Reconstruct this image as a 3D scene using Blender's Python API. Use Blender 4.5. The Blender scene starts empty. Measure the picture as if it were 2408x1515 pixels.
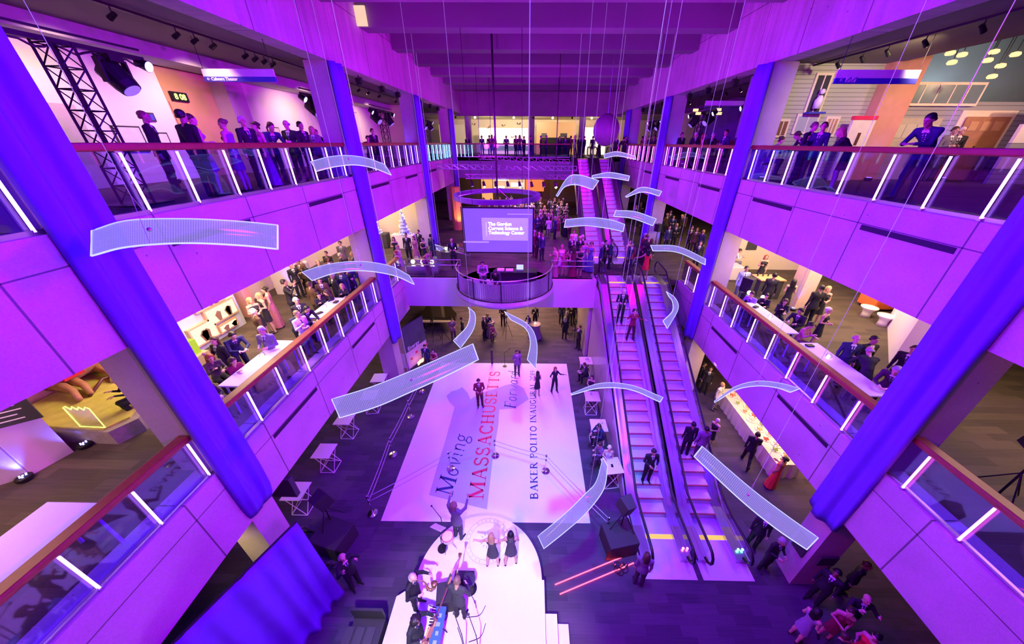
import bpy, math, random
import numpy as np
from mathutils import Vector, Matrix
random.seed(7)
PI = math.pi
SC = bpy.context.scene
# ------------------------------------------------------------------ camera
EYE = Vector((0, 0, 12.0)); FPX = 764.693; CX = 1239.139; CY = 757.5
_p, _y, _r = (math.radians(a) for a in (28.897, 0.746, 0.358))
CF = Vector((-math.sin(_y)*math.cos(_p), math.cos(_y)*math.cos(_p), -math.sin(_p)))
_R0 = Vector((math.cos(_y), math.sin(_y), 0)); _U0 = _R0.cross(CF)
CR = _R0*math.cos(_r) + _U0*math.sin(_r); CU = -_R0*math.sin(_r) + _U0*math.cos(_r)
cam = bpy.data.cameras.new('camera'); camo = bpy.data.objects.new('camera', cam)
SC.collection.objects.link(camo)
camo.matrix_world = Matrix(((CR.x, CU.x, -CF.x, 0), (CR.y, CU.y, -CF.y, 0), (CR.z, CU.z, -CF.z, 12.0), (0, 0, 0, 1)))
cam.sensor_width = 36; cam.lens = FPX/2408*36; cam.shift_x = -(CX-1204)/2408
cam.clip_start = .05; cam.clip_end = 300
SC.camera = camo
def ray(u, v): return CR*((u-CX)/FPX) - CU*((v-CY)/FPX) + CF
def onz(u, v, z):
    d = ray(u, v); return EYE + d*((z-EYE.z)/d.z)
def onx(u, v, x):
    d = ray(u, v); return EYE + d*(x/d.x)
def ony(u, v, y):
    d = ray(u, v); return EYE + d*(y/d.y)
# ------------------------------------------------------------------ world, exposure
W = bpy.data.worlds.new('world'); SC.world = W; W.use_nodes = True
W.node_tree.nodes['Background'].inputs[0].default_value = (.25, .01, .6, 1)
W.node_tree.nodes['Background'].inputs[1].default_value = .12
SC.view_settings.view_transform = 'Standard'; SC.view_settings.look = 'None'
SC.view_settings.gamma = 1; SC.view_settings.use_curve_mapping = False
SC.view_settings.exposure = 0.35
SC.cycles.use_adaptive_sampling = True; SC.cycles.adaptive_threshold = .12
SC.cycles.max_bounces = 4; SC.cycles.diffuse_bounces = 2; SC.cycles.glossy_bounces = 2
SC.cycles.transmission_bounces = 2; SC.cycles.transparent_max_bounces = 9
SC.cycles.sample_clamp_indirect = 4; SC.cycles.caustics_reflective = False; SC.cycles.caustics_refractive = False
# ------------------------------------------------------------------ the house lights and stage rig, plus added fills
def spot(name, loc, to, col, power, ang=70, blend=.7, rad=.15):
    l = bpy.data.lights.new(name, 'SPOT'); l.color = col; l.energy = power
    l.spot_size = math.radians(ang); l.spot_blend = blend; l.shadow_soft_size = rad
    o = bpy.data.objects.new(name, l); SC.collection.objects.link(o); o.location = loc
    o.rotation_euler = (Vector(to)-Vector(loc)).to_track_quat('-Z', 'Y').to_euler(); return o
def area(name, loc, to, col, power, sx, sy):
    l = bpy.data.lights.new(name, 'AREA'); l.color = col; l.energy = power; l.shape = 'RECTANGLE'
    l.size = sx; l.size_y = sy
    o = bpy.data.objects.new(name, l); SC.collection.objects.link(o); o.location = loc
    o.rotation_euler = (Vector(to)-Vector(loc)).to_track_quat('-Z', 'Y').to_euler(); return o
MAG = (.42, .012, 1.0); VIO = (.085, .002, 1.0); BLU = (.05, .03, 1.0); WARM = (1.0, .62, .34); PINK = (.8, .05, .75)
# fill panels added under the roof, out of view, no known fixture
area('roof_fill', (0.5, 3.5, 15.8), (0.5, 6, 0), VIO, 1700, 8, 5)
area('roof_fill', (0.5, 9.5, 15.9), (0.5, 10, 0), VIO, 1500, 8, 3)
# moving heads on the third-floor towers, crossing the void to the opposite balcony faces
for s, yy, xx in ((-1, 7.3, -8.6), (-1, 16.3, -8.6), (-1, 25.2, -8.6), (1, 3.6, 9.6), (1, 16.2, 9.6), (1, 25.2, 9.6)):
    tx = 8.2 if s < 0 else -7.1
    c = (.40, .0, 1.0) if s < 0 else (.60, .0, 1.0)
    spot('balcony_wash', (xx*.80, yy+.2, 12.9), (tx, yy+1.5, 7.6), c, 3500, 125, .9, .3)
spot('balcony_wash', (-5.6, -1.5, 13.2), (8.2, 3.5, 6.5), (.62, .0, .70), 2900, 110, .9, .3)
spot('balcony_wash', (6.6, -1.5, 13.2), (-7.1, 3.5, 6.5), (.46, .001, 1.0), 4000, 110, .9, .3)
# colour on the roof joists and the far plaza
spot('roof_uplight', (-5.5, 12, 11.6), (1, 20, 17), (.55, .001, .95), 1300, 130, .9, .3)
spot('roof_uplight', (6.5, 12, 11.6), (0, 20, 17), (.55, .001, .95), 1300, 130, .9, .3)
spot('roof_uplight', (-5.5, 24, 11.6), (0, 33, 16), (.40, .008, .9), 1000, 130, .9, .3)
spot('roof_uplight', (6.5, 24, 11.6), (0, 33, 16), (.40, .008, .9), 1000, 130, .9, .3)
for x_ in (-4, 1.5, 6.5):
    spot('plaza_wash', (x_, 18.5, 15.0), (x_, 23, 5.4), (.30, .04, 1.0), 1500, 75, .8, .3)
for s_ in (-1, 1): spot('column_fill', (s_*-2, -2, 13.6), (s_*8.6, 14, 12.6), (.8, .0, .85), 900, 34, .9, .2)  # fills added from behind the camera to turn the column faces magenta
spot('bridge_wash', (0.5, 10, 13.0), (0, 17, 4.6), (.75, .03, 1.0), 2400, 60, .8, .3)
spot('mat_fill', (1.5, 5, 15.5), (0.9, 8.3, 0), (.0, .75, .8), 4300, 38, 1.0, .3)  # fills added to brighten and tint the mat, from no known lamp
spot('mat_fill', (-1, 7, 15.5), (-1.8, 12, 0), (.25, .22, .9), 900, 50, 1.0, .3)
spot('mat_fill', (-3, 20, 14.5), (-1.5, 14, 0), (1.0, .45, .75), 1000, 36, .8, .3)
# key light on the band stage
spot('stage_key', (-1.0, -1.2, 10.6), (-1.6, 2.4, .6), (1.0, .95, .92), 4200, 40, .5, .12)
spot('escalator_wash', (5.2, 6, 15.3), (5.2, 10, 2.0), (.30, .07, 1.0), 3300, 60, .8, .3)
# ------------------------------------------------------------------ mesh builder
class MB:
    def __init__(s): s.v = []; s.f = []; s.m = []; s.k = 0
    def add(s, vs, fs):
        n = len(s.v); s.v += [tuple(p) for p in vs]; s.f += [tuple(n+i for i in f) for f in fs]; s.m += [s.k]*len(fs); return s
    def box(s, x0, x1, y0, y1, z0, z1):
        return s.add([(x, y, z) for z in (z0, z1) for y in (y0, y1) for x in (x0, x1)],
                     [(0, 2, 3, 1), (4, 5, 7, 6), (0, 1, 5, 4), (2, 6, 7, 3), (0, 4, 6, 2), (1, 3, 7, 5)])
    def obox(s, c, ax, ay, az):
        c, ax, ay, az = Vector(c), Vector(ax), Vector(ay), Vector(az)
        return s.add([c+ax*i+ay*j+az*k for k in (-1, 1) for j in (-1, 1) for i in (-1, 1)],
                     [(0, 2, 3, 1), (4, 5, 7, 6), (0, 1, 5, 4), (2, 6, 7, 3), (0, 4, 6, 2), (1, 3, 7, 5)])
    def rbox(s, c, hx, hy, hz, a=0, tilt=0):
        R = Matrix.Rotation(math.radians(a), 3, 'Z') @ Matrix.Rotation(math.radians(tilt), 3, 'X')
        return s.obox(c, R @ Vector((hx, 0, 0)), R @ Vector((0, hy, 0)), R @ Vector((0, 0, hz)))
    def cyl(s, p, q, r0, r1=None, n=12, cap=True):
        r1 = r0 if r1 is None else r1
        p, q = Vector(p), Vector(q); d = (q-p).normalized()
        a = d.orthogonal().normalized(); b = d.cross(a)
        vs = [c+(a*math.cos(2*PI*i/n)+b*math.sin(2*PI*i/n))*r for c, r in ((p, r0), (q, r1)) for i in range(n)]
        fs = [(i, (i+1) % n, n+(i+1) % n, n+i) for i in range(n)]
        if cap: fs += [tuple(range(n-1, -1, -1)), tuple(range(n, 2*n))]
        return s.add(vs, fs)
    def tube(s, pts, r, n=8, closed=False):
        pts = [Vector(p) for p in pts]; m = len(pts); up = None; vs = []
        for i, p in enumerate(pts):
            a = pts[i-1] if (i or closed) else p; b = pts[(i+1) % m] if (i < m-1 or closed) else p
            d = (b-a).normalized()
            up = d.orthogonal().normalized() if up is None else (up-d*up.dot(d)).normalized()
            w = d.cross(up); rr = r[i] if isinstance(r, (list, tuple)) else r
            vs += [p+(up*math.cos(2*PI*k/n)+w*math.sin(2*PI*k/n))*rr for k in range(n)]
        fs = [(i*n+k, i*n+(k+1) % n, ((i+1) % m)*n+(k+1) % n, ((i+1) % m)*n+k) for i in range(m if closed else m-1) for k in range(n)]
        if not closed: fs += [tuple(range(n-1, -1, -1)), tuple(range((m-1)*n, m*n))]
        return s.add(vs, fs)
    def lathe(s, prof, c=(0, 0, 0), n=24, cap=True):
        c = Vector(c)
        vs = [c+Vector((r*math.cos(2*PI*k/n), r*math.sin(2*PI*k/n), z)) for r, z in prof for k in range(n)]
        m = len(prof)
        fs = [(i*n+k, i*n+(k+1) % n, (i+1)*n+(k+1) % n, (i+1)*n+k) for i in range(m-1) for k in range(n)]
        if cap and prof[0][0] > 1e-4: fs.append(tuple(range(n-1, -1, -1)))
        if cap and prof[-1][0] > 1e-4: fs.append(tuple(range((m-1)*n, m*n)))
        return s.add(vs, fs)
    def ball(s, c, r, n=12, sz=1.0):
        return s.lathe([(r*math.sin(PI*i/8)+1e-5, -r*sz*math.cos(PI*i/8)) for i in range(9)], c, n)
    def prism(s, poly, z0, z1):
        n = len(poly)
        A = sum(poly[i][0]*poly[(i+1) % n][1]-poly[(i+1) % n][0]*poly[i][1] for i in range(n))
        if A < 0: poly = poly[::-1]
        return s.add([(x, y, z) for z in (z0, z1) for x, y in poly],
                     [(i, (i+1) % n, n+(i+1) % n, n+i) for i in range(n)]+[tuple(range(n-1, -1, -1)), tuple(range(n, 2*n))])
    def build(s, name, mats, parent=None, smooth=False, world=True, bevel=0):
        me = bpy.data.meshes.new(name); o = Vector((0, 0, 0))
        if parent is not None and world:
            q = parent
            while q is not None: o = o+q.location; q = q.parent
        me.from_pydata([(x-o.x, y-o.y, z-o.z) for x, y, z in s.v], [], s.f)
        if not isinstance(mats, (list, tuple)): mats = [mats]
        for m in mats: me.materials.append(m)
        if len(mats) > 1: me.polygons.foreach_set('material_index', s.m)
        if smooth: me.polygons.foreach_set('use_smooth', [True]*len(me.polygons))
        ob = bpy.data.objects.new(name, me); SC.collection.objects.link(ob)
        if parent is not None: ob.parent = parent
        if bevel:
            b = ob.modifiers.new('bevel', 'BEVEL'); b.width = bevel; b.segments = 2; b.limit_method = 'ANGLE'
        if smooth == 'auto':
            pass
        return ob
def tag(o, label=None, cat=None, group=None, kind=None):
    if label: o['label'] = label
    if cat: o['category'] = cat
    if group: o['group'] = group
    if kind: o['kind'] = kind
    return o
def thing(name, label, cat, loc=(0, 0, 0), group=None, rotz=0):
    o = bpy.data.objects.new(name, None); o.empty_display_size = .1; SC.collection.objects.link(o); o.location = loc
    o.rotation_euler = (0, 0, math.radians(rotz))
    return tag(o, label, cat, group)
def struct(name, mb, m, parent=None, **k):
    o = mb.build(name, m, parent, **k)
    if parent is None: o['kind'] = 'structure'
    return o
def copy_tree(o, parent=None):
    c = o.copy(); SC.collection.objects.link(c); c.parent = parent
    for ch in o.children: copy_tree(ch, c)
    return c
# ------------------------------------------------------------------ materials
def nt(name):
    m = bpy.data.materials.new(name); m.use_nodes = True; t = m.node_tree
    b = t.nodes['Principled BSDF']; return m, t, b
def NN(t, typ, **k):
    n = t.nodes.new(typ)
    for a, v in k.items():
        if a.startswith('i_'):
            key = a[2:]; n.inputs[int(key) if key.isdigit() else key].default_value = v
        else: setattr(n, a, v)
    return n
MC = {}
def mat(name, c, rough=.6, metal=0, em=0, emc=None, var=.12, scale=6, bump=0, spec=.5, alpha=1):
    if name in MC: return MC[name]
    m, t, b = nt(name)
    tc = NN(t, 'ShaderNodeTexCoord'); nz = NN(t, 'ShaderNodeTexNoise'); nz.inputs['Scale'].default_value = scale
    nz.inputs['Detail'].default_value = 3
    t.links.new(tc.outputs['Object'], nz.inputs['Vector'])
    mx = NN(t, 'ShaderNodeMix', data_type='RGBA'); mx.inputs[6].default_value = (*[x*(1-var) for x in c], 1)
    mx.inputs[7].default_value = (*[min(1, x*(1+var)) for x in c], 1)
    t.links.new(nz.outputs['Fac'], mx.inputs[0]); t.links.new(mx.outputs[2], b.inputs['Base Color'])
    b.inputs['Roughness'].default_value = rough; b.inputs['Metallic'].default_value = metal
    b.inputs['Specular IOR Level'].default_value = spec
    if em:
        b.inputs['Emission Color'].default_value = (*(emc or c), 1); b.inputs['Emission Strength'].default_value = em
    if bump:
        bp = NN(t, 'ShaderNodeBump'); bp.inputs['Strength'].default_value = bump; bp.inputs['Distance'].default_value = .01
        t.links.new(nz.outputs['Fac'], bp.inputs['Height']); t.links.new(bp.outputs[0], b.inputs['Normal'])
    MC[name] = m; return m
def math_(t, op, a, b=None, c=None):
    n = NN(t, 'ShaderNodeMath', operation=op)
    for i, x in enumerate((a, b, c)):
        if x is None: continue
        if isinstance(x, (int, float)): n.inputs[i].default_value = x
        else: t.links.new(x, n.inputs[i])
    return n.outputs[0]
def concrete(name, c=(.64, .52, .57), hz=(), joints=True, boards=False):
    m, t, b = nt(name); tc = NN(t, 'ShaderNodeTexCoord'); sp = NN(t, 'ShaderNodeSeparateXYZ')
    t.links.new(tc.outputs['Object'], sp.inputs[0]); Y, Z, X = sp.outputs[1], sp.outputs[2], sp.outputs[0]
    n1 = NN(t, 'ShaderNodeTexNoise'); n1.inputs['Scale'].default_value = .9; n1.inputs['Detail'].default_value = 6; t.links.new(tc.outputs['Object'], n1.inputs[0])
    n2 = NN(t, 'ShaderNodeTexNoise'); n2.inputs['Scale'].default_value = 26; n2.inputs['Detail'].default_value = 4; t.links.new(tc.outputs['Object'], n2.inputs[0])
    r = math_(t, 'MULTIPLY_ADD', n1.outputs[0], .5, .62); r2 = math_(t, 'MULTIPLY_ADD', n2.outputs[0], .3, .8); f = math_(t, 'MULTIPLY', r, r2)
    vo = NN(t, 'ShaderNodeTexVoronoi'); vo.inputs['Scale'].default_value = 2.1; t.links.new(tc.outputs['Object'], vo.inputs[0])
    f = math_(t, 'MULTIPLY', f, math_(t, 'MULTIPLY_ADD', math_(t, 'GREATER_THAN', vo.outputs['Distance'], .045), .6, .4))
    v3 = NN(t, 'ShaderNodeTexVoronoi'); v3.inputs['Scale'].default_value = 17; t.links.new(tc.outputs['Object'], v3.inputs[0])
    f = math_(t, 'MULTIPLY', f, math_(t, 'MULTIPLY_ADD', math_(t, 'GREATER_THAN', v3.outputs['Distance'], .10), .3, .7))
    if joints:
        d = math_(t, 'PINGPONG', math_(t, 'SUBTRACT', Y, 3.93), 1.125)   # distance to a joint every 2.25 m
        f = math_(t, 'MULTIPLY', f, math_(t, 'MULTIPLY_ADD', math_(t, 'GREATER_THAN', d, .016), .7, .3))
    for h in hz:
        d = math_(t, 'ABSOLUTE', math_(t, 'SUBTRACT', Z, h))
        f = math_(t, 'MULTIPLY', f, math_(t, 'MULTIPLY_ADD', math_(t, 'GREATER_THAN', d, .013), .7, .3))
    if boards:
        cb = NN(t, 'ShaderNodeCombineXYZ'); t.links.new(math_(t, 'MULTIPLY', Y, 5.0), cb.inputs[0]); t.links.new(math_(t, 'MULTIPLY', Z, .15), cb.inputs[1])
        nb = NN(t, 'ShaderNodeTexNoise'); nb.inputs['Scale'].default_value = 1; t.links.new(cb.outputs[0], nb.inputs[0])
        f = math_(t, 'MULTIPLY', f, math_(t, 'MULTIPLY_ADD', nb.outputs[0], .8, .6))
    mx = NN(t, 'ShaderNodeMix', data_type='RGBA'); mx.inputs[6].default_value = (0, 0, 0, 1); mx.inputs[7].default_value = (*c, 1)
    t.links.new(f, mx.inputs[0]); t.links.new(mx.outputs[2], b.inputs['Base Color']); b.inputs['Roughness'].default_value = .8
    bp = NN(t, 'ShaderNodeBump'); bp.inputs['Strength'].default_value = .4; bp.inputs['Distance'].default_value = .02
    t.links.new(f, bp.inputs['Height']); t.links.new(bp.outputs[0], b.inputs['Normal']); return m
def planks(name, c1, c2, sx=.35, sy=9.0, rough=.75, rows=True):
    m, t, b = nt(name); tc = NN(t, 'ShaderNodeTexCoord'); sp = NN(t, 'ShaderNodeSeparateXYZ'); t.links.new(tc.outputs['Object'], sp.inputs[0])
    row = math_(t, 'FLOOR', math_(t, 'DIVIDE', sp.outputs[1], .25))
    off = math_(t, 'FRACT', math_(t, 'MULTIPLY', row, .377))
    col = math_(t, 'FLOOR', math_(t, 'ADD', math_(t, 'DIVIDE', sp.outputs[0], 1.0), off))
    cb = NN(t, 'ShaderNodeCombineXYZ'); t.links.new(row, cb.inputs[0]); t.links.new(col, cb.inputs[1])
    wn = NN(t, 'ShaderNodeTexWhiteNoise', noise_dimensions='2D'); t.links.new(cb.outputs[0], wn.inputs[0])
    c2b = NN(t, 'ShaderNodeCombineXYZ'); t.links.new(math_(t, 'MULTIPLY', sp.outputs[0], sx*2), c2b.inputs[0]); t.links.new(math_(t, 'MULTIPLY', sp.outputs[1], sy*3), c2b.inputs[1])
    nz = NN(t, 'ShaderNodeTexNoise'); nz.inputs['Scale'].default_value = 1.5; nz.inputs['Detail'].default_value = 5; t.links.new(c2b.outputs[0], nz.inputs[0])
    f = math_(t, 'ADD', math_(t, 'MULTIPLY', wn.outputs[0], .45), math_(t, 'MULTIPLY', nz.outputs[0], .75))
    f = math_(t, 'SUBTRACT', f, .12)
    mx = NN(t, 'ShaderNodeMix', data_type='RGBA'); mx.inputs[6].default_value = (*c1, 1); mx.inputs[7].default_value = (*c2, 1)
    t.links.new(f, mx.inputs[0]); t.links.new(mx.outputs[2], b.inputs['Base Color']); b.inputs['Roughness'].default_value = rough
    return m
def glassy(name, tint, gloss=.12, rough=.03):
    m, t, b = nt(name); t.nodes.remove(b); out = t.nodes['Material Output']
    tr = NN(t, 'ShaderNodeBsdfTransparent'); tr.inputs[0].default_value = (*tint, 1)
    gl = NN(t, 'ShaderNodeBsdfGlossy'); gl.inputs['Roughness'].default_value = rough; gl.inputs[0].default_value = (1, 1, 1, 1)
    fr = NN(t, 'ShaderNodeLayerWeight'); fr.inputs[0].default_value = .5
    f = math_(t, 'MULTIPLY_ADD', math_(t, 'POWER', fr.outputs['Facing'], 4.0), .5, gloss)
    mx = NN(t, 'ShaderNodeMixShader'); t.links.new(f, mx.inputs[0]); t.links.new(tr.outputs[0], mx.inputs[1]); t.links.new(gl.outputs[0], mx.inputs[2])
    t.links.new(mx.outputs[0], out.inputs[0]); return m
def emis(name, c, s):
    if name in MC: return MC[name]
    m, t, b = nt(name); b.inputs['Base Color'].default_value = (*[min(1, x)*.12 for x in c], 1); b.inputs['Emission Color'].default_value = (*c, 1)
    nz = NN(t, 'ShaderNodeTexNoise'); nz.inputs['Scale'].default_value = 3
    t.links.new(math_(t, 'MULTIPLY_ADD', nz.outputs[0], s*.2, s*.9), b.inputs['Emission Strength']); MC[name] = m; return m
CONC3 = concrete('fascia_concrete_upper', hz=(10.30,)); CONC2 = concrete('fascia_concrete_lower', hz=(4.87,))
CONC = concrete('plain_concrete', joints=False); CONCB = concrete('board_marked_concrete', hz=(16.3,), boards=True)
CARPET = planks('carpet_planks', (.030, .023, .020), (.125, .090, .066))
CARPETG = planks('ground_carpet_planks', (.028, .018, .040), (.105, .062, .125))
PARQ = planks('carpet_planks_pale', (.09, .07, .06), (.30, .23, .17))
WHITE = mat('white_paint', (.80, .76, .72), .7, var=.03, scale=1)
CREAM = mat('cream_paint', (.75, .66, .50), .7, var=.04, scale=1)
DARKCEIL = mat('dark_ceiling_panel', (.20, .17, .16), .8, var=.08, scale=2)
ROOFM = mat('painted_roof', (.22, .18, .22), .7, var=.08, scale=1)
WOOD = mat('handrail_wood', (.26, .055, .030), .35, var=.3, scale=9)
BLACK = mat('black_metal', (.012, .012, .014), .45, .3)
DGREY = mat('dark_grey', (.05, .05, .055), .6)
STEEL = mat('brushed_steel', (.62, .62, .66), .28, 1, var=.05, scale=30)
DRAPE = mat('blue_drape_cloth', (.16, .045, .62), .85, var=.12, scale=2)
WHT = mat('white_lacquer', (.85, .84, .85), .4, var=.02)
CLOTH = mat('white_tablecloth', (.72, .68, .66), .85, var=.06, scale=5)
GLASS = glassy('railing_glass', (.66, .48, .98), .05)  # violet tint stands for the tubes' glow in the glass
CLEAR = glassy('clear_glass', (.95, .93, .99), .05)
RUBBER = mat('black_rubber', (.015, .014, .02), .35)
LEDW = emis('led_tube_white_violet', (.50, .19, 1.0), 5.2)
LEDP = emis('led_tube_pink', (1.0, .13, .85), 6.5)
LEDC = emis('led_tube_cyan', (.3, .8, 1.0), 4.0)
# ================================================================== structure
XL, XR = -7.1, 8.13         # faces of the left and right balconies
L2, L3 = 5.38, 10.78        # floor levels of the two galleries
COLY = [(-4.0, -3.3), (4.76, 5.46), (14.0, 14.7), (23.05, 23.75), (32.1, 32.8)]
COLR = [(-4.0, -3.3), (5.06, 5.72), (14.0, 14.7), (23.05, 23.75), (32.1, 32.8)]
struct('floor', MB().box(-16, 24, -6, 48, -.3, 0), CARPETG)
# gallery slabs (left and right wings, far plaza, bridge)
struct('floor_second_left', MB().box(-17, XL-.55, -6, 17, L2-.3, L2), CARPET)
struct('floor_second_right', MB().box(XR+.55, 24, -6, 17, L2-.3, L2), CARPET)
m = MB().box(-17, 3.42, 17.0, 48, L2-.3, L2); m.box(3.42, 7.75, 17.9, 48, L2-.3, L2); m.box(7.75, 24, 17.0, 48, L2-.3, L2)
struct('floor_second_plaza', m, CARPET)
struct('floor_third_left', MB().box(-13.5, XL-.55, -6, 33.9, L3-.3, L3), CARPET)
struct('floor_third_right', MB().box(XR+.55, 26, -6, 33.9, L3-.3, L3), CARPET)
struct('floor_third_far', MB().box(-13.5, 26, 33.9, 48, L3-.3, L3), CARPET)
def fascia(side, lvl, y0, y1, m):
    x0, x1 = (XL-.55, XL) if side < 0 else (XR, XR+.55)
    b = MB().box(x0, x1, y0, y1, lvl-1.98 if lvl > 8 else lvl-1.95, lvl)
    return b
w = struct('wall_left_upper_balcony', fascia(-1, L3, -6, 33.9, 0), CONC3)
w2 = struct('wall_right_upper_balcony', fascia(1, L3, -6, 33.9, 0), CONC3)
w3 = struct('wall_left_lower_balcony', fascia(-1, L2, -6, 17.0, 0), CONC2)
w4 = struct('wall_right_lower_balcony', fascia(1, L2, -6, 17.0, 0), CONC2)
SLOT = mat('air_slot_shade', (.03, .02, .04), .9)  # raised strip, the shade of a recessed slot put into its colour
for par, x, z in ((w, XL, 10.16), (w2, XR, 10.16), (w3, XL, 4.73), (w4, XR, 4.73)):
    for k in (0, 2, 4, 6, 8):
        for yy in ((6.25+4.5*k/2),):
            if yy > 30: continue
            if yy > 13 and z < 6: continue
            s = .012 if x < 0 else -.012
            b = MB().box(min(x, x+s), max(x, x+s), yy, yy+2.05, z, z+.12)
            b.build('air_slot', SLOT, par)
# roof: long edge beams, cross joists, deck, far header
struct('wall_left_roof_beam', MB().box(XL-.65, XL, -6, 38, 14.45, 18.2), CONCB)
struct('wall_right_roof_beam', MB().box(XR, XR+.65, -6, 38, 14.45, 18.2), CONCB)
for k in range(11):
    y0 = 3.1+3.52*k
    if y0 > 37.5: break
    b = MB().box(XL, XR, y0, y0+.82, 16.05, 18.0)
    struct('trim_%d' % (k+1), b, ROOFM)
struct('ceiling', MB().box(XL-.65, XR+.65, -6, 38, 18.0, 18.3), ROOFM)
hd = MB().box(XL-.65, XR+.65, 38, 38.7, 14.3, 18.2)
struct('wall_far_header', hd, CONCB)
struct('ceiling_third_left', MB().box(-14, XL-.65, -6, 38, 14.5, 14.8), DARKCEIL)
struct('ceiling_third_right', MB().box(XR+.65, 12.6, -6, 38, 14.5, 14.8), DARKCEIL)
struct('ceiling_third_right_deep', MB().box(12.6, 26, -6, 38, 15.9, 16.2), DGREY)
struct('ceiling_third_far', MB().box(-14, 26, 38.7, 48, 14.5, 14.8), CREAM)
# dropped service soffit over the left gallery
struct('ceiling_third_left_soffit', MB().box(-12.3, -11.2, -6, 33, 14.15, 14.5), mat('soffit_grey', (.45, .43, .48), .7))
# columns, ground to roof beam
ci = 0
for i_ in range(5):
    for s in (-1, 1):
        y0, y1 = (COLY if s < 0 else COLR)[i_]
        x0, x1 = ((-7.95, XL-.03) if s < 0 else (XR+.03, 8.98))
        tag(MB().box(x0, x1, y0, y1, 0, 14.45).build('concrete_column', CONC), None, None, None, 'structure')
# gallery back walls
struct('wall_left_third_back', MB().box(-12.6, -12.4, -6, 13.05, L3, 14.5), WHITE)
struct('wall_left_third_timber', MB().box(-12.75, -12.6, 13.05, 15.3, L3, 14.5), mat('orange_timber_panel', (.62, .36, .20), .5, var=.12, scale=2))
struct('wall_left_third_pier', MB().box(-12.8, -12.0, 15.3, 16.2, L3, 14.5), CONC)
struct('wall_left_third_back_far', MB().box(-12.6, -12.4, 16.2, 30, L3, 14.5), WHITE)
struct('wall_left_third_end', MB().box(-12.6, -9.6, 30, 30.2, L3, 14.5), CREAM)
struct('wall_left_second_back', MB().box(-11.95, -11.78, 8.45, 11.6, L2, L3-.3), mat('pale_blue_paint', (.55, .62, .66), .7, var=.04))
struct('wall_left_second_far', MB().box(-16, -8.2, 23.9, 24.1, L2, L3-.3), CREAM)
struct('wall_left_second_inner', MB().box(-13.4, -13.2, 11.6, 24, L2, L3-.3), CREAM)
struct('wall_left_second_jog', MB().box(-13.4, -11.95, 11.5, 11.7, L2, L3-.3), mat('pale_blue_paint', (.55, .62, .66), .7))
struct('wall_far', MB().box(-14, 26, 47.8, 48, L3, 14.5), CREAM)
struct('wall_far_plaza', MB().box(-14, 24, 44, 44.3, L2, L3-.3), mat('dark_exhibit_wall', (.10, .08, .08), .8))
struct('wall_ground_far', MB().box(-16, 24, 34, 34.3, 0, L2-.3), CREAM)
struct('wall_ground_left', MB().box(-13.2, -13.0, 3, 34, 0, L2-.3), mat('olive_wall', (.40, .36, .26), .8))
struct('wall_ground_right', MB().box(16, 16.2, -6, 34, 0, L2-.3), mat('dark_brown_wall', (.14, .10, .08), .8))
struct('wall_near', MB().box(-17, 26, -6.2, -6, 0, 18.3), DGREY)
# right gallery, third floor: the clapboard village facade at Y 14.3
def siding(name, c, pitch=.13):
    m, t, b = nt(name); tc = NN(t, 'ShaderNodeTexCoord'); sp = NN(t, 'ShaderNodeSeparateXYZ'); t.links.new(tc.outputs['Object'], sp.inputs[0])
    f = math_(t, 'FRACT', math_(t, 'DIVIDE', sp.outputs[2], pitch))
    g = math_(t, 'MULTIPLY_ADD', math_(t, 'GREATER_THAN', f, .14), .5, .5)
    mx = NN(t, 'ShaderNodeMix', data_type='RGBA'); mx.inputs[6].default_value = (0, 0, 0, 1); mx.inputs[7].default_value = (*c, 1)
    t.links.new(g, mx.inputs[0]); t.links.new(mx.outputs[2], b.inputs['Base Color']); b.inputs['Roughness'].default_value = .7
    bp = NN(t, 'ShaderNodeBump'); bp.inputs['Distance'].default_value = .03; t.links.new(f, bp.inputs['Height']); t.links.new(bp.outputs[0], b.inputs['Normal']); return m
SID = siding('grey_green_clapboard', (.52, .54, .44)); SID2 = siding('blue_grey_clapboard', (.36, .38, .42), .16)
struct('wall_right_third_clapboard', MB().box(9.2, 12.4, 14.6, 14.8, L3, 14.5), SID)
struct('wall_right_third_timber_pier', MB().box(12.4, 13.5, 14.2, 14.9, L3, 15.9), mat('rosy_timber', (.62, .30, .20), .5, var=.15, scale=3))
struct('wall_right_third_village', MB().box(13.5, 24, 14.6, 14.8, L3, 13.4), SID2)
struct('wall_right_third_sky', MB().box(9.2, 26, 17.0, 17.2, L3, 15.9), mat('painted_sky_backdrop', (.22, .30, .34), .8, var=.35, scale=.5))
struct('wall_right_third_end', MB().box(25.5, 25.7, -6, 17, L3, 15.9), DGREY)
struct('wall_right_third_back', MB().box(14.5, 14.7, 17.2, 38, L3, 14.5), CREAM)
# right gallery, second floor
struct('wall_right_second_far', MB().box(11.2, 16.5, 18.9, 19.1, L2, L3-.3), CREAM)
struct('wall_right_second_pier', MB().box(12.1, 12.7, 13.6, 14.3, L2, L3-.3), mat('pink_concrete', (.62, .45, .36), .8))
struct('wall_right_second_wedge', MB().prism([(12.35, 9.3), (15.4, 12.6), (17.0, 11.2), (13.95, 7.9)], L2, L3-.3), WHITE)
struct('wall_right_second_back', MB().box(22, 22.2, -6, 34, L2, L3-.3), DGREY)
# left gallery, second floor, near bay: pale pier and exhibit corner
struct('wall_left_second_pier', MB().prism([(-11.2, 4.55), (-11.3, 5.0), (-13.2, 5.0), (-13.2, 3.6), (-12.6, 3.6)], L2, L3-.3), CONC)
struct('wall_left_second_return', MB().prism([(-11.18, 4.58), (-11.02, 5.20), (-11.5, 5.42), (-14.1, 5.42), (-13.2, 4.6)], L2, L3-.3), CREAM)
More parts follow.
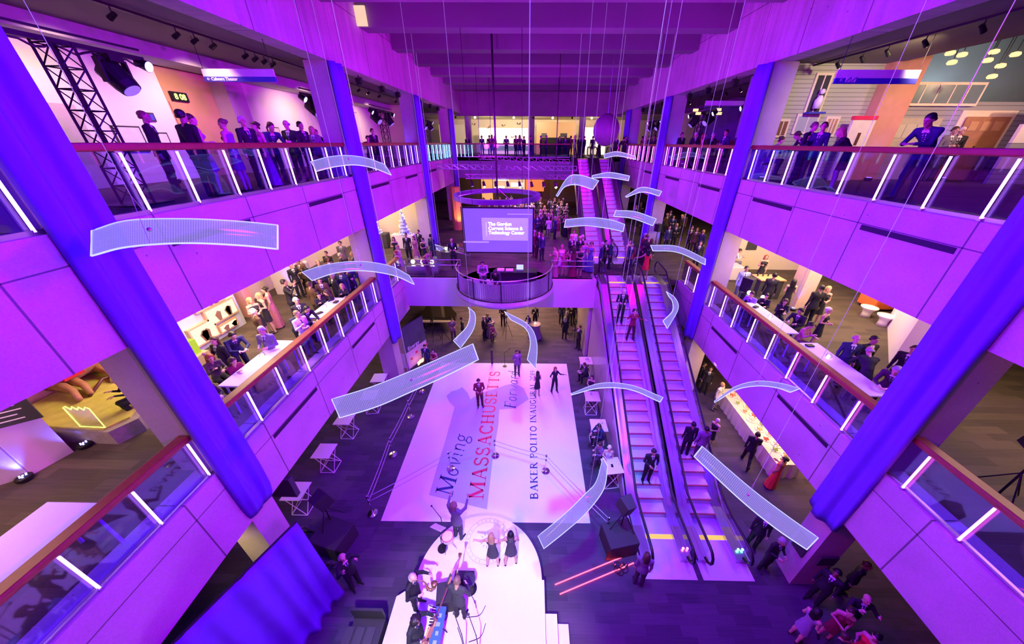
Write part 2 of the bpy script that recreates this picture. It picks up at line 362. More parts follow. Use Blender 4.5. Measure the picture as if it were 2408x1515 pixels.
# ================================================================== railings with LED tubes
def railing(side, lvl, y0, y1, tubes, lab, curb=True, mats=None):
    x = -7.2 if side < 0 else 8.23; s = side; z = lvl+.03
    r = thing('glass_railing', lab, 'railing', (x, (y0+y1)/2, lvl), 'glass railings with light tubes')
    hx0, hx1 = sorted((x-s*.05, x+s*.20))
    MB().box(hx0, hx1, y0, y1, z+1.02, z+1.15).build('handrail', WOOD, r, bevel=.03)
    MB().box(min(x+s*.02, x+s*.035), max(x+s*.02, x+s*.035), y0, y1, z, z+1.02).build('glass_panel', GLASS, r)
    MB().box(x-.02, x+.045, y0, y1, lvl-.0, z+.05).build('base_channel', STEEL, r)
    for i, ty in enumerate(tubes):
        mt = (mats[i] if mats else LEDW)
        q = MB().cyl((x-s*.03, ty, z+.02), (x-s*.03, ty, z+1.0), .022, n=8).build('light_tube', mt, r, smooth=True)
        MB().box(x-s*.03-.03, x-s*.03+.03, ty-.03, ty+.03, z-.03, z+.02).build('tube_clip', STEEL, q)
    return r
A_ = [1.45, 2.5, 3.55, 4.62]; B_ = [6.25, 7.28, 8.4, 9.48, 10.56, 11.7, 12.62, 13.6]
P, V, C_ = LEDP, LEDW, LEDC
names = {(-1, L3): 'upper left', (1, L3): 'upper right', (-1, L2): 'middle left', (1, L2): 'middle right'}
for side in (-1, 1):
    for lvl in (L3, L2):
        nm = names[(side, lvl)]; nearm = [P, P, P, P] if (side > 0 and lvl == L2) else None
        railing(side, lvl, -3.0, (4.74 if side < 0 else 5.03), A_, f'{nm} gallery railing, nearest bay before the first blue drape', mats=nearm)
        railing(side, lvl, (5.48 if side < 0 else 5.74), 13.97, B_, f'{nm} gallery railing, long bay between first and second blue drapes', mats=[P, P, P, V, V, V, V, V] if (side > 0 and lvl == L2) else None)
        if lvl == L3:
            railing(side, lvl, 14.73, 23.02, [t+9 for t in B_], f'glass and wood railing of the {nm} gallery, third bay from the camera', mats=[P]*8 if side > 0 else None)
            railing(side, lvl, 23.78, 32.07, [t+18 for t in B_], f'glass and wood railing of the {nm} gallery, farthest bay', mats=[C_]*8 if side < 0 else [P]*8)
        else:
            railing(side, lvl, 14.73, 16.95, [15.25, 16.3] , f'short glass railing of the {nm} gallery just past the second blue drape')
# far railing across the third floor
r = thing('glass_railing', 'long straight glass railing across the far end of the third floor', 'railing', (-1.7, 33.9, L3))
MB().box(-7.2, 3.4, 33.85, 34.05, L3+1.05, L3+1.15).build('handrail', WOOD, r)
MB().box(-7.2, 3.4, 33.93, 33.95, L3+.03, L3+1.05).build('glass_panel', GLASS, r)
MB().box(-7.2, 3.4, 33.9, 33.98, L3, L3+.06).build('base_channel', STEEL, r)
for i in range(5):
    MB().cyl((-7.0+.35*i, 33.88, L3+.05), (-7.0+.35*i, 33.88, L3+1.0), .022, n=6).build('light_tube', LEDC, r)
# far third-floor slab edge
struct('wall_far_upper_balcony', MB().box(-7.1, 8.13, 33.9, 34.4, 9.0, L3), mat('teal_grey_band', (.34, .36, .38), .8))
# ================================================================== blue drapes on the columns
def drape(side, yc, ztop, zbot, lab, depth=.26, gather=False):
    x0 = XL-.02 if side < 0 else XR+.02; s = -side
    n = 40; prof = []
    W = .43
    for i in range(n+1):
        t = i/n; yy = yc-W+2*W*t
        edge = math.sin(PI*t)**.35
        fold = .075*math.cos(t*PI*3.0+side)+.018*math.cos(t*PI*9+1)
        prof.append((x0+s*(.06+edge*(depth*.75+fold)), yy))
    b = MB(); zs = [ztop, ztop-.4, ztop-2, (ztop+zbot)/2, zbot+1.2, zbot+.5, zbot+.2, zbot]
    for j, z in enumerate(zs):
        k = 1.0
        if gather: k = {5: .92, 6: .75, 7: .5}.get(j, 1.0)
        if j == 0: k = .85
        for i, (x, y) in enumerate(prof):
            wob = .025*math.sin(z*.9+i*.3)
            b.v.append((x0+(x-x0)*k+s*wob, yc+(y-yc)*(k*.3+.7), z))
    for j in range(len(zs)-1):
        for i in range(n): b.f.append((j*(n+1)+i, j*(n+1)+i+1, (j+1)*(n+1)+i+1, (j+1)*(n+1)+i)); b.m.append(0)
    b.f.append(tuple(range(7*(n+1), 8*(n+1)))); b.m.append(0)
    o = b.build('blue_drape', DRAPE, None, smooth=True)
    sm = o.modifiers.new('s', 'SOLIDIFY'); sm.thickness = .015; sm.offset = 1
    tag(o, lab, 'drape', 'tall blue drapes hung on the columns')
for i, (y0, y1) in enumerate(COLY[1:]):
    yc = (y0+y1)/2; yr = sum(COLR[i+1])/2; w = ['nearest', 'second', 'third', 'farthest'][i]
    drape(-1, yc-.02, 14.42, 3.55 if i == 0 else (2.95 if i == 1 else L2+.05), f'tall blue fabric drape on the {w} column at the left', gather=(i == 0))
    drape(1, yr-.02, 14.42, 3.1 if i == 0 else (3.4 if i == 1 else L2+.05), f'tall blue fabric drape on the {w} column at the right')
# ================================================================== warm house light in the galleries
for y_ in (3.0, 9.5, 13.0, 19, 26):
    spot('track_spot', (-10.2, y_, 14.1), (-12.5, y_+.3, 11.6), (1.0, .60, .36), 360, 120, .9, .08)
spot('track_spot', (-8.9, 11, 14.2), (-9.3, 11.5, 10.8), (1.0, .55, .30), 120, 110, .9, .08)
area('gallery_ceiling_light', (-9.9, 9.6, 8.9), (-11.2, 10, 5), (1, .66, .40), 420, 2, 5)
area('gallery_ceiling_light', (-11.2, 1.6, 8.9), (-11.2, 2, 5), (1.0, .6, .34), 190, 3, 5)
area('gallery_ceiling_light', (-10.6, 20.3, 9.8), (-11, 21.5, 5), (1, .70, .42), 330, 3, 4)
area('gallery_ceiling_light', (-10.3, 14.2, 9.0), (-11, 14.4, 5), (1, .62, .42), 150, 2, 3)
area('gallery_ceiling_light', (12.5, 13.5, 9.6), (13.0, 15, 5), (1.0, .68, .44), 760, 5, 6)
area('gallery_ceiling_light', (13.5, 5.5, 9.6), (12.5, 6.5, 5), (1.0, .66, .42), 240, 4, 5)
area('gallery_ceiling_light', (13.0, 22.5, 9.8), (13.0, 23, 5), (1.0, .66, .42), 260, 4, 6)
spot('facade_spot', (10.3, 10.5, 14.2), (11.0, 14.6, 12.6), (1.0, .74, .42), 480, 95, .9, .1)
spot('facade_spot', (14.5, 10.5, 14.2), (14.8, 14.6, 12.4), (1.0, .55, .34), 560, 95, .9, .1)
spot('facade_spot', (19.0, 9.5, 14.6), (18.5, 14.6, 12.2), (1.0, .62, .42), 620, 95, .9, .1)
spot('facade_spot', (16.5, 15.6, 13.2), (17.5, 17, 15.2), (.8, .9, 1.0), 150, 130, .9, .1)
area('ground_ceiling_light', (11.0, 10.5, 3.3), (10.8, 10.7, 0), (1.0, .62, .30), 260, 2.5, 6)
area('ground_ceiling_light', (-1.5, 24, 4.9), (-1, 24, 0), (1.0, .62, .32), 1300, 7, 5)
area('ground_ceiling_light', (-10.0, 15.5, 4.8), (-9, 16, 0), (1.0, .70, .42), 110, 2.5, 5)
spot('base_spot', (-8.7, 3.2, 3.2), (-8.0, 5.6, 1.5), (1.0, .78, .30), 130, 100, .9, .1)
for x_ in (-5, 0.5):
    spot('far_hall_light', (x_, 40.5, 14.2), (x_, 47.5, 12.2), (1.0, .78, .50), 900, 120, .9, .15)
spot('far_hall_light', (6.5, 40.5, 14.2), (6.5, 47.5, 12.4), (1.0, .66, .38), 800, 120, .9, .15)
for x_, c_ in ((-5.0, (1.0, .45, .18)), (-1.0, (1, .6, .35)), (2.0, (1.0, .30, .12))):
    spot('exhibit_light', (x_, 38.5, 10.0), (x_, 43.8, 7.8), c_, 420, 100, .9, .15)
area('plaza_crowd_light', (0.5, 30.5, 8.9), (0.5, 30.0, 5), (1.0, .66, .55), 300, 7, 4)
# ================================================================== escalators
RISER = mat('escalator_riser', (.10, .09, .12), .4, .5); TREAD = mat('escalator_tread', (.74, .70, .78), .45, .1, var=.15, scale=14)
NOSE = emis('yellow_comb_light', (1.0, .62, .12), .8); GRN = emis('green_lamp', (.1, 1, .4), 12); RED = emis('red_lamp', (1, .1, .1), 10)
REDLINE = mat('red_step_edge', (.45, .05, .12), .5)
def escalator(x0, x1, ya, za, yb, zb, lab, grp):
    e = thing('escalator', lab, 'escalator', ((x0+x1)/2, ya, za), grp)
    n = int((yb-ya)/.40); dy = (yb-ya)/n; dz = (zb-za)/n
    for i in range(n):
        b = MB(); y = ya+i*dy; z = za+(i+1)*dz
        b.k = 0; b.box(x0, x1, y+.004, y+dy+.02, z-.30, z); b.k = 1; b.box(x0, x1, y-.004, y+.045, z-.03, z+.003)
        b.build('step', [TREAD, REDLINE], e)
    MB().box(x0-.35, x1+.35, ya-1.95, ya, za-.02, za+.012).build('landing_plate', mat('landing_steel', (.82, .80, .86), .35, .2, var=.05, scale=20), e)
    MB().box(x0, x1, ya-.75, ya-.60, za+.012, za+.02).build('comb_plate', NOSE, e)
    MB().box(x0-.35, x1+.35, yb+.02, yb+1.3, zb-.02, zb+.012).build('landing_plate', MC['landing_steel'], e)
    MB().box(x0, x1, yb+.15, yb+.3, zb+.012, zb+.02).build('comb_plate', NOSE, e)
    for s, xs in ((-1, x0), (1, x1)):
        # profile of the balustrade: out at the bottom newel, up the slope, out at the top newel
        def rail(h): return [(ya-1.45, za+h), (ya-.4, za+h), (ya+.3, za+h+.06), (yb-.3, zb+h-.06+.0), (yb+.3, zb+h), (yb+1.0, zb+h)]
        lo, hi = rail(.18), rail(.92)
        xa, xb = (xs-.03, xs+.0) if s < 0 else (xs, xs+.03)
        for nm, A, B, th, mt in (('glass_balustrade', lo, hi, (xa+(0 if s > 0 else -.10), xb+(.10 if s > 0 else 0)), None), ):
            xg = xs+s*.16
            b = MB(); k = len(A)
            for (y, z) in A: b.v += [(xg-.006, y, z), (xg+.006, y, z)]
            for (y, z) in B: b.v += [(xg-.006, y, z), (xg+.006, y, z)]
            for i in range(k-1):
                a = 2*i; c = 2*k+2*i
                for f in ((a, a+2, c+2, c), (a+1, c+1, c+3, a+3), (c, c+2, c+3, c+1), (a, a+1, a+3, a+2)): b.f.append(f); b.m.append(0)
            b.build('glass_balustrade', CLEAR, e)
        b = MB(); k = len(lo)         # stainless skirt and deck
        for (y, z) in lo:
            for x, zz in ((xs, z-.45), (xs, z), (xs+s*.34, z), (xs+s*.34, z-.45)): b.v.append((x, y, zz))
        for i in range(k-1):
            for j in range(3): b.f.append((4*i+j, 4*i+j+1, 4*i+5+j, 4*i+4+j)); b.m.append(0)
        b.f += [(0, 3, 2, 1), (4*k-4, 4*k-3, 4*k-2, 4*k-1)]; b.m += [0, 0]
        b.build('steel_deck', STEEL, e)
        xh = xs+s*.16; pts = [(xh, y, z) for y, z in hi]
        y0, z0 = hi[0]; y1, z1 = hi[-1]
        p0 = [(xh, y0-.30*math.sin(a), z0-.30+.30*math.cos(a)) for a in [PI*t/6 for t in range(6, 0, -1)]]
        p1 = [(xh, y1+.30*math.sin(a), z1-.30+.30*math.cos(a)) for a in [PI*t/6 for t in range(1, 7)]]
        MB().tube(p0+pts+p1, .045, 8).build('handrail', RUBBER, e, smooth=True)
    return e
LO = (7.05, 0.0, 16.3, L2)
e1 = escalator(4.03, 5.0, *LO, 'long lower escalator on the left, with the man in a dark suit riding it', 'lower escalators')
e2 = escalator(5.88, 6.78, *LO, 'long lower escalator on the right, beside the buffet, woman in red at its top', 'lower escalators')
for e, c in ((e1, RED), (e2, GRN)):
    xx = e.location.x+.62
    for k in (0, 1): MB().ball((xx+.02+.14*k, 5.9, .24), .035).build('signal_lamp', c, e)
# cladding under the lower pair
PURP = mat('purple_brown_cladding', (.42, .32, .40), .25, var=.15, scale=2)
b = MB(); poly = [(5.6, 0), (5.6, .12), (7.2, .1), (16.2, 5.0), (17.0, 5.0), (17.0, 3.6), (17, 0)]
for x in (3.60, 3.66): b.v += [(x, y, z) for y, z in poly]
k = len(poly); b.f += [tuple(range(k)), tuple(range(2*k-1, k-1, -1))]+[(i, i+k, (i+1) % k+k, (i+1) % k) for i in range(k)]; b.m += [0]*(k+2)
b.build('side_cladding', PURP, e1)
b = MB()
for x in (7.18, 7.24): b.v += [(x, y, z) for y, z in poly]
b.f += [tuple(range(k)), tuple(range(2*k-1, k-1, -1))]+[(i, i+k, (i+1) % k+k, (i+1) % k) for i in range(k)]; b.m += [0]*(k+2)
b.build('side_cladding', PURP, e2)
UP = (21.6, L2, 31.2, L3)
escalator(3.75, 4.65, *UP, 'far upper escalator on the left, man in dark suit near its foot', 'upper escalators')
escalator(5.5, 6.35, *UP, 'far upper escalator on the right, beside the white armoured figure', 'upper escalators')
# landing floor of the plaza between the runs
# ================================================================== bridge, round balcony, screen
BR = mat('bridge_face_paint', (.62, .56, .62), .6, var=.04, scale=1)
struct('wall_bridge_face', MB().box(XL+.0, 3.62, 16.85, 17.15, 3.68, L2), BR)
struct('wall_bridge_side', MB().box(3.42, 3.60, 17.15, 21.5, 0, L2-.02), PURP)
bal = thing('round_balcony', 'round balcony with corrugated metal railing projecting from the bridge below the screen', 'balcony', (-1.4, 16.3, 4.95))
bc = (-1.4, 16.3)
MB().lathe([(0.01, 4.95), (2.35, 4.95), (2.62, 5.15), (2.62, 5.22), (2.56, 5.38), (.01, 5.38)], (*bc, 0), 48).build('deck', mat('balcony_deck', (.40, .38, .44), .4, .4), bal)
b = MB(); N = 150; a0, a1 = PI*1.02-.15, 2*PI+.1
for j in range(N+1):
    a = a0+(a1-a0)*j/N; rr = 2.48+.018*math.cos(j*PI)
    b.v += [(bc[0]+rr*math.cos(a), bc[1]+rr*math.sin(a), 5.45), (bc[0]+rr*math.cos(a), bc[1]+rr*math.sin(a), 6.28)]
for j in range(N): b.f.append((2*j, 2*j+2, 2*j+3, 2*j+1)); b.m.append(0)
o = b.build('corrugated_panel', mat('corrugated_aluminium', (.66, .62, .70), .3, .9), bal); o.modifiers.new('s', 'SOLIDIFY').thickness = .012
arc = lambda z, r=2.5: [(bc[0]+r*math.cos(a0+(a1-a0)*j/60), bc[1]+r*math.sin(a0+(a1-a0)*j/60), z) for j in range(61)]
MB().tube(arc(6.45), .03, 8).build('top_rail', STEEL, bal, smooth=True)
MB().tube(arc(5.42, 2.53), .03, 8).build('lower_rail', BLACK, bal, smooth=True)
for j in range(0, 61, 10):
    p = arc(5.3, 2.53)[j]; MB().cyl(p, (p[0], p[1], 6.45), .022).build('post', BLACK, bal)
# DJ desk on the balcony
t = thing('equipment_desk', 'black desk crowded with mixing gear inside the round balcony', 'desk', (-1.0, 16.2, L2))
MB().box(-1.9, .3, 15.9, 16.6, L2+.7, L2+.75).build('top', BLACK, t); MB().box(-1.9, .3, 16.5, 16.58, L2, L2+.7).build('front_panel', DGREY, t)
for sx in (-1.85, .25): MB().box(sx-.03, sx+.03, 15.95, 16.5, L2, L2+.7).build('leg', BLACK, t)
def solo(name, mb, m, lab, cat, group=None, **k):
    o = mb.build(name, m, None, **k); return tag(o, lab, cat, group)
solo('mixing_deck', MB().box(-1.78, -1.42, 16.05, 16.35, L2+.75, L2+.83), WHT, 'pale mixing deck at the left end of the balcony desk', 'mixer', bevel=.01)
solo('mixing_deck', MB().box(-1.33, -.95, 16.05, 16.35, L2+.75, L2+.81), WHT, 'pale keyboard unit in the middle of the balcony desk', 'mixer', bevel=.01)
lp = thing('laptop', 'open laptop with two round lights on the balcony desk', 'laptop', (-.6, 16.2, L2+.75))
MB().box(-.78, -.42, 16.05, 16.3, L2+.75, L2+.77).build('keyboard_base', DGREY, lp); MB().obox((-.6, 16.36, L2+.88), (.18, 0, 0), (0, .05, .12), (0, .01, -.004)).build('screen', emis('laptop_glow', (.4, .5, 1), 1.2), lp)
# glass rails of the bridge
def rail_run(pts, lab, h=1.05, z=L2):
    r = thing('steel_railing', lab, 'railing', (*pts[0], z), None)
    for i in range(len(pts)-1):
        a, c = Vector((*pts[i], z)), Vector((*pts[i+1], z)); d = (c-a).normalized(); n = Vector((-d.y, d.x, 0))
        MB().obox((a+c)/2+Vector((0, 0, h/2)), (c-a)/2, n*.008, (0, 0, h/2-.05)).build('glass_panel', CLEAR, r)
        k = max(1, int((c-a).length/1.3))
        for j in range(k+1): p = a+(c-a)*j/k; MB().cyl(p, p+Vector((0, 0, h)), .018).build('post', STEEL, r)
    for hh in (h, .75): MB().tube([(x, y, z+hh) for x, y in pts], .022).build('rail', STEEL, r, smooth=True)
    return r
rail_run([(1.05, 16.95), (3.38, 16.95)], 'glass railing with steel rail on the bridge right of the round balcony')
rail_run([(-7.0, 16.95), (-3.85, 16.95)], 'front steel and glass railing on the bridge left of the round balcony')
rail_run([(-6.6, 19.4), (-4.6, 19.4), (-3.6, 18.6)], 'rear bent glass railing on the bridge behind the lit display cases')
# screen with its two panels of light
SCR = emis('screen_violet', (.20, .075, .68), 1.0); SCR2 = emis('screen_pale_violet', (.40, .22, .82), 1.0); SCRW = emis('screen_text_white', (1, 1, 1), 2.2)
sc = thing('projection_screen', 'hanging projection screen reading The Gordon Current Science and Technology Center', 'screen', (-1.75, 17.0, 6.85))
def scq(u0, v0, u1, v1, y, m, nm):
    a, c = ony(u0, v0, 17.0), ony(u1, v1, 17.0); return MB().box(a.x, c.x, y-.01, y, c.z, a.z).build(nm, m, sc)
MB().box(-3.60, .10, 17.0, 17.08, 6.80, 9.16).build('frame', BLACK, sc)
scq(1088, 490, 1251.5, 593.5, 17.0, SCR, 'screen_surface'); scq(1132, 512, 1242, 566, 16.985, SCR2, 'text_panel')
scq(1090, 567, 1150, 571, 16.98, SCR2, 'light_bar'); scq(1193, 502.5, 1252, 505, 16.98, SCR2, 'light_bar'); scq(1143, 522, 1144.6, 554, 16.97, SCRW, 'rule_line')
def lettering(s, loc, size, m, parent, rot=(PI/2, 0, 0), name='lettering', ext=.004, bold=.012):
    c = bpy.data.curves.new(name, 'FONT'); c.body = s; c.size = size; c.extrude = ext; c.offset = bold*size; c.space_line = .93
    c.materials.append(m); o = bpy.data.objects.new(name, c); SC.collection.objects.link(o); o.location = loc; o.rotation_euler = rot
    bpy.context.view_layer.update(); me = bpy.data.meshes.new_from_object(o.evaluated_get(bpy.context.evaluated_depsgraph_get()))
    q = bpy.data.objects.new(name, me); SC.collection.objects.link(q); q.location = loc; q.rotation_euler = rot; bpy.data.objects.remove(o)
    if parent is not None: q.parent = parent; q.location = Vector(loc)-parent.location
    return q
p = ony(1148, 530.5, 16.95)
lettering('The Gordon\nCurrent Science &\nTechnology Center', (p.x, 16.95, p.z), .235, SCRW, sc, bold=.02)
for x in (-3.0, -.5): MB().cyl((x, 17.1, 9.16), (x, 17.2, 16.05), .012, n=6).build('hanger', BLACK, sc)
# ring lamp with its mast
rg = thing('ring_chandelier', 'large violet metal ring hung on a dark pole above the screen', 'chandelier', (-2.04, 20.2, 9.2))
b = MB().lathe([(2.30, 9.13), (2.52, 9.13), (2.52, 9.38), (2.30, 9.38), (2.30, 9.13)], (-2.04, 20.2, 0), 64, cap=False)
b.build('ring', mat('ring_dark_violet', (.20, .16, .30), .4, .5), rg, smooth=False)
MB().tube([(-2.04, 20.2, 9.25), (-2.04, 20.2, 18)], .05).build('pole', BLACK, rg)
for a in range(4):
    MB().cyl((-2.04, 20.2, 9.7), (-2.04+2.3*math.cos(a*PI/2+.4), 20.2+2.3*math.sin(a*PI/2+.4), 9.34), .012, n=6).build('stay', STEEL, rg)
# hanging globe
g = thing('hanging_globe', 'large dark violet globe hanging in front of the far gallery', 'globe', (4.25, 22, 11.8))
MB().lathe([(.74*math.sin(PI*i/20)+1e-4, 12.66-.83*math.cos(PI*i/20)) for i in range(21)], (4.25, 22, 0), 32).build('globe', mat('globe_dark', (.20, .12, .20), .55, var=.25, scale=9), g, smooth=True)
MB().cyl((4.25, 22, 13.45), (4.25, 22, 18), .01, n=6).build('wire', STEEL, g)
# ================================================================== trusses over the plaza
ALU = mat('truss_aluminium', (.62, .60, .66), .35, .8)
def truss(a, b_, lab, h=.28, w=.28, m=ALU):
    a, b_ = Vector(a), Vector(b_); L = (b_-a).length; d = (b_-a)/L
    up = Vector((0, 0, 1)) if abs(d.z) < .9 else Vector((0, 1, 0)); n = d.cross(up).normalized(); up = n.cross(d)
    t = thing('lighting_truss', lab, 'truss', a)
    offs = [up*h/2+n*w/2, up*h/2-n*w/2, -up*h/2+n*w/2, -up*h/2-n*w/2]
    for o_ in offs: MB().cyl(a+o_, b_+o_, .025, n=6).build('chord', m, t)
    k = int(L/.5); q = MB()
    for i in range(k):
        p0, p1 = a+d*L*i/k, a+d*L*(i+1)/k
        for (u, v) in ((0, 2), (1, 3), (0, 1), (2, 3)):
            q.cyl(p0+offs[u], p1+offs[v], .012, n=5); q.cyl(p1+offs[v], p1+offs[u], .010, n=5)
    q.build('lacing', m, t)
    for f in (.15, .85):
        p = a+d*L*f
        if abs(d.z) < .5: MB().cyl(p, (p.x, p.y, 18.0), .018, n=6).build('hanger', BLACK, t)
    return t
truss((-6.4, 24, 10.55), (2.95, 24, 10.5), 'long horizontal truss nearest the camera over the far plaza')
truss((-4.4, 29.5, 10.95), (2.9, 28.6, 10.7), 'slightly slanting truss just below the far railing')
truss((-5.0, 26.5, 9.75), (2.9, 26.5, 9.75), 'lowest horizontal truss carrying hanging lamps over the plaza')
for i in range(9):
    x = -4.6+.9*i; kind = ('spotlight', 'black spotlight hanging from the lowest truss over the plaza')
    q = thing('spotlight', kind[1], 'spotlight', (x, 26.5, 9.3), 'spotlights on the lowest plaza truss')
    MB().cyl((x, 26.5, 9.6), (x, 26.5, 9.38), .02).build('clamp', BLACK, q); MB().cyl((x, 26.5, 9.42), (x+.08, 26.4, 9.08), .09, .13).build('housing', BLACK, q)
    if i % 3 == 1: MB().ball((x+.08, 26.36, 9.06), .085).build('lens', emis('warm_lamp', (1, .75, .45), 14), q)
    elif i % 3 == 0: MB().cyl((x+.08, 26.4, 9.08), (x+.083, 26.397, 9.07), .10).build('lens', emis('dim_lens', (.3, .2, .6), 1), q)
# ================================================================== the curved LED-lit acrylic panels (mobile)
def acrylic():
    m, t, b = nt('dotted_acrylic'); tc = NN(t, 'ShaderNodeTexCoord'); sp = NN(t, 'ShaderNodeSeparateXYZ'); t.links.new(tc.outputs['UV'], sp.inputs[0])
    u = math_(t, 'SUBTRACT', math_(t, 'FRACT', math_(t, 'MULTIPLY', sp.outputs[0], 90)), .5); v = math_(t, 'SUBTRACT', math_(t, 'FRACT', math_(t, 'MULTIPLY', sp.outputs[1], 17)), .5)
    d = math_(t, 'SQRT', math_(t, 'ADD', math_(t, 'MULTIPLY', u, u), math_(t, 'MULTIPLY', v, v)))
    dot = math_(t, 'LESS_THAN', d, .27)
    t.nodes.remove(b); out = t.nodes['Material Output']
    tr = NN(t, 'ShaderNodeBsdfTransparent'); tr.inputs[0].default_value = (.75, .72, .98, 1)
    em = NN(t, 'ShaderNodeEmission'); em.inputs[0].default_value = (.42, .31, 1.0, 1)
    ar = math_(t, 'MULTIPLY_ADD', dot, .9, .55); t.links.new(ar, em.inputs[1])
    gl = NN(t, 'ShaderNodeBsdfGlossy'); gl.inputs['Roughness'].default_value = .15
    mx = NN(t, 'ShaderNodeMixShader'); mx.inputs[0].default_value = .5; t.links.new(tr.outputs[0], mx.inputs[1]); t.links.new(em.outputs[0], mx.inputs[2])
    m2 = NN(t, 'ShaderNodeMixShader'); m2.inputs[0].default_value = .05; t.links.new(mx.outputs[0], m2.inputs[1]); t.links.new(gl.outputs[0], m2.inputs[2])
    t.links.new(m2.outputs[0], out.inputs[0]); return m
ACR = acrylic(); EDGE = emis('lit_acrylic_edge', (.42, .46, 1.0), 1.3); CABLE = emis('lit_nylon_cable', (.60, .30, 1.0), .40)
CABLEM = mat('steel_cable', (.75, .62, .85), .3, .6)
def crom(P, t):
    n = len(P)-1; x = t*n; i = min(int(x), n-1); f = x-i
    p1, p2 = P[i], P[i+1]; p0 = P[i-1] if i > 0 else p1*2-p2; p3 = P[i+2] if i+2 <= n else p2*2-p1
    return .5*((2*p1)+(p2-p0)*f+(2*p0-5*p1+4*p2-p3)*f*f+(3*p1-p0-3*p2+p3)*f*f*f)
def panel(top, bot, lab, att=.5, L=3.0, wreal=.55, cable=True, dz=None):
    T = [Vector((u, v)) for u, v in top]; B = [Vector((u, v)) for u, v in bot]; N = 28
    T = [crom(T, i/N) for i in range(N+1)]; B = [crom(B, i/N) for i in range(N+1)]
    arc = sum(((T[i+1]+B[i+1])-(T[i]+B[i])).length/2 for i in range(N))
    D = FPX*L/arc
    V = []
    for i in range(N+1):
        w = (T[i]-B[i]).length*D/FPX; s = math.sqrt(max(0, wreal**2-w*w))
        V.append((EYE+ray(*T[i])*(D+s*.5), EYE+ray(*B[i])*(D-s*.5)))
    root = thing('curved_light_panel', lab, 'light panel', V[int(N*att)][0], 'curved acrylic panels hanging in the void')
    me = bpy.data.meshes.new('acrylic_sheet'); o = root.location
    me.from_pydata([tuple(p-o) for ab in V for p in ab], [], [(2*i, 2*i+1, 2*i+3, 2*i+2) for i in range(N)])
    uv = me.uv_layers.new(name='uv'); k = 0
    for i in range(N):
        for (a, c) in ((i, 1), (i, 0), (i+1, 0), (i+1, 1)): uv.data[k].uv = (a/N, c); k += 1
    me.materials.append(ACR); me.polygons.foreach_set('use_smooth', [True]*len(me.polygons))
    ob = bpy.data.objects.new('acrylic_sheet', me); SC.collection.objects.link(ob); ob.parent = root
    sd = ob.modifiers.new('s', 'SOLIDIFY'); sd.thickness = .012; sd.offset = 0
    MB().tube([a for a, _ in V]+[_ for a, _ in V[::-1]], .011*min(2, max(1, D/9)), 6, closed=True).build('lit_edge', EDGE, root, smooth=True)
    if cable:
        p = V[int(N*att)][0]; q = V[int(N*att)][1]; c = (p+q)/2
        r = .0035*max(1, D/9)
        MB().cyl(c+Vector((0, 0, .45)), (c.x, c.y, 17.99), r, n=5).build('suspension_cable', CABLE, root)
        b = MB(); b.cyl(p, c+Vector((0, 0, .45)), r*.8, n=5); b.cyl(q, c+Vector((0, 0, .45)), r*.8, n=5); b.build('bridle', CABLEM, root)
        MB().ball(c+Vector((0, 0, .02)), .03).build('cable_clip', STEEL, root)
    return root
PN = 'curved lit acrylic panel '
panel([(216, 543), (300, 519), (432, 515), (560, 521), (653, 530)], [(215, 602), (300, 581), (432, 572), (560, 577), (653, 586)], PN+'nearest the camera at left, just above the big blue drape', .38, 2.5)
panel([(731, 380), (775, 369), (818, 366), (862, 372), (905, 387)], [(744, 403), (790, 392), (835, 388), (880, 396), (920, 412)], PN+'crossing the second blue drape under the upper left railing', .47, 2.1)
panel([(710, 640), (770, 622), (843, 615), (915, 625), (962, 648)], [(734, 660), (790, 642), (855, 637), (925, 648), (974, 669)], PN+'in front of the crowded middle left bar tables', .5, 2.8)
panel([(780, 939), (868, 912), (947, 881), (1030, 845), (1112, 809)], [(799, 983), (885, 957), (966, 922), (1047, 885), (1125, 846)], PN+'large, slanting above the small white cube tables', .56, 3.0, .5)
panel([(1015, 573), (1040, 582), (1048, 600), (1041, 629)], [(1027, 586), (1035, 592), (1037, 600), (1030, 611)], PN+'small and twisted, beside the left edge of the screen', .3, 1.6, .5)
panel([(1101, 723), (1117, 740), (1113, 775), (1083, 819)], [(1104, 729), (1104, 750), (1095, 772), (1066, 801)], PN+'sickle shaped, below the left of the round balcony', .15, 2.0, .5)
panel([(1186, 733), (1242, 764), (1262, 806), (1260, 868)], [(1201, 752), (1236, 773), (1247, 806), (1240, 846)], PN+'sickle shaped, below the right of the round balcony', .36, 2.2, .5)
panel([(1343, 926), (1411, 902), (1483, 906), (1559, 935)], [(1344, 929), (1411, 913), (1483, 917), (1552, 946)], PN+'thin arch crossing the lower left escalator', .5, 2.4, .5)
panel([(1418, 1076), (1402, 1133), (1375, 1163), (1325, 1212), (1265, 1261)], [(1429, 1097), (1419, 1152), (1377, 1208), (1330, 1250), (1279, 1291)], PN+'long sweep over the near right corner of the white mat', .48, 3.0, .5)
panel([(1651, 1050), (1762, 1146), (1850, 1213), (1924, 1265)], [(1632, 1074), (1740, 1175), (1820, 1240), (1897, 1293)], PN+'large, slanting down before the lower end of the right blue drape', .38, 3.0, .5)
panel([(1680, 944), (1727, 911), (1778, 897), (1832, 901), (1881, 914)], [(1681, 947), (1731, 917), (1781, 908), (1825, 912), (1858, 923)], PN+'thin arch before the middle right balcony face', .5, 2.2, .5)
panel([(1530, 577), (1594, 580), (1659, 609)], [(1535, 590), (1594, 594), (1658, 623)], PN+'small arch above the woman in red', .5, 2.2, .5)
panel([(1567, 686), (1588, 702), (1594, 728), (1569, 773)], [(1572, 696), (1581, 710), (1581, 732), (1559, 755)], PN+'small, sickle shaped, over the lower right escalator', .25, 1.2, .35)
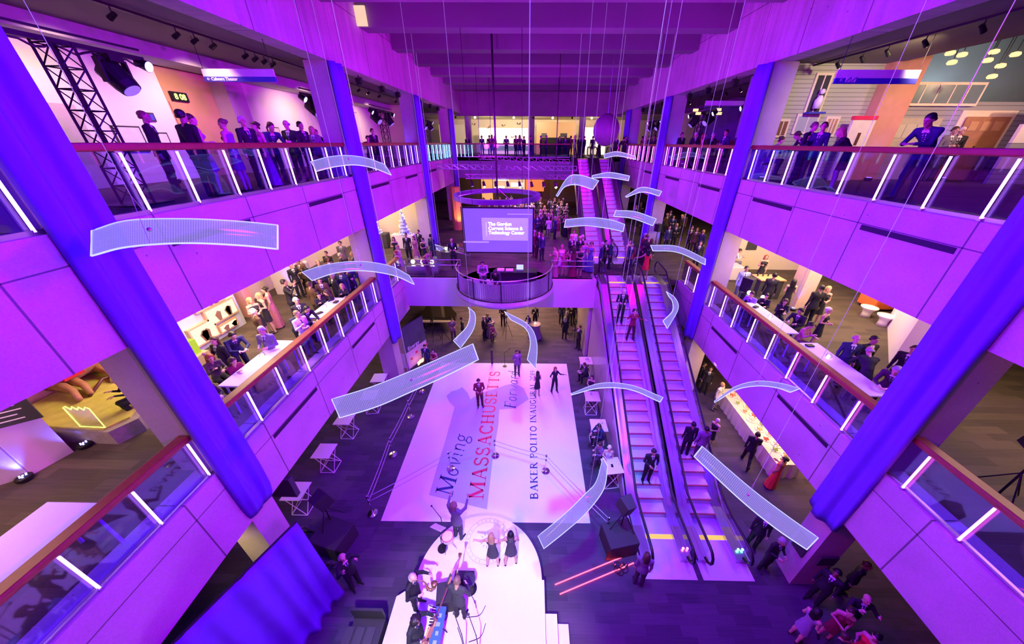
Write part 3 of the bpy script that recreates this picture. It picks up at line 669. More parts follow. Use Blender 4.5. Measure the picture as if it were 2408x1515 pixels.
panel([(1330, 517), (1386, 512), (1434, 517), (1469, 528)], [(1327, 535), (1378, 531), (1434, 538), (1465, 545)], PN+'wide and shallow, in front of the plaza crowd', .55, 2.6, .5)
panel([(1448, 495.5), (1493, 498), (1543, 515)], [(1443, 509), (1487, 514), (1535, 531)], PN+'tilted to the right, before the third right drape', .5, 2.2, .5)
panel([(1308, 460), (1335, 418), (1362, 412), (1408, 425)], [(1311, 462), (1329, 439), (1358, 435), (1394, 446)], PN+'with three bright slashes, left of the upper escalators', .5, 2.4, .6)
panel([(1393, 413), (1434, 406), (1480, 414)], [(1392, 419), (1432, 418), (1478, 425)], PN+'small arch over the head of the upper escalators', .5, 2.0, .4)
panel([(1471, 462), (1509, 441), (1556, 450)], [(1473, 464), (1511, 452), (1550, 461)], PN+'small arch over the doorway right of the upper escalators', .7, 2.0, .45)
panel([(1420, 363), (1452, 357), (1494, 368)], [(1421.5, 372), (1452, 367), (1495, 375)], PN+'tiny and faint, before the far right upper railing', .5, 2.2, .5)
# a few more long cables of the mobile
for i, (u, v, y) in enumerate(((1242, 500, 12), (1372, 300, 14), (1398, 330, 16), (985, 330, 15), (1000, 340, 18), (1548, 200, 10))):
    p = ony(u, v, y); solo('suspension_cable', MB().cyl((p.x, p.y, 17.99), (p.x, p.y, {0: 6.0, 1: 9.4, 2: 9.4, 3: 7.2, 4: 7.0, 5: 3.4}[i]), .005, n=5), CABLE,
        'thin lit cable of the hanging mobile running down through the void', 'cable', 'loose mobile cables')
# ================================================================== printed floor mat
GM = lambda u, v, z=0.0: onz(u, v, z)
MATP = mat('printed_mat_vinyl', (.86, .84, .86), .45, var=.02, scale=1); NAVY = mat('navy_print', (.03, .02, .16), .5); REDP = mat('red_print', (.75, .02, .10), .5)
GREYP = mat('pale_state_map_print', (.50, .46, .62), .5, var=.03)
mt = thing('floor_mat', 'huge white printed mat on the ground floor reading Moving Massachusetts Forward', 'floor mat', (-1.6, 11.5, 0))
MB().prism([(-5.32, 6.72), (2.24, 6.78), (2.26, 16.42), (-5.52, 16.36)], .002, .012).build('sheet', MATP, mt)
mp = [(1009, 1165), (1145, 1199), (1158, 1085), (1172, 998), (1174, 964), (1211, 961), (1243, 940), (1232, 914), (1210, 902), (1190, 906), (1165, 915), (1130, 925), (1106, 940), (1100, 925), (1087, 911), (1075, 918), (1062, 921), (1050, 932), (1056, 945), (1069, 959), (1048, 1035), (1028, 1100)]
MB().prism([(p.x, p.y) for p in (GM(u, v) for u, v in mp)], .012, .014).build('state_map', GREYP, mt)
# stroke letters with serifs:  (x0,y0,x1,y1,w) bars, lists of points for curves ; thick .15 thin .06
def ellp(cx, cy, rx, ry, a0, a1, n=18): return [(cx+rx*math.cos(math.radians(a0+(a1-a0)*i/n)), cy+ry*math.sin(math.radians(a0+(a1-a0)*i/n))) for i in range(n+1)]
TK, TN = .15, .055
def st(x, w=TK, y0=0, y1=1, s=(1, 1)):
    r = [([(x, y0), (x, y1)], w)]
    if s[0]: r.append(([(x-.16, y0+.02), (x+.16, y0+.02)], .04))
    if s[1]: r.append(([(x-.16, y1-.02), (x+.16, y1-.02)], .04))
    return r
GL = {
 'M': (1.05, st(.16, TN)+st(.90)+[([(.16, .98), (.53, .08)], TK), ([(.53, .08), (.90, .98)], TN)]),
 'A': (.86, [([(.14, .02), (.43, 1)], TN), ([(.43, 1), (.73, .02)], TK), ([(.25, .36), (.62, .36)], .05), ([(.0, .02), (.28, .02)], .04), ([(.57, .02), (.88, .02)], .04)]),
 'S': (.68, [(ellp(.34, .74, .22, .23, 20, 250)+ellp(.33, .26, .25, .25, 75, -165), .10), ([(.56, .70), (.56, .95)], .04), ([(.08, .05), (.08, .32)], .04)]),
 'C': (.82, [(ellp(.44, .5, .34, .48, 40, 320), .12), ([(.72, .70), (.72, .96)], .04)]),
 'H': (.92, st(.18)+st(.74)+[([(.18, .52), (.74, .52)], .05)]),
 'U': (.88, [([(.18, 1), (.18, .35)]+ellp(.46, .33, .28, .31, 180, 360)+[(.74, 1)], .10), ([(.02, .98), (.34, .98)], .04), ([(.60, .98), (.88, .98)], .04)]),
 'E': (.74, st(.18)+[([(.1, .02), (.64, .02), (.66, .22)], .045), ([(.1, .98), (.60, .98), (.62, .80)], .045), ([(.18, .52), (.5, .52)], .045)]),
 'T': (.78, st(.39, s=(1, 0))+[([(.06, .78), (.06, .97), (.72, .97), (.72, .78)], .045)]),
 'B': (.76, st(.18)+[([(.18, .98), (.38, .98)]+ellp(.38, .76, .20, .22, 90, -90)+[(.18, .54)], .08), ([(.38, .54)]+ellp(.38, .28, .26, .26, 90, -90)+[(.18, .02)], .09)]),
 'K': (.84, st(.18)+[([(.70, .98), (.24, .46)], .05), ([(.36, .58), (.74, .02)], TK*.85), ([(.58, .02), (.86, .02)], .04), ([(.56, .98), (.84, .98)], .04)]),
 'R': (.82, st(.18)+[([(.18, .98), (.38, .98)]+ellp(.38, .75, .22, .23, 90, -90)+[(.18, .52)], .08), ([(.40, .52), (.72, .02), (.84, .02)], TK*.8)]),
 'P': (.74, st(.18)+[([(.18, .98), (.38, .98)]+ellp(.38, .74, .24, .24, 90, -90)+[(.18, .50)], .09)]),
 'O': (.92, [(ellp(.46, .5, .36, .48, 0, 360, 28), .11)]),
 'L': (.70, st(.18)+[([(.1, .02), (.62, .02), (.64, .26)], .045)]),
 'I': (.40, st(.20)), 'N': (.94, st(.16, TN)+st(.78, TN)+[([(.16, .98), (.78, .02)], TK)]),
 'G': (.88, [(ellp(.44, .5, .34, .48, 40, 330), .11), ([(.74, .42), (.74, .1)], TK*.9), ([(.58, .42), (.86, .42)], .04)]),
 'F': (.70, st(.18)+[([(.1, .98), (.62, .98), (.64, .78)], .05), ([(.18, .52), (.5, .52)], .05)]),
 '2': (.62, [(ellp(.3, .74, .22, .23, 160, -40)+[(.08, .04), (.56, .04), (.57, .2)], .08)]), '0': (.66, [(ellp(.32, .5, .24, .47, 0, 360, 24), .09)]),
 '1': (.42, st(.21, s=(1, 0))+[([(.06, .84), (.21, .98)], .05)]), '9': (.64, [(ellp(.3, .70, .22, .26, 0, 360, 20), .08), ([(.52, .70), (.46, .3), (.2, .03)], .08)]),
 'o': (.56, [(ellp(.27, .32, .20, .30, 0, 360, 20), .07)]), 'v': (.56, [([(.04, .62), (.14, .62), (.24, .04), (.46, .4), (.48, .64)], .08)]),
 'i': (.32, [([(.04, .58), (.15, .62), (.15, .06), (.26, .04)], .08), ([(.14, .84), (.18, .88)], .10)]),
 'n': (.62, [([(.04, .6), (.13, .62), (.13, .0)], .08), ([(.13, .42)]+ellp(.31, .44, .17, .18, 150, 0)+[(.48, .06), (.58, .04)], .07)]),
 'g': (.58, [(ellp(.27, .40, .18, .22, 0, 360, 18), .07), (ellp(.27, -.14, .24, .17, 0, 360, 18), .06), ([(.2, .18), (.14, .06), (.3, .02)], .06), ([(.42, .56), (.56, .62)], .06)]),
 'r': (.44, [([(.04, .6), (.13, .62), (.13, .0)], .08), (ellp(.30, .44, .17, .18, 150, 40), .07)]),
 'w': (.80, [([(.04, .62), (.12, .62), (.18, .04), (.38, .5), (.44, .04), (.68, .4), (.70, .64)], .07)]),
 'a': (.60, [(ellp(.25, .32, .19, .30, 0, 360, 20), .07), ([(.44, .62), (.44, .08), (.56, .04)], .08)]),
 'd': (.60, [(ellp(.25, .32, .19, .30, 0, 360, 20), .07), ([(.34, .98), (.44, 1), (.44, .08), (.56, .04)], .08)]),
 ' ': (.40, [])}
def floor_text(s, p0, p1, cap, m, parent, shear=0, z=.0155, name='lettering', track=.06, boldk=1.0):
    """letters between floor points p0 and p1 along the reading direction; letter tops to the left of it"""
    p0, p1 = Vector((p0[0], p0[1])), Vector((p1[0], p1[1])); d = (p1-p0).normalized(); up = Vector((-d.y, d.x))
    tot = sum(GL[c][0]+track for c in s)-track; sx = (p1-p0).length/tot; x = 0; b = MB()
    for c in s:
        w_, strokes = GL[c]
        for pts, w in strokes:
            P2 = [p0+d*((x+px)*sx+shear*py*cap)+up*(py*cap) for px, py in pts]; w = w*boldk*(cap+sx)/2; L = []
            for i, q in enumerate(P2):
                a = P2[max(0, i-1)]; e = P2[min(len(P2)-1, i+1)]; t = (e-a)
                t = t.normalized() if t.length > 1e-6 else Vector((1, 0)); n = Vector((-t.y, t.x))
                L += [(*(q+n*w/2), z), (*(q-n*w/2), z)]
            b.add(L, [(2*i, 2*i+1, 2*i+3, 2*i+2) for i in range(len(P2)-1)])
        x += w_+track
    return b.build(name, m, parent)
def ft(s, a, b_, top, m, shear=0, **k):
    p0, p1, q = GM(*a), GM(*b_), GM(*top); d = (p1-p0).normalized(); cap = abs((q-p0).cross(d).z); return floor_text(s, p0, p1, cap, m, mt, shear, **k)
ft('MASSACHUSETTS', (1136, 1176), (1176, 874), (1100, 1172), REDP, boldk=1.25)
ft('BAKER POLITO INAUGURAL 2019', (1265, 1176), (1258, 872), (1247, 1175), NAVY, boldk=1.2)
ft('Moving', (1063, 1170), (1101, 1025), (1024, 1158), NAVY, .22)
ft('Forward', (1213, 963), (1219, 874), (1186, 957), NAVY, .22)
# ================================================================== stage
STG = mat('stage_white_gloss', (.88, .86, .88), .35, var=.02, scale=1)
SH = .58
sg = thing('stage', 'white glossy band stage with rounded front and a faint round seal', 'stage', (-1.5, 3, 0))
pts = [(-1.45+1.88*math.cos(a), 4.78+1.88*math.sin(a)) for a in [PI*i/40 for i in range(41)]]
MB().prism([(.50, -3), (.50, 4.78)]+pts+[(-3.36, 4.55), (-3.75, 4.3), (-3.75, -3)], 0, SH).build('platform', STG, sg)
sc_ = onz(1146, 1271, SH); ringm = mat('seal_grey_print', (.45, .44, .52), .4)
b = MB()
for r_ in (.57, .70):
    b.add([(sc_.x+(r_+e)*math.cos(2*PI*i/60), sc_.y+(r_+e)*math.sin(2*PI*i/60), SH+.004) for e in (0, .012) for i in range(60)], [(i, (i+1) % 60, 60+(i+1) % 60, 60+i) for i in range(60)])
for k in range(12):
    a = 2*PI*k/12; b.add([(sc_.x+.28*math.cos(a+q)*f, sc_.y+.28*math.sin(a+q)*f, SH+.004) for q, f in ((0, 1), (.12, .6), (-.12, .6))], [(0, 1, 2)])
b.build('round_seal', ringm, sg)
S = 'BAKER POLITO 2019 INAUGURAL '
for i, c in enumerate(S):
    if c == ' ': continue
    a = -2*PI*i/len(S)+2.2; bb = MB(); q = Vector((sc_.x+.60*math.cos(a), sc_.y+.60*math.sin(a))); t = Vector((math.sin(a), -math.cos(a)))
    floor_text(c, q-t*.035, q+t*.035, .07, ringm, sg, z=SH+.005, name='seal_letter')
st_ = thing('stage_steps', 'pair of low white steps on the right flank of the stage', 'steps', (.9, 1, 0))
MB().box(.51, .84, -3, 4.05, 0, .40).build('step', STG, st_); MB().box(.84, 1.16, -3, 3.9, 0, .20).build('step', STG, st_)
# two red laser-thin light strips on the carpet
RL = emis('red_light_strip', (1, .05, .10), 6)
a, b_ = GM(1278, 1392), GM(1475, 1305)
for k, (p, q, lb) in enumerate(((GM(1279, 1392), GM(1475, 1306), 'upper'), (GM(1290, 1415), GM(1490, 1325), 'lower'))):
    solo('light_strip', MB().tube([(p.x+.35, p.y+.18, .02), (q.x, q.y, .02)], .018, 6), RL, f'thin red light strip on the carpet by the stage, {lb} of the two', 'light strip')
# ================================================================== stanchions with cords
def stanchion(u, v, lab):
    p = GM(u, v); t = thing('stanchion', lab, 'stanchion', (p.x, p.y, 0), 'steel stanchions around the mat')
    MB().lathe([(.17, 0.013), (.17, .03), (.05, .045), (.02, .06), (.02, 1.0), (.028, 1.0), (.028, 1.04), (.001, 1.05)], (p.x, p.y, 0), 20).build('pole', mat('polished_chrome', (.8, .78, .82), .15, 1), t, smooth=False)
    MB().cyl((p.x, p.y, .93), (p.x, p.y, 1.0), .035).build('cord_ring', BLACK, t); MB().cyl((p.x, p.y, .68), (p.x, p.y, .74), .03).build('cord_ring', BLACK, t); return p
SP = [((877, 1208), 'chrome stanchion at the near left corner of the white mat'), ((1060, 1103), 'chrome stanchion standing on the word Moving'), ((1165, 1073), 'chrome stanchion standing beside the red word Massachusetts'),
      ((1283, 1109), 'chrome stanchion standing on the mat beside the inaugural lettering'), ((1424, 1258), 'chrome stanchion at the near right, beside the speaker stack')]
pp = [stanchion(*a, l) for a, l in SP]
SQ = [((877, 1208), ''), ((925, 1070), 'chrome stanchion on the dark floor, second along the left edge of the mat'), ((967, 980), 'chrome stanchion on the dark floor, third along the left edge of the mat'), ((993, 922), 'chrome stanchion farthest along the left edge of the mat')]
qq = [pp[0]]+[stanchion(*a, l) for a, l in SQ[1:]]
ROPE = mat('violet_cord', (.55, .50, .62), .5)
def cord(a, b_, lab):
    t = thing('barrier_cord', lab, 'cord', ((a.x+b_.x)/2, (a.y+b_.y)/2, .7), 'twin cords between the stanchions')
    for h in (.965, .71):
        MB().tube([(a.x+(b_.x-a.x)*i/8, a.y+(b_.y-a.y)*i/8, h-.05*math.sin(PI*i/8)) for i in range(9)], .012, 6).build('cord', ROPE, t, smooth=True)
for i in range(4): cord(pp[i], pp[i+1], 'pair of thin barrier cords strung across the white mat')
for i in range(3): cord(qq[i], qq[i+1], 'pair of thin barrier cords strung along the dark floor left of the mat')
# ================================================================== white cube tables with wire bases
TT = mat('white_table_top', (.86, .80, .76), .4, var=.02); WIRE = mat('white_wire', (.85, .80, .84), .4)
def cube_table(x, y, lab, a=0, h=1.0, w=.36, grp='white high tables with crossed wire bases'):
    t = thing('high_table', lab, 'table', (x, y, 0), grp, a)
    MB().box(-w, w, -w, w, h-.03, h).build('table_top', TT, t, world=False, bevel=.004)
    c = [(-w*.8, -w*.8), (w*.8, -w*.8), (w*.8, w*.8), (-w*.8, w*.8)]
    b = MB()
    for i in range(4):
        j = (i+1) % 4; b.cyl((*c[i], .015), (*c[j], .015), .014, n=6)
    b.build('base_frame', WIRE, t, world=False)
    for i in range(4):
        j = (i+1) % 4
        MB().cyl((*c[i], .015), (*c[j], h-.03), .013, n=6).build('leg', WIRE, t, world=False); MB().cyl((*c[j], .015), (*c[i], h-.03), .013, n=6).build('leg', WIRE, t, world=False)
    return t
for (x, y, a), l in zip(((-8.36+.0, 7.16, 0), (-8.32, 8.9, 0), (-8.38, 10.65, 0), (-7.95, 12.25, 8), (-8.04, 13.6, 5)), ('nearest the camera, beside the tilted speaker', 'second from the camera', 'middle one of the row', 'seen through the slanting panel', 'farthest of the row')):
    cube_table(x+.9 if False else x, y, 'white square high table at the left, ground floor, '+l, a)
for (x, y, a), l in zip(((3.22, 15.42, 0), (3.10, 12.4, 0), (3.09, 10.51, 0), (3.25, 8.44, 8)), ('farthest from the camera', 'with clutter, under the thin arch panel', 'where a person in dark clothes sits', 'nearest the speaker stack, with a phone on it')):
    cube_table(x, y, 'white square high table beside the escalator, '+l, a)
def clutter(x, y, z, lab, k=3):
    t = thing('table_clutter', lab, 'tableware', (x, y, z)); rnd = random.Random(int(x*100+y*10))
    for i in range(k):
        px, py = x+rnd.uniform(-.15, .15), y+rnd.uniform(-.15, .15)
        MB().cyl((px, py, z), (px, py, z+.09), .03, .035).build('cup', mat('plastic_cup', (.6, .55, .65), .2), t)
clutter(3.22, 15.45, 1.0, 'small cups on the farthest white table beside the escalator'); clutter(3.12, 12.45, 1.0, 'small cups and papers on the second white table beside the escalator'); clutter(3.12, 10.5, 1.0, 'small dark cups on the third white table beside the escalator')
solo('phone', MB().box(3.2, 3.28, 8.36, 8.5, 1.0, 1.012), BLACK, 'black phone lying on the white table nearest the speaker stack', 'phone')
# ================================================================== bar tables along the second-floor rails
CND = emis('candle_glow', (1.0, .55, .22), 5)
def bar(x0, x1, y0, y1, lab, candles=(), side=1):
    t = thing('bar_table', lab, 'bar table', ((x0+x1)/2, (y0+y1)/2, L2), 'white bar tables along the railings')
    MB().box(x0, x1, y0, y1, L2+1.0, L2+1.05).build('table_top', WHT, t, bevel=.01)
    for yy in (y0+.12, y1-.12):
        for xx in (x0+.08, x1-.08): MB().cyl((xx, yy, L2), (xx, yy, L2+1.0), .03, .02).build('leg', WHT, t)
    for (x, y, l) in candles:
        c = thing('candle_holder', l, 'candle', (x, y, L2+1.05), 'glowing candle holders on the bar tables')
        MB().cyl((x, y, L2+1.05), (x, y, L2+1.15), .035).build('candle', CND, c, smooth=False); b = MB()
        for k in range(5):
            a = 2*PI*k/5; b.cyl((x+.035*math.cos(a), y+.035*math.sin(a), L2+1.055), (x+.085*math.cos(a+.3), y+.085*math.sin(a+.3), L2+1.13), .004, n=4); b.cyl((x+.085*math.cos(a+.3), y+.085*math.sin(a+.3), L2+1.13), (x+.045*math.cos(a+.7), y+.045*math.sin(a+.7), L2+1.2), .004, n=4)
        b.build('wire_frame', BLACK, c)
    return t
bar(-8.45, -7.5, -1, 3.34, 'long white bar table behind the near left middle railing, lantern at its end', ((-8.2, 2.15, 'lit wire lantern on the nearest left bar table'),))
bar(-8.1, -7.5, 6.45, 8.68, 'white bar table on the left where men in suits lean together', ((-7.85, 7.75, 'small lit candle on the left bar table beside the reaching man'),))
bar(-8.1, -7.5, 10.2, 11.95, 'white bar table on the left crowded by seated women', ((-7.85, 11.0, 'small lit candle on the farther left bar table'),))
bar(8.5, 9.05, 9.55, 11.95, 'white bar table on the right with seated guests behind it', ((8.72, 10.6, 'small lit candle before the woman on the right bar table'),))
bar(8.5, 9.2, 6.45, 8.95, 'white bar table on the right where old men in suits gather', ((8.85, 8.1, 'small lit candle on the nearer right bar table'),))
for i, (x, y, l) in enumerate(((8.8, 8.75, 'dark phone and clutch on the nearer right bar table'), (8.75, 11.5, 'black handbag on the farther right bar table'), (-7.8, 10.55, 'black wrap lying on the farther left bar table'), (-7.7, 11.5, 'dark phone lying on the farther left bar table'))):
    solo('handbag' if 'bag' in l or 'wrap' in l else 'phone', MB().rbox((x, y, L2+1.075), .11, .07, .02, 30*i), BLACK, l, 'bag' if 'bag' in l or 'wrap' in l else 'phone', bevel=.01)
# ================================================================== buffet on the right of the ground floor
bt = thing('buffet_table', 'long white-clothed buffet table under the right gallery', 'table', (10.4, 11, 0))
b = MB(); N = 60; y0, y1, x0, x1 = 8.8, 13.4, 9.95, 10.95; ring = []
per = [(x0, y0), (x1, y0), (x1, y1), (x0, y1)]
for i in range(4):
    a, c = per[i], per[(i+1) % 4]; k = 10 if i % 2 == 0 else 44
    for j in range(k): ring.append((a[0]+(c[0]-a[0])*j/k, a[1]+(c[1]-a[1])*j/k, i))
n = len(ring)
for zz, am in ((.76, 0), (.4, .5), (.01, 1)):
    for j, (x, y, i) in enumerate(ring):
        nn = [(0, -1), (1, 0), (0, 1), (-1, 0)][i]; q = am*(.05+.03*math.sin(j*1.9)); b.v.append((x+nn[0]*q, y+nn[1]*q, zz))
for l_ in range(2):
    for j in range(n): b.f.append((l_*n+j, l_*n+(j+1) % n, (l_+1)*n+(j+1) % n, (l_+1)*n+j)); b.m.append(0)
b.f.append(tuple(range(n))); b.m.append(0)
b.build('tablecloth', CLOTH, bt, smooth=False)
rnd = random.Random(3); FO = [mat('food_%s' % s, c, .6, var=.5, scale=30) for s, c in (('pink', (.75, .35, .25)), ('gold', (.8, .55, .2)), ('green', (.3, .45, .15)), ('cream', (.85, .78, .6)), ('red', (.6, .12, .08)))]
FL = ['pink shrimp', 'golden pastry', 'green garnish', 'cream cheese', 'red fruit']
for i in range(16):
    y = 8.95+i*.28; x = 10.3+.3*(i % 2)+rnd.uniform(-.05, .05); r_ = rnd.uniform(.12, .2)
    t = thing('food_platter', 'round platter of mixed canapes on the white buffet table', 'platter', (x, y, .765), 'food platters on the buffet')
    MB().lathe([(.01, .765), (r_, .772), (r_+.02, .79), (r_, .785), (.01, .778)], (x, y, 0), 20).build('plate', WHT, t)
    b = MB()
    for k in range(9): a = k*2.4; q = r_*.8*math.sqrt(k/9); b.ball((x+q*math.cos(a), y+q*math.sin(a), .80), .035, 6)
    b.build('food', FO[i % 5], t, smooth=True)['kind'] = 'stuff'
# ================================================================== loudspeakers, stands, cases
SPK = mat('speaker_black', (.035, .033, .04), .7, var=.2, scale=40)
def speaker(loc, a, tilt, lab, h=.62, w=.40, d=.38, stand=None, floor=0, grp='loudspeakers'):
    t = thing('loudspeaker', lab, 'loudspeaker', (loc[0], loc[1], floor if stand else loc[2]-h/2), None, 0)
    R = Matrix.Rotation(math.radians(a), 4, 'Z') @ Matrix.Rotation(math.radians(tilt), 4, 'X'); c = Vector(loc)
    poly = [(-w/2, -d/2), (w/2, -d/2), (w*.36, d/2), (-w*.36, d/2)]
    b = MB(); b.prism(poly, -h/2, h/2); b.v = [tuple(c+R @ Vector(p)) for p in b.v]; b.build('cabinet', SPK, t, bevel=.012)
    b = MB(); b.box(-w/2+.03, w/2-.03, -d/2-.012, -d/2-.002, -h/2+.03, h/2-.03); b.v = [tuple(c+R @ Vector(p)) for p in b.v]; b.build('grille', mat('speaker_grille', (.02, .02, .022), .5, .4), t)
    if stand:
        MB().cyl((c.x, c.y, floor+.02), (c.x, c.y, c.z-h/2+.12), .02).build('pole', BLACK, t)
        for k in range(3):
            q = a*PI/180+k*2*PI/3; MB().cyl((c.x, c.y, floor+.75), (c.x+.45*math.cos(q), c.y+.45*math.sin(q), floor+.02), .013).build('leg', BLACK, t)
    return t
# left stack: pole speaker over a subwoofer
sb = thing('subwoofer', 'big black subwoofer on the floor left of the stage, pole speaker above it', 'subwoofer', (-6.5, 6.05, 0))
MB().rbox((-6.5, 5.95, .35), .52, .45, .35, -14).build('cabinet', SPK, sb, bevel=.02)
MB().rbox((-6.38, 5.5, .35), .47, .01, .28, -14).build('grille', MC.get('speaker_grille') or BLACK, sb)
speaker((-6.75, 6.35, 1.75), 150, -14, 'loudspeaker on a pole above the left subwoofer, beside the nearest white table', .62, .42, .42, True, .7)
sb = thing('subwoofer', 'black subwoofer on the floor right of the stage, beside the escalator foot', 'subwoofer', (3.0, 6.2, 0))
MB().rbox((3.05, 6.1, .35), .50, .42, .35, 12).build('cabinet', SPK, sb, bevel=.02)
MB().rbox((2.95, 5.66, .35), .42, .01, .28, 12).build('grille', BLACK, sb)
speaker((3.15, 6.35, 1.8), 200, -14, 'loudspeaker on a pole above the right subwoofer, next to the escalator', .62, .42, .42, True, .7)
for x, y, l in ((-6.35, 5.1, 'left'), (3.0, 5.35, 'right')):
    t = thing('cable_drum', f'cluster of chrome connectors and cables before the {l} subwoofer', 'cables', (x, y, 0))
    b = MB()
    for k in range(5): b.tube([(x+.12*math.cos(k)+.1*math.cos(q), y+.1*math.sin(k*2)+.1*math.sin(q), .03+.01*k) for q in [2*PI*i/14 for i in range(14)]], .012, 5, closed=True)
    b.build('cable_loops', RUBBER, t, smooth=True)
    for k in range(3): MB().cyl((x-.2+.2*k, y+.1, 0), (x-.2+.2*k, y+.1, .22), .045).build('connector', MC['polished_chrome'], t)
speaker((-9.0, 5.75, L2+1.55), 60, -10, 'dark loudspeaker on a stand behind the first left column, by the mural', .75, .45, .45, True, L2)
speaker((10.1, 4.5, L2+1.65), -120, -10, 'dark loudspeaker on a tripod stand behind the nearest right drape', .72, .45, .42, True, L2)
speaker((9.3, 13.1, L2+1.35), -60, 0, 'black loudspeaker beside the second right column above the bar table', .62, .45, .4, True, L2)
speaker((8.6, 22.6, L2+1.6), -60, 0, 'small black loudspeaker on the third right column of the plaza', .5, .4, .35, True, L2)
# ================================================================== curtain in the near left corner, lit plinth
b = MB(); N = 90; P0 = Vector((-5.78, 4.6)); P1 = Vector((-7.5, .2)); zs = [3.68, 3.3, 2.4, 1.4, .6, .15, .0]
for j, z in enumerate(zs):
    for i in range(N+1):
        t = i/N; q = P0.lerp(P1, t); am = (.03+.05*j/6)
        off = am*math.sin(t*70+math.sin(t*9)*2)+am*.6*math.sin(t*31+j*.35)
        nrm = Vector((.93, -.36)); fl = .22*(j/6)**2
        b.v.append((q.x+nrm.x*(off+fl), q.y+nrm.y*(off+fl)+(.12*(j/6) if i < 3 else 0), z))
for j in range(6):
    for i in range(N): b.f.append((j*(N+1)+i, j*(N+1)+i+1, (j+1)*(N+1)+i+1, (j+1)*(N+1)+i)); b.m.append(0)
cu = thing('blue_curtain', 'wide pleated blue curtain hiding the near left corner backstage', 'curtain', (-6.6, 2.4, 0))
o = b.build('cloth', DRAPE, cu, smooth=True); o.modifiers.new('s', 'SOLIDIFY').thickness = .01
MB().tube([(-5.78, 4.6, 3.7), (-7.5, .2, 3.7)], .025).build('top_pipe', BLACK, cu)
for q in ((-5.80, 4.56), (-6.9, 1.75)): MB().cyl((*q, 0), (*q, 3.7), .022).build('upright', BLACK, cu)
tag(MB().box(-7.9, -7.0, 5.95, 6.1, 2.55, 3.35).build('dark_sign_board', DGREY), 'dark notice board on the first left column under the blue drape', 'sign')
pw = thing('equipment_case', 'black road case with amber lights hidden behind the blue curtain', 'case', (-7.9, 3.2, 0))
MB().box(-8.3, -7.6, 2.6, 3.6, .0, .7).build('case', BLACK, pw, bevel=.02)
for k in range(6): MB().ball((-8.2+.1*k, 3.0+.07*(k % 3), .73), .02, 8).build('indicator_lamp', emis('amber_lamp', (1, .6, .2), 9), pw)
# plaques on the near right column
solo('wall_plaque', MB().box(8.10, 8.155, 5.2, 5.6, 1.25, 1.95), DGREY, 'dark plaque on the atrium side of the near right column', 'plaque')
solo('wall_plaque', MB().box(8.32, 8.82, 4.95, 4.995, 1.35, 1.75), DGREY, 'dark plaque on the tan front of the near right column', 'plaque')
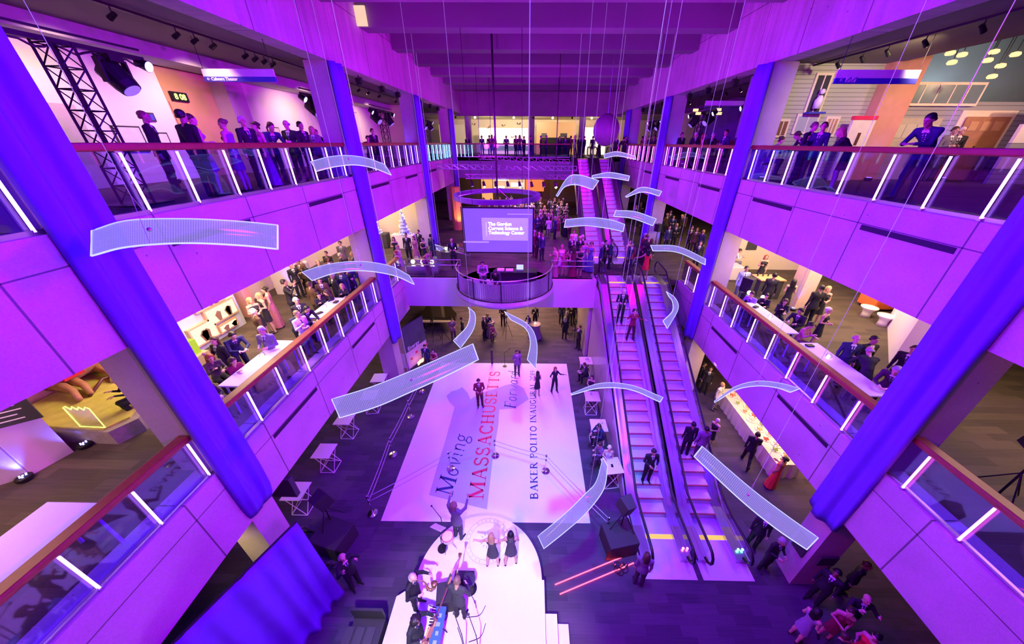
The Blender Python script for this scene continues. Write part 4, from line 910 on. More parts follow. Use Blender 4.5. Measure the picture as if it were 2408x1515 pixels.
# ================================================================== people: one continuous body surface each, grown from limbs
import openvdb
VX = .0115
class Body:
    """distance field of smooth-joined limbs; every primitive carries a material region"""
    def __init__(s, lo=(-.62, -.62, -.03), hi=(.62, .62, 1.98)):
        s.lo = np.array(lo); s.n = np.ceil((np.array(hi)-s.lo)/VX).astype(int)
        s.F = np.full(s.n, .06, 'f'); s.R = np.zeros(s.n, np.int8); s.D = np.full(s.n, 9., 'f')
    def _win(s, a, b, m):
        i0 = np.maximum(((np.minimum(a, b)-m-s.lo)/VX).astype(int), 0); i1 = np.minimum(((np.maximum(a, b)+m-s.lo)/VX).astype(int)+2, s.n)
        g = [s.lo[k]+VX*np.arange(i0[k], i1[k], dtype='f') for k in range(3)]
        return tuple(slice(i0[k], i1[k]) for k in range(3)), g[0][:, None, None], g[1][None, :, None], g[2][None, None, :]
    def _put(s, w, d, reg, k):
        F = s.F[w]; D = s.D[w]
        if k > 0:
            h = np.clip(.5+.5*(F-d)/k, 0, 1); s.F[w] = F*(1-h)+d*h-k*h*(1-h)
        else: s.F[w] = np.minimum(F, d)
        near = d < D; s.R[w] = np.where(near, reg, s.R[w]); s.D[w] = np.where(near, d, D)
    def limb(s, a, b, ra, rb, reg, k=.02, flat=1, axis=(0, 1, 0)):
        a, b = np.array(a, float), np.array(b, float); m = max(ra, rb)+.05
        w, x, y, z = s._win(a, b, m); ab = b-a; L = float(ab@ab)+1e-9
        px, py, pz = x-a[0], y-a[1], z-a[2]; t = np.clip((px*ab[0]+py*ab[1]+pz*ab[2])/L, 0, 1)
        qx, qy, qz = px-t*ab[0], py-t*ab[1], pz-t*ab[2]; r = ra+(rb-ra)*t
        if flat != 1:
            ax = np.array(axis, float); ax /= np.linalg.norm(ax); c = qx*ax[0]+qy*ax[1]+qz*ax[2]; e = 1/flat-1
            qx, qy, qz = qx+ax[0]*c*e, qy+ax[1]*c*e, qz+ax[2]*c*e
            d = (np.sqrt(qx*qx+qy*qy+qz*qz)-r)*min(1, (1+flat)/2)
        else: d = np.sqrt(qx*qx+qy*qy+qz*qz)-r
        s._put(w, d.astype('f'), reg, k)
    def blob(s, c, r, reg, k=.02, R=None):
        c, r = np.array(c, float), np.array(r, float); w, x, y, z = s._win(c, c, r.max()+.04)
        p = [x-c[0], y-c[1], z-c[2]]
        if R is not None: p = [p[0]*R[0][i]+p[1]*R[1][i]+p[2]*R[2][i] for i in range(3)]
        q = np.sqrt((p[0]/r[0])**2+(p[1]/r[1])**2+(p[2]/r[2])**2); s._put(w, ((q-1)*r.min()).astype('f'), reg, k)
    def paint(s, c, r, reg):
        w, x, y, z = s._win(np.array(c), np.array(c), r+.01); d = np.sqrt((x-c[0])**2+(y-c[1])**2+(z-c[2])**2); s.R[w] = np.where(d < r, reg, s.R[w])
    def skirt(s, top, bot, rt, rb, reg, flat=.72, fold=.0):
        """closed bell between two heights"""
        a = np.array([min(top[0], bot[0])-rb, min(top[1], bot[1])-rb, bot[2]]); b = np.array([max(top[0], bot[0])+rb, max(top[1], bot[1])+rb, top[2]])
        w, x, y, z = s._win(a, b, .03); t = np.clip((top[2]-z)/(top[2]-bot[2]), 0, 1)
        cx, cy = top[0]+(bot[0]-top[0])*t, top[1]+(bot[1]-top[1])*t; r = rt+(rb-rt)*t**.8
        dx, dy = x-cx, (y-cy)/flat; ang = np.arctan2(dy, dx)
        d = np.sqrt(dx*dx+dy*dy)-r*(1+fold*np.cos(ang*9)*t); d = np.maximum(d*.8, np.maximum(z-top[2], bot[2]-z)); s._put(w, d.astype('f'), reg, .015)
    def mesh(s, name):
        g = openvdb.FloatGrid(background=.06); g.copyFromArray(np.ascontiguousarray(s.F)); P, Q = g.convertToQuads(0.0)
        me = bpy.data.meshes.new(name); W = P*VX+s.lo; nq = len(Q)
        me.vertices.add(len(W)); me.vertices.foreach_set('co', W.astype('f').ravel()); me.loops.add(nq*4); me.loops.foreach_set('vertex_index', Q[:, ::-1].astype('i').ravel())
        me.polygons.add(nq); me.polygons.foreach_set('loop_start', np.arange(0, nq*4, 4, dtype='i')); me.polygons.foreach_set('loop_total', np.full(nq, 4, 'i'))
        c = P[Q].mean(1); i = np.clip(np.round(c).astype(int), 0, s.n-1); reg = s.R[i[:, 0], i[:, 1], i[:, 2]]
        me.polygons.foreach_set('material_index', reg.astype('i')); me.polygons.foreach_set('use_smooth', np.ones(nq, bool)); me.update(calc_edges=True); return me
V3 = lambda *a: np.array(a, float)
def unit(v): v = np.array(v, float); return v/(np.linalg.norm(v)+1e-9)
SKIN, TOP, BOT, SHOE, SHIRT, DARK, TIE = range(7)
def hand(B, w, d, out, curl=.5, side=1):
    """w wrist, d hand direction, out = back of the hand normal; unequal bent fingers and a thumb off the side"""
    d, out = unit(d), unit(out); sd = unit(np.cross(d, out))*side
    B.limb(w, w+d*.035, .026, .030, SKIN, .012, .6, out); c = w+d*.05; B.limb(c-d*.02, c+d*.035, .034, .036, SKIN, .012, .45, out)
    for i, (o, L) in enumerate(((-.030, .066), (-.010, .074), (.011, .070), (.030, .054))):
        p = w+d*.085+sd*o; q = p+unit(d-out*curl*.5)*L*.5; e = q+unit(d-out*curl*1.5)*L*.5
        B.limb(p, q, .0105, .0095, SKIN, .004); B.limb(q, e, .0095, .0085, SKIN, .004)
    p = w+d*.025-sd*.028; q = p+unit(d*.6-sd*.75-out*.2)*.04; B.limb(p, q, .013, .011, SKIN, .008); B.limb(q, q+unit(d-out*.5-sd*.1)*.032, .011, .009, SKIN, .004)
def make_body(name, hip=.93, lean=0, twist=0, arms=None, legs=None, dress=None, head_tilt=0, head_turn=0, cuffs=True, fem=False, hipoff=(0, 0), sleeve=True, bend=0, vneck=True, wide=1.0):
    """arms: ((elbow),(wrist),(handdir),(handback)) left then right, relative to shoulders; legs: ((knee),(ankle)) absolute"""
    B = Body(); T = lambda p: p
    hc = V3(hipoff[0], hipoff[1], hip); la = math.radians(lean)
    up = unit((0, -math.sin(la), math.cos(la))); fw = unit((0, -math.cos(la), -math.sin(la)))
    la2 = math.radians(lean+bend); up2 = unit((0, -math.sin(la2), math.cos(la2))); fw2 = unit((0, -math.cos(la2), -math.sin(la2)))
    waist = hc+up*.20; chest = waist+up2*.19; neck = chest+up2*.19
    k = .9 if fem else 1.0; k *= wide; sw = .165*k if fem else .185*k
    top = TOP; bare = dress is not None and not sleeve
    # trunk
    B.limb(hc+up*.02, waist, .150*k, .128*k, BOT if dress is None else TOP, .03, .72, fw); B.limb(waist, chest, .128*k, .160*k, top, .03, .68, fw)
    B.limb(chest+V3(-.10, 0, 0)*k+up2*.06, chest+V3(.10, 0, 0)*k+up2*.06, .098*k, .098*k, top, .04, .9, fw2)
    if not bare and dress is None:          # jacket or blouse skirt, closing over the hips
        B.skirt(waist-up*.02, hc-up*(.10 if not fem else .04), .132*k, .178*k, top, .76)
    if fem:
        for s in (-1, 1): B.blob(chest+V3(s*.07, 0, 0)+up2*.01+fw2*.085, (.058, .052, .058), top, .03)
    SL, SR = chest+up2*.125+V3(sw, 0, 0), chest+up2*.125+V3(-sw, 0, 0)
    B.limb(chest+up2*.155+V3(.05, 0, 0), SL, .055, .058, SKIN if bare else top, .035); B.limb(chest+up2*.155+V3(-.05, 0, 0), SR, .055, .058, SKIN if bare else top, .035)
    # neck, head
    B.limb(neck-up2*.05, neck+up2*.06, .056*k, .050*k, SKIN, .02)
    ta = la2*.5+math.radians(head_tilt); tr = math.radians(head_turn)
    Rm = np.array(Matrix.Rotation(tr, 3, 'Z') @ Matrix.Rotation(ta, 3, 'X')); H = neck+up2*.04+Rm@V3(0, -.015, .125)
    loc = lambda x, y, z: H+Rm@V3(x, y, z)
    B.blob(loc(0, .012, .025), (.076, .094, .090), SKIN, .02, Rm); B.blob(loc(0, -.022, -.045), (.056, .066, .070), SKIN, .03, Rm)
    B.limb(loc(0, -.090, .018), loc(0, -.108, -.022), .008, .015, SKIN, .012)           # nose
    B.limb(loc(-.03, -.078, .036), loc(.03, -.078, .036), .012, .012, SKIN, .012)         # brow
    for s in (-1, 1): B.blob(loc(s*.078, .005, -.005), (.012, .020, .032), SKIN, .006, Rm)
    B.limb(loc(-.018, -.084, -.060), loc(.018, -.084, -.060), .008, .008, SKIN, .006); B.blob(loc(0, -.066, -.098), (.026, .024, .022), SKIN, .02, Rm)
    # shirt front and tie
    if dress is None and vneck:
        for q, r_ in ((.125, .050), (.09, .046), (.055, .040), (.02, .034), (-.015, .027), (-.05, .020)):
            B.paint(chest+up2*q+fw2*.12, r_, SHIRT)
        B.limb(neck-up2*.045-V3(.035, 0, 0)+fw2*.015, neck-up2*.045+V3(.035, 0, 0)+fw2*.015, .050, .050, SHIRT, .006)
        B.limb(neck-up2*.07+fw2*.075, chest+up2*.0+fw2*.118, .015, .020, TIE, .006, .5, fw2)
    # arms
    arms = arms or (((.03, .02, -.29), (.02, -.06, -.25), (0, -.1, -1), (1, 0, 0)), ((-.03, .02, -.29), (-.02, -.06, -.25), (0, -.1, -1), (-1, 0, 0)))
    slc = SKIN if bare else top; ka = .82 if (fem or bare) else 1.0
    WR = []
    for s, S, (e, w, hd, hb) in ((1, SL, arms[0]), (-1, SR, arms[1])):
        E = S+V3(*e); Wp = E+V3(*w)
        B.limb(S, E, .056*ka, .044*ka, slc, .025); B.limb(E, Wp, .043*ka, .031*ka, slc, .02)
        if not bare and cuffs: B.limb(Wp-unit(w)*.01, Wp+unit(w)*.012, .029, .028, SHIRT, .004)
        hand(B, Wp+unit(hd)*.008, hd, hb, .55, s); WR.append(Wp)
    # legs
    hl, hr = hc+V3(.088*k, 0, -.02), hc+V3(-.088*k, 0, -.02)
    legs = legs or (((.10, -.01, .50), (.11, .02, .10)), ((-.10, -.01, .50), (-.11, .02, .10)))
    for s, Hp, (kn, an) in ((1, hl, legs[0]), (-1, hr, legs[1])):
        kn, an = V3(*kn), V3(*an); reg = 9 if dress else BOT; q = .86 if dress else 1
        B.limb(Hp, kn, .094*q*k, (.066 if dress else .070)*q, reg, .02); B.limb(kn, kn*.62+an*.38+V3(0, .012, 0), .062*q, .060*q, reg, .02); B.limb(kn*.62+an*.38+V3(0, .012, 0), an, .060*q, .040*q if dress else .052, reg, .02)
        if not dress: B.limb(an+V3(0, 0, .03), an-V3(0, 0, .02), .056, .060, BOT, .01)
        f = unit(V3(s*.16, -1, 0)) if legs is not None else V3(0, -1, 0)
        zf = an[2]-.05 if an[2] > .2 else .03
        B.limb(V3(an[0], an[1]+.03, zf+.008), V3(an[0], an[1], zf)+f*.16, .034, .027, SHOE, .015, .8, (0, 0, 1)); B.limb(an-V3(0, 0, .02), V3(an[0], an[1]+.01, zf+.01), .034, .036, SHOE if not dress else SKIN, .015)
    if dress:
        zb, rb, fl = dress; B.skirt(hc+up*.14, V3(hc[0], hc[1]-(.02), zb), .125*k, rb, BOT if dress and len(dress) > 2 and fl else TOP, .74, .05 if zb < .3 else .02)
    zc = B.lo[2]+VX*np.arange(B.n[2])[None, None, :]; yc = B.lo[1]+VX*np.arange(B.n[1])[None, :, None]
    if dress: B.R = np.where(B.R == 9, np.where(zc > dress[0], TOP, SKIN), B.R).astype(np.int8)
    elif hip > .8: B.R = np.where((B.R == BOT) & (zc > hc[2]-(.10 if not fem else .04)), TOP, B.R).astype(np.int8)
    else: B.R = np.where((B.R == BOT) & (zc > hc[2]-.05) & (yc > hc[1]-.08), TOP, B.R).astype(np.int8)
    for s in (-1, 1): B.paint(loc(s*.031, -.086, .012), .0125, DARK)
    me = B.mesh(name); me['head'] = list(H); me['tilt'] = ta; me['turn'] = tr; me['wl'] = list(WR[0]); me['wr'] = list(WR[1]); return me
def person_mats():
    def objcol(name, f, mode):
        m, t, b = nt(name); oi = NN(t, 'ShaderNodeObjectInfo'); mx = NN(t, 'ShaderNodeMix', data_type='RGBA')
        tc = NN(t, 'ShaderNodeTexCoord'); nz = NN(t, 'ShaderNodeTexNoise'); nz.inputs['Scale'].default_value = 14; t.links.new(tc.outputs['Object'], nz.inputs['Vector'])
        if mode == 'skin':
            mx.inputs[6].default_value = (.16, .075, .045, 1); mx.inputs[7].default_value = (.78, .47, .36, 1); t.links.new(oi.outputs['Alpha'], mx.inputs[0])
        elif mode == 'dress': mx.inputs[0].default_value = 0; t.links.new(oi.outputs['Color'], mx.inputs[6])
        elif mode == 'trouser':
            mx.inputs[0].default_value = .72; t.links.new(oi.outputs['Color'], mx.inputs[6]); mx.inputs[7].default_value = (.010, .010, .014, 1)
        m2 = NN(t, 'ShaderNodeMix', data_type='RGBA', blend_type='MULTIPLY'); m2.inputs[0].default_value = 1
        t.links.new(mx.outputs[2], m2.inputs[6]); g = math_(t, 'MULTIPLY_ADD', nz.outputs[0], .4, .8); cb = NN(t, 'ShaderNodeCombineColor')
        for i in range(3): t.links.new(g, cb.inputs[i])
        t.links.new(cb.outputs[0], m2.inputs[7]); t.links.new(m2.outputs[2], b.inputs['Base Color']); b.inputs['Roughness'].default_value = f; return m
    return [objcol('skin', .5, 'skin'), objcol('garment', .75, 'dress'), objcol('trousers', .8, 'trouser'), mat('shoe_leather', (.012, .010, .012), .3),
            mat('white_shirt', (.80, .80, .84), .7), mat('dark_eye', (.02, .012, .01), .3), mat('dark_tie', (.03, .03, .09), .6)]
PM = person_mats()
STAND = None
POSES = {
 'stand': dict(),
 'hold': dict(arms=(((.06, -.02, -.28), (-.12, -.20, .02), (-.4, -1, .1), (1, 0, .2)), ((-.06, -.02, -.28), (.12, -.20, .02), (.4, -1, .1), (-1, 0, .2))), head_tilt=12),
 'talk': dict(arms=(((.03, .02, -.29), (.02, -.06, -.25), (0, -.1, -1), (1, 0, 0)), ((-.05, -.06, -.27), (.06, -.20, .14), (.2, -.7, .7), (-1, 0, 0))), head_turn=18),
 'lean': dict(lean=14, bend=24, arms=(((.04, -.16, -.24), (-.14, -.20, .0), (-.6, -1, 0), (0, 0, 1)), ((-.04, -.16, -.24), (.14, -.20, .0), (.6, -1, 0), (0, 0, 1))), hipoff=(0, .10), legs=(((.10, .06, .50), (.12, .12, .10)), ((-.10, .0, .50), (-.12, .02, .10))), head_tilt=6),
 'bow': dict(lean=22, bend=36, arms=(((.04, -.10, -.27), (-.10, -.22, -.06), (-.5, -1, -.2), (0, 0, 1)), ((-.04, -.10, -.27), (.10, -.22, -.06), (.5, -1, -.2), (0, 0, 1))), hipoff=(0, .14), head_tilt=14),
 'walk': dict(lean=5, arms=(((.04, .10, -.27), (.0, -.04, -.25), (0, -.1, -1), (1, 0, 0)), ((-.04, -.10, -.27), (.0, -.16, -.2), (0, -.5, -1), (-1, 0, 0))), legs=(((.09, -.16, .54), (.09, -.24, .12)), ((-.09, .10, .50), (-.09, .38, .20)))),
 'lady': dict(dress=(.56, .19, 0), fem=True, sleeve=False, arms=(((.05, .0, -.26), (-.13, -.18, .0), (-.6, -1, .1), (1, 0, .2)), ((-.05, .0, -.26), (.13, -.18, .0), (.6, -1, .1), (-1, 0, .2)))),
 'gown': dict(dress=(.05, .27, 0), fem=True, sleeve=False, arms=(((.05, .02, -.26), (-.02, -.10, -.22), (0, -.3, -1), (1, 0, 0)), ((-.07, -.02, -.25), (.10, -.19, .08), (.2, -1, .3), (-1, 0, 0)))),
 'ladylean': dict(dress=(.55, .20, 0), fem=True, lean=16, bend=26, hipoff=(0, .10), arms=(((.04, -.14, -.22), (-.12, -.18, .02), (-.6, -1, 0), (0, 0, 1)), ((-.04, -.14, -.22), (.12, -.18, .02), (.6, -1, 0), (0, 0, 1)))),
 'sit': dict(hip=.70, lean=6, bend=14, legs=(((.12, -.42, .72), (.12, -.36, .28)), ((-.12, -.42, .72), (-.12, -.36, .28))), arms=(((.06, -.12, -.24), (-.12, -.20, .05), (-.5, -1, .0), (0, 0, 1)), ((-.06, -.12, -.24), (.12, -.20, .05), (.5, -1, .0), (0, 0, 1))), head_tilt=8),
 'ladysit': dict(hip=.70, fem=True, lean=6, bend=12, vneck=False, cuffs=False, legs=(((.09, -.40, .72), (.07, -.34, .28)), ((-.09, -.40, .72), (-.07, -.34, .28))), arms=(((.05, -.12, -.22), (-.10, -.18, .06), (-.5, -1, .0), (0, 0, 1)), ((-.05, -.12, -.22), (.12, -.14, .14), (.3, -.8, .6), (0, 0, 1))), head_tilt=8),
 'trouserlady': dict(fem=True, vneck=False, cuffs=False, arms=(((.16, -.04, -.20), (.16, -.14, .04), (1, -.4, .1), (0, 0, 1)), ((-.16, -.04, -.20), (-.02, -.19, .08), (-.2, -1, .2), (0, 0, 1))), legs=(((.13, -.02, .50), (.17, .0, .10)), ((-.12, .0, .50), (-.15, .04, .10)))),
 'conduct': dict(arms=(((.14, -.10, -.16), (.06, -.20, .14), (.2, -.8, .6), (1, 0, .3)), ((-.10, -.14, .10), (.02, -.16, .20), (.2, -.6, .9), (-1, 0, .2))), head_tilt=-6, wide=1.08),
 'play': dict(bend=10, head_tilt=16, arms=(((.14, -.08, -.22), (-.02, -.22, .10), (-.3, -.6, .5), (1, .2, .2)), ((-.12, -.02, -.26), (.14, -.20, -.02), (.6, -.6, -.2), (-.6, -.4, .4)))),
 'dance': dict(dress=(.58, .19, 0), fem=True, sleeve=False, head_tilt=-4, arms=(((.20, -.02, -.16), (.20, -.04, -.05), (1, 0, .1), (0, 0, 1)), ((-.08, -.06, -.24), (.04, -.16, .14), (.2, -.6, .7), (-1, 0, 0))), legs=(((.16, .0, .50), (.20, .04, .10)), ((-.12, -.04, .50), (-.15, .0, .10)))),
 'photo': dict(arms=(((.12, -.14, -.14), (-.10, -.14, .20), (-.2, -.3, 1), (1, 0, 0)), ((-.12, -.14, -.14), (.10, -.14, .20), (.2, -.3, 1), (-1, 0, 0)))),
}
_PM = {}
def pose(n):
    if n not in _PM:
        me = make_body('body_'+n, **POSES[n])
        for m in PM: me.materials.append(m)
        _PM[n] = me
    return _PM[n]
# hair meshes in head space (head faces -Y)
def hair_mesh(kind):
    g = Body((-.2, -.2, -.45), (.2, .25, .2)); R = None
    if kind == 'short': g.blob((0, .022, .042), (.083, .098, .084), 0, 0); g.limb((-.07, .03, .0), (.07, .03, .0), .035, .035, 0, .03); g.limb((-.05, .075, -.02), (.05, .075, -.02), .03, .03, 0, .03)
    elif kind == 'long':
        g.blob((0, .024, .044), (.087, .100, .086), 0, 0)
        for s in (-1, 1): g.limb((s*.07, .03, .02), (s*.085, .05, -.20), .034, .030, 0, .03); g.limb((s*.04, .08, .02), (s*.05, .095, -.26), .045, .032, 0, .03)
        g.limb((0, .09, .0), (0, .10, -.25), .05, .04, 0, .03)
    elif kind == 'bun': g.blob((0, .022, .044), (.084, .098, .085), 0, 0); g.blob((0, .11, .06), (.045, .045, .045), 0, .02)
    elif kind == 'curly':
        for i in range(26): a = i*2.4; q = .09*math.sqrt((i+.5)/26); g.blob((q*math.cos(a)*1.05, .03+q*math.sin(a), .055+.05*(1-(q/.09)**2)-.02), (.038, .038, .038), 0, .005)
        for s in (-1, 1): g.limb((s*.08, .03, .03), (s*.09, .05, -.06), .035, .03, 0, .02)
    elif kind == 'fringe':   # bald on top, hair round the back and sides
        for i in range(9):
            a = PI*(-.05+1.1*i/8); g.blob((.078*math.cos(a), .02+.085*math.sin(a), -.005), (.026, .026, .034), 0, .015)
    me = bpy.data.meshes.new('hair_'+kind)
    # cut the face side
    x = g.lo[0]+VX*np.arange(g.n[0])[:, None, None]; y = g.lo[1]+VX*np.arange(g.n[1])[None, :, None]; z = g.lo[2]+VX*np.arange(g.n[2])[None, None, :]
    face = np.sqrt((x/.066)**2+((y+.085)/.075)**2+((z+.035)/.10)**2); g.F = np.maximum(g.F, (1-face)*.066).astype('f')
    bpy.data.meshes.remove(me); me = g.mesh('hair_'+kind); m = hair_mat(); me.materials.append(m); return me
_hm = []
def hair_mat():
    if not _hm:
        m, t, b = nt('hair_strands'); oi = NN(t, 'ShaderNodeObjectInfo'); tc = NN(t, 'ShaderNodeTexCoord'); wv = NN(t, 'ShaderNodeTexNoise'); wv.inputs['Scale'].default_value = 60; t.links.new(tc.outputs['Object'], wv.inputs['Vector'])
        m2 = NN(t, 'ShaderNodeMix', data_type='RGBA', blend_type='MULTIPLY'); m2.inputs[0].default_value = 1; t.links.new(oi.outputs['Color'], m2.inputs[6])
        cb = NN(t, 'ShaderNodeCombineColor'); g = math_(t, 'MULTIPLY_ADD', wv.outputs[0], 1.0, .5)
        for i in range(3): t.links.new(g, cb.inputs[i])
        t.links.new(cb.outputs[0], m2.inputs[7]); t.links.new(m2.outputs[2], b.inputs['Base Color']); b.inputs['Roughness'].default_value = .45; _hm.append(m)
    return _hm[0]
_HM = {}
HC = {'black': (.012, .010, .010), 'brown': (.06, .03, .018), 'blond': (.50, .33, .14), 'grey': (.38, .37, .38), 'white': (.72, .70, .70), 'red': (.30, .09, .03), 'ash': (.22, .15, .09)}
SC_ = {'pale': .95, 'fair': .8, 'tan': .5, 'dark': .12}
DK = (.014, .013, .022); NV = (.02, .025, .09)
PLACED = []
BLOCK = [(-8.2, -7.0, a-.3, b+.3, 0, 15) for a, b in ((5.0, 5.9), (14.0, 14.9), (23.0, 23.9), (32, 32.9))]+[(8.0, 9.25, a-.3, b+.3, 0, 15) for a, b in ((5.0, 5.9), (14.0, 14.9), (23.0, 23.9), (32, 32.9))]
BLOCK += [(3.2, 7.5, 5.0, 21.6, -1, 1), (3.15, 6.95, 19.4, 31.6, 5, 7), (3.2, 3.85, 17.0, 21.8, -1, 2), (-12.7, -11.45, 8.0, 11.7, 5, 6), (-13, -12.1, -6, 31, 10, 11), (9, 25, 14.2, 15, 10, 11), (11.8, 12.95, 13.3, 14.6, 5, 6), (9.9, 11.1, 8.6, 13.6, -1, 1)]
def settle(loc):
    x, y, z = loc; d = Vector((x, y)).normalized()
    for it in range(14):
        bad = any(abs(c-z) < 1.5 and (a-x)**2+(b-y)**2 < .40**2 for a, b, c in PLACED)
        if not bad: break
        x += d.x*.12; y += d.y*.12
    if L2-.01 < z < L2+.01 and -7.6 < x < 8.7 and (x+1.4)**2+(y-16.3)**2 > 2.3**2:
        y = max(y, 18.2 if 3.2 < x < 7.9 else 17.3)
    for x0, x1, y0, y1, z0, z1 in BLOCK:
        if z0-.5 < z < z1 and x0 < x < x1 and y0 < y < y1 and not (z0 == -1 and z > .3):
            if x0 in (9, 11.8): y = y0-.05
            elif x < 0: x = (x0-.02) if x0 > -9 else x1+.02
            elif x0 == 8.0: x = x1+.02
            else: x = x0-.05 if (x-x0) < (x1-x) else x1+.05
    PLACED.append((x, y, z)); return (x, y, z)
def person(loc, face, ps, lab, col=DK, hair=('short', 'brown'), skin='fair', h=1.75, group=None, extra=None):
    loc = settle(loc)
    me = pose(ps); o = bpy.data.objects.new('person', me); SC.collection.objects.link(o); o.location = loc
    s = h/1.77; o.scale = (s, s, s); o.rotation_euler = (0, 0, math.radians(face)); o.color = (*col, SC_[skin]); tag(o, lab, 'person', group)
    if hair:
        if hair[0] not in _HM: _HM[hair[0]] = hair_mesh(hair[0])
        q = bpy.data.objects.new('hair', _HM[hair[0]]); SC.collection.objects.link(q); q.parent = o; q.location = list(me['head']); q.rotation_mode = 'XYZ'
        q.rotation_euler = (Matrix.Rotation(me['turn'], 3, 'Z') @ Matrix.Rotation(me['tilt'], 3, 'X')).to_euler(); q.color = (*HC[hair[1]], 1)
    return o
def ph(u, v, lvl, face, ps, lab, col=DK, hair=('short', 'brown'), skin='fair', h=1.75, xx=None, yy=None, **k):
    """place by the head: image point of the head centre, standing on level lvl"""
    me = pose(ps); s = h/1.77; H = me['head']; a = math.radians(face)
    p = onz(u, v, lvl+H[2]*s)
    if lvl == L3:
        xx = xx or (-7.85 if u < 1240 else 8.9)
        p = ony(u, v, yy) if yy else onx(u, v, xx)
    ox, oy = (H[0]*math.cos(a)-H[1]*math.sin(a))*s, (H[0]*math.sin(a)+H[1]*math.cos(a))*s
    return person((p.x-ox, p.y-oy, lvl+.002), face, ps, lab, col, hair, skin, h, **k)
def pf(u, v, lvl, face, ps, lab, col=DK, hair=('short', 'brown'), skin='fair', h=1.75, **k):
    p = onz(u, v, lvl); return person((p.x, p.y, lvl+.002), face, ps, lab, col, hair, skin, h, **k)
# ================================================================== everybody in the place
G = 0.0; F2, F3 = L2, L3
BURG = (.22, .01, .05); PK = (.50, .16, .24); WH = (.72, .70, .74); GR = (.16, .15, .17); PURP_ = (.25, .10, .30); REDC = (.75, .02, .04); BRN = (.10, .05, .03); OLV = (.10, .09, .06); LIL = (.32, .25, .42)
# --- upper left railing
pf(422, 452, F3, 120, 'stand', 'person with sandy hair and black suit, back turned, left end of upper left railing', DK, ('short', 'ash'), h=1.82)
ph(432, 283, F3, 175, 'stand', 'person in a dark suit half hidden behind the bare-legged one, upper left', DK, ('short', 'black'), 'tan', h=1.80)
ph(452, 288, F3, 150, 'lady', 'bare-legged person in a short plum dress near the left end, upper left railing', (.45, .25, .40), ('bun', 'brown'), h=1.74)
ph(526, 300, F3, -80, 'lady', 'person with a ponytail in a short purple dress at the upper left railing', PURP_, ('bun', 'ash'), h=1.68)
ph(573, 294, F3, 70, 'stand', 'person with white hair in a dark tuxedo at the upper left railing', DK, ('short', 'white'), h=1.78)
ph(601, 303, F3, -20, 'gown', 'person in a long magenta gown behind the white-haired one, upper left railing', (.55, .06, .35), ('curly', 'brown'), h=1.68)
ph(636, 294, F3, 60, 'lean', 'person in a blue suit leaning sideways on the upper left handrail', NV, ('short', 'brown'), h=1.80)
ph(673, 295, F3, 0, 'hold', 'bald person in a black suit and tie facing the camera at the upper left railing', DK, ('fringe', 'grey'), h=1.78)
ph(706, 295, F3, 80, 'stand', 'slim young person in a black suit seen in profile at the upper left railing', DK, ('short', 'black'), 'tan', h=1.78)
ph(734, 309, F3, 10, 'talk', 'person with long blond hair behind the slim one in profile, upper left railing', (.20, .12, .2), ('long', 'blond'), h=1.66)
ph(752, 318, F3, 60, 'ladylean', 'person with light brown hair in a pale top bent over the upper left handrail', (.55, .50, .60), ('long', 'ash'), h=1.70)
ph(775, 320, F3, -60, 'lean', 'dark-haired person leaning on the handrail against the second left column', DK, ('short', 'black'), h=1.72)
ph(877, 316, F3, 60, 'stand', 'person with short hair in a dark suit, alone in the third upper left bay', DK, ('short', 'brown'), h=1.76)
ph(866, 333, F3, 30, 'sit', 'person sitting low behind the railing in the third upper left bay', BRN, ('short', 'brown'), h=1.7)
# --- third floor, far railing
FARG = 'guests along the far upper railing'
far = [(1099, 327, 'stand', 'black', 0), (1132, 324, 'stand', 'ash', 0), (1150, 329, 'hold', 'brown', 0), (1157, 332, 'lady', 'blond', 30), (1163, 335, 'lady', 'brown', -20), (1190, 329, 'hold', 'brown', 0), (1213, 325, 'stand', 'grey', 40), (1222, 330, 'lady', 'black', 0), (1232, 327, 'stand', 'brown', -50), (1247, 332, 'lady', 'black', 60),
       (1272, 327, 'stand', 'grey', 90), (1285, 327, 'talk', 'grey', -80), (1316, 327, 'stand', 'black', 20), (1330, 330, 'hold', 'brown', 0), (1343, 332, 'stand', 'black', 160), (1352, 331, 'lady', 'blond', 60)]
for i, (u, v, ps, hc_, a) in enumerate(far):
    me = pose(ps); p = ony(u, v, 34.6); person((p.x, 34.6+.15*(i % 3), F3+.002), a, ps, 'guest in dark evening clothes standing along the far upper railing', (DK, NV, BRN, (.12, .06, .14))[i % 4], ('long' if ps == 'lady' else 'short', hc_), ('fair', 'tan')[i % 2], 1.72+.03*(i % 4), group=FARG)
for i, (u, a, ps) in enumerate(((1366, 20, 'stand'), (1379, -60, 'stand'), (1398, 180, 'stand'), (1417, 0, 'gown'))):
    p = ony(u, 330, 33.4); person((p.x, 34.3+.5*(i % 2), F3+.002), a, ps, ('person in black walking off the far escalators onto the third floor', 'second person in black near the head of the upper escalators', 'person in a belted dark jacket with back turned at the escalator head', 'person in a long dark dress directly under the hanging globe')[i], DK, ('short', 'brown'), h=1.75)
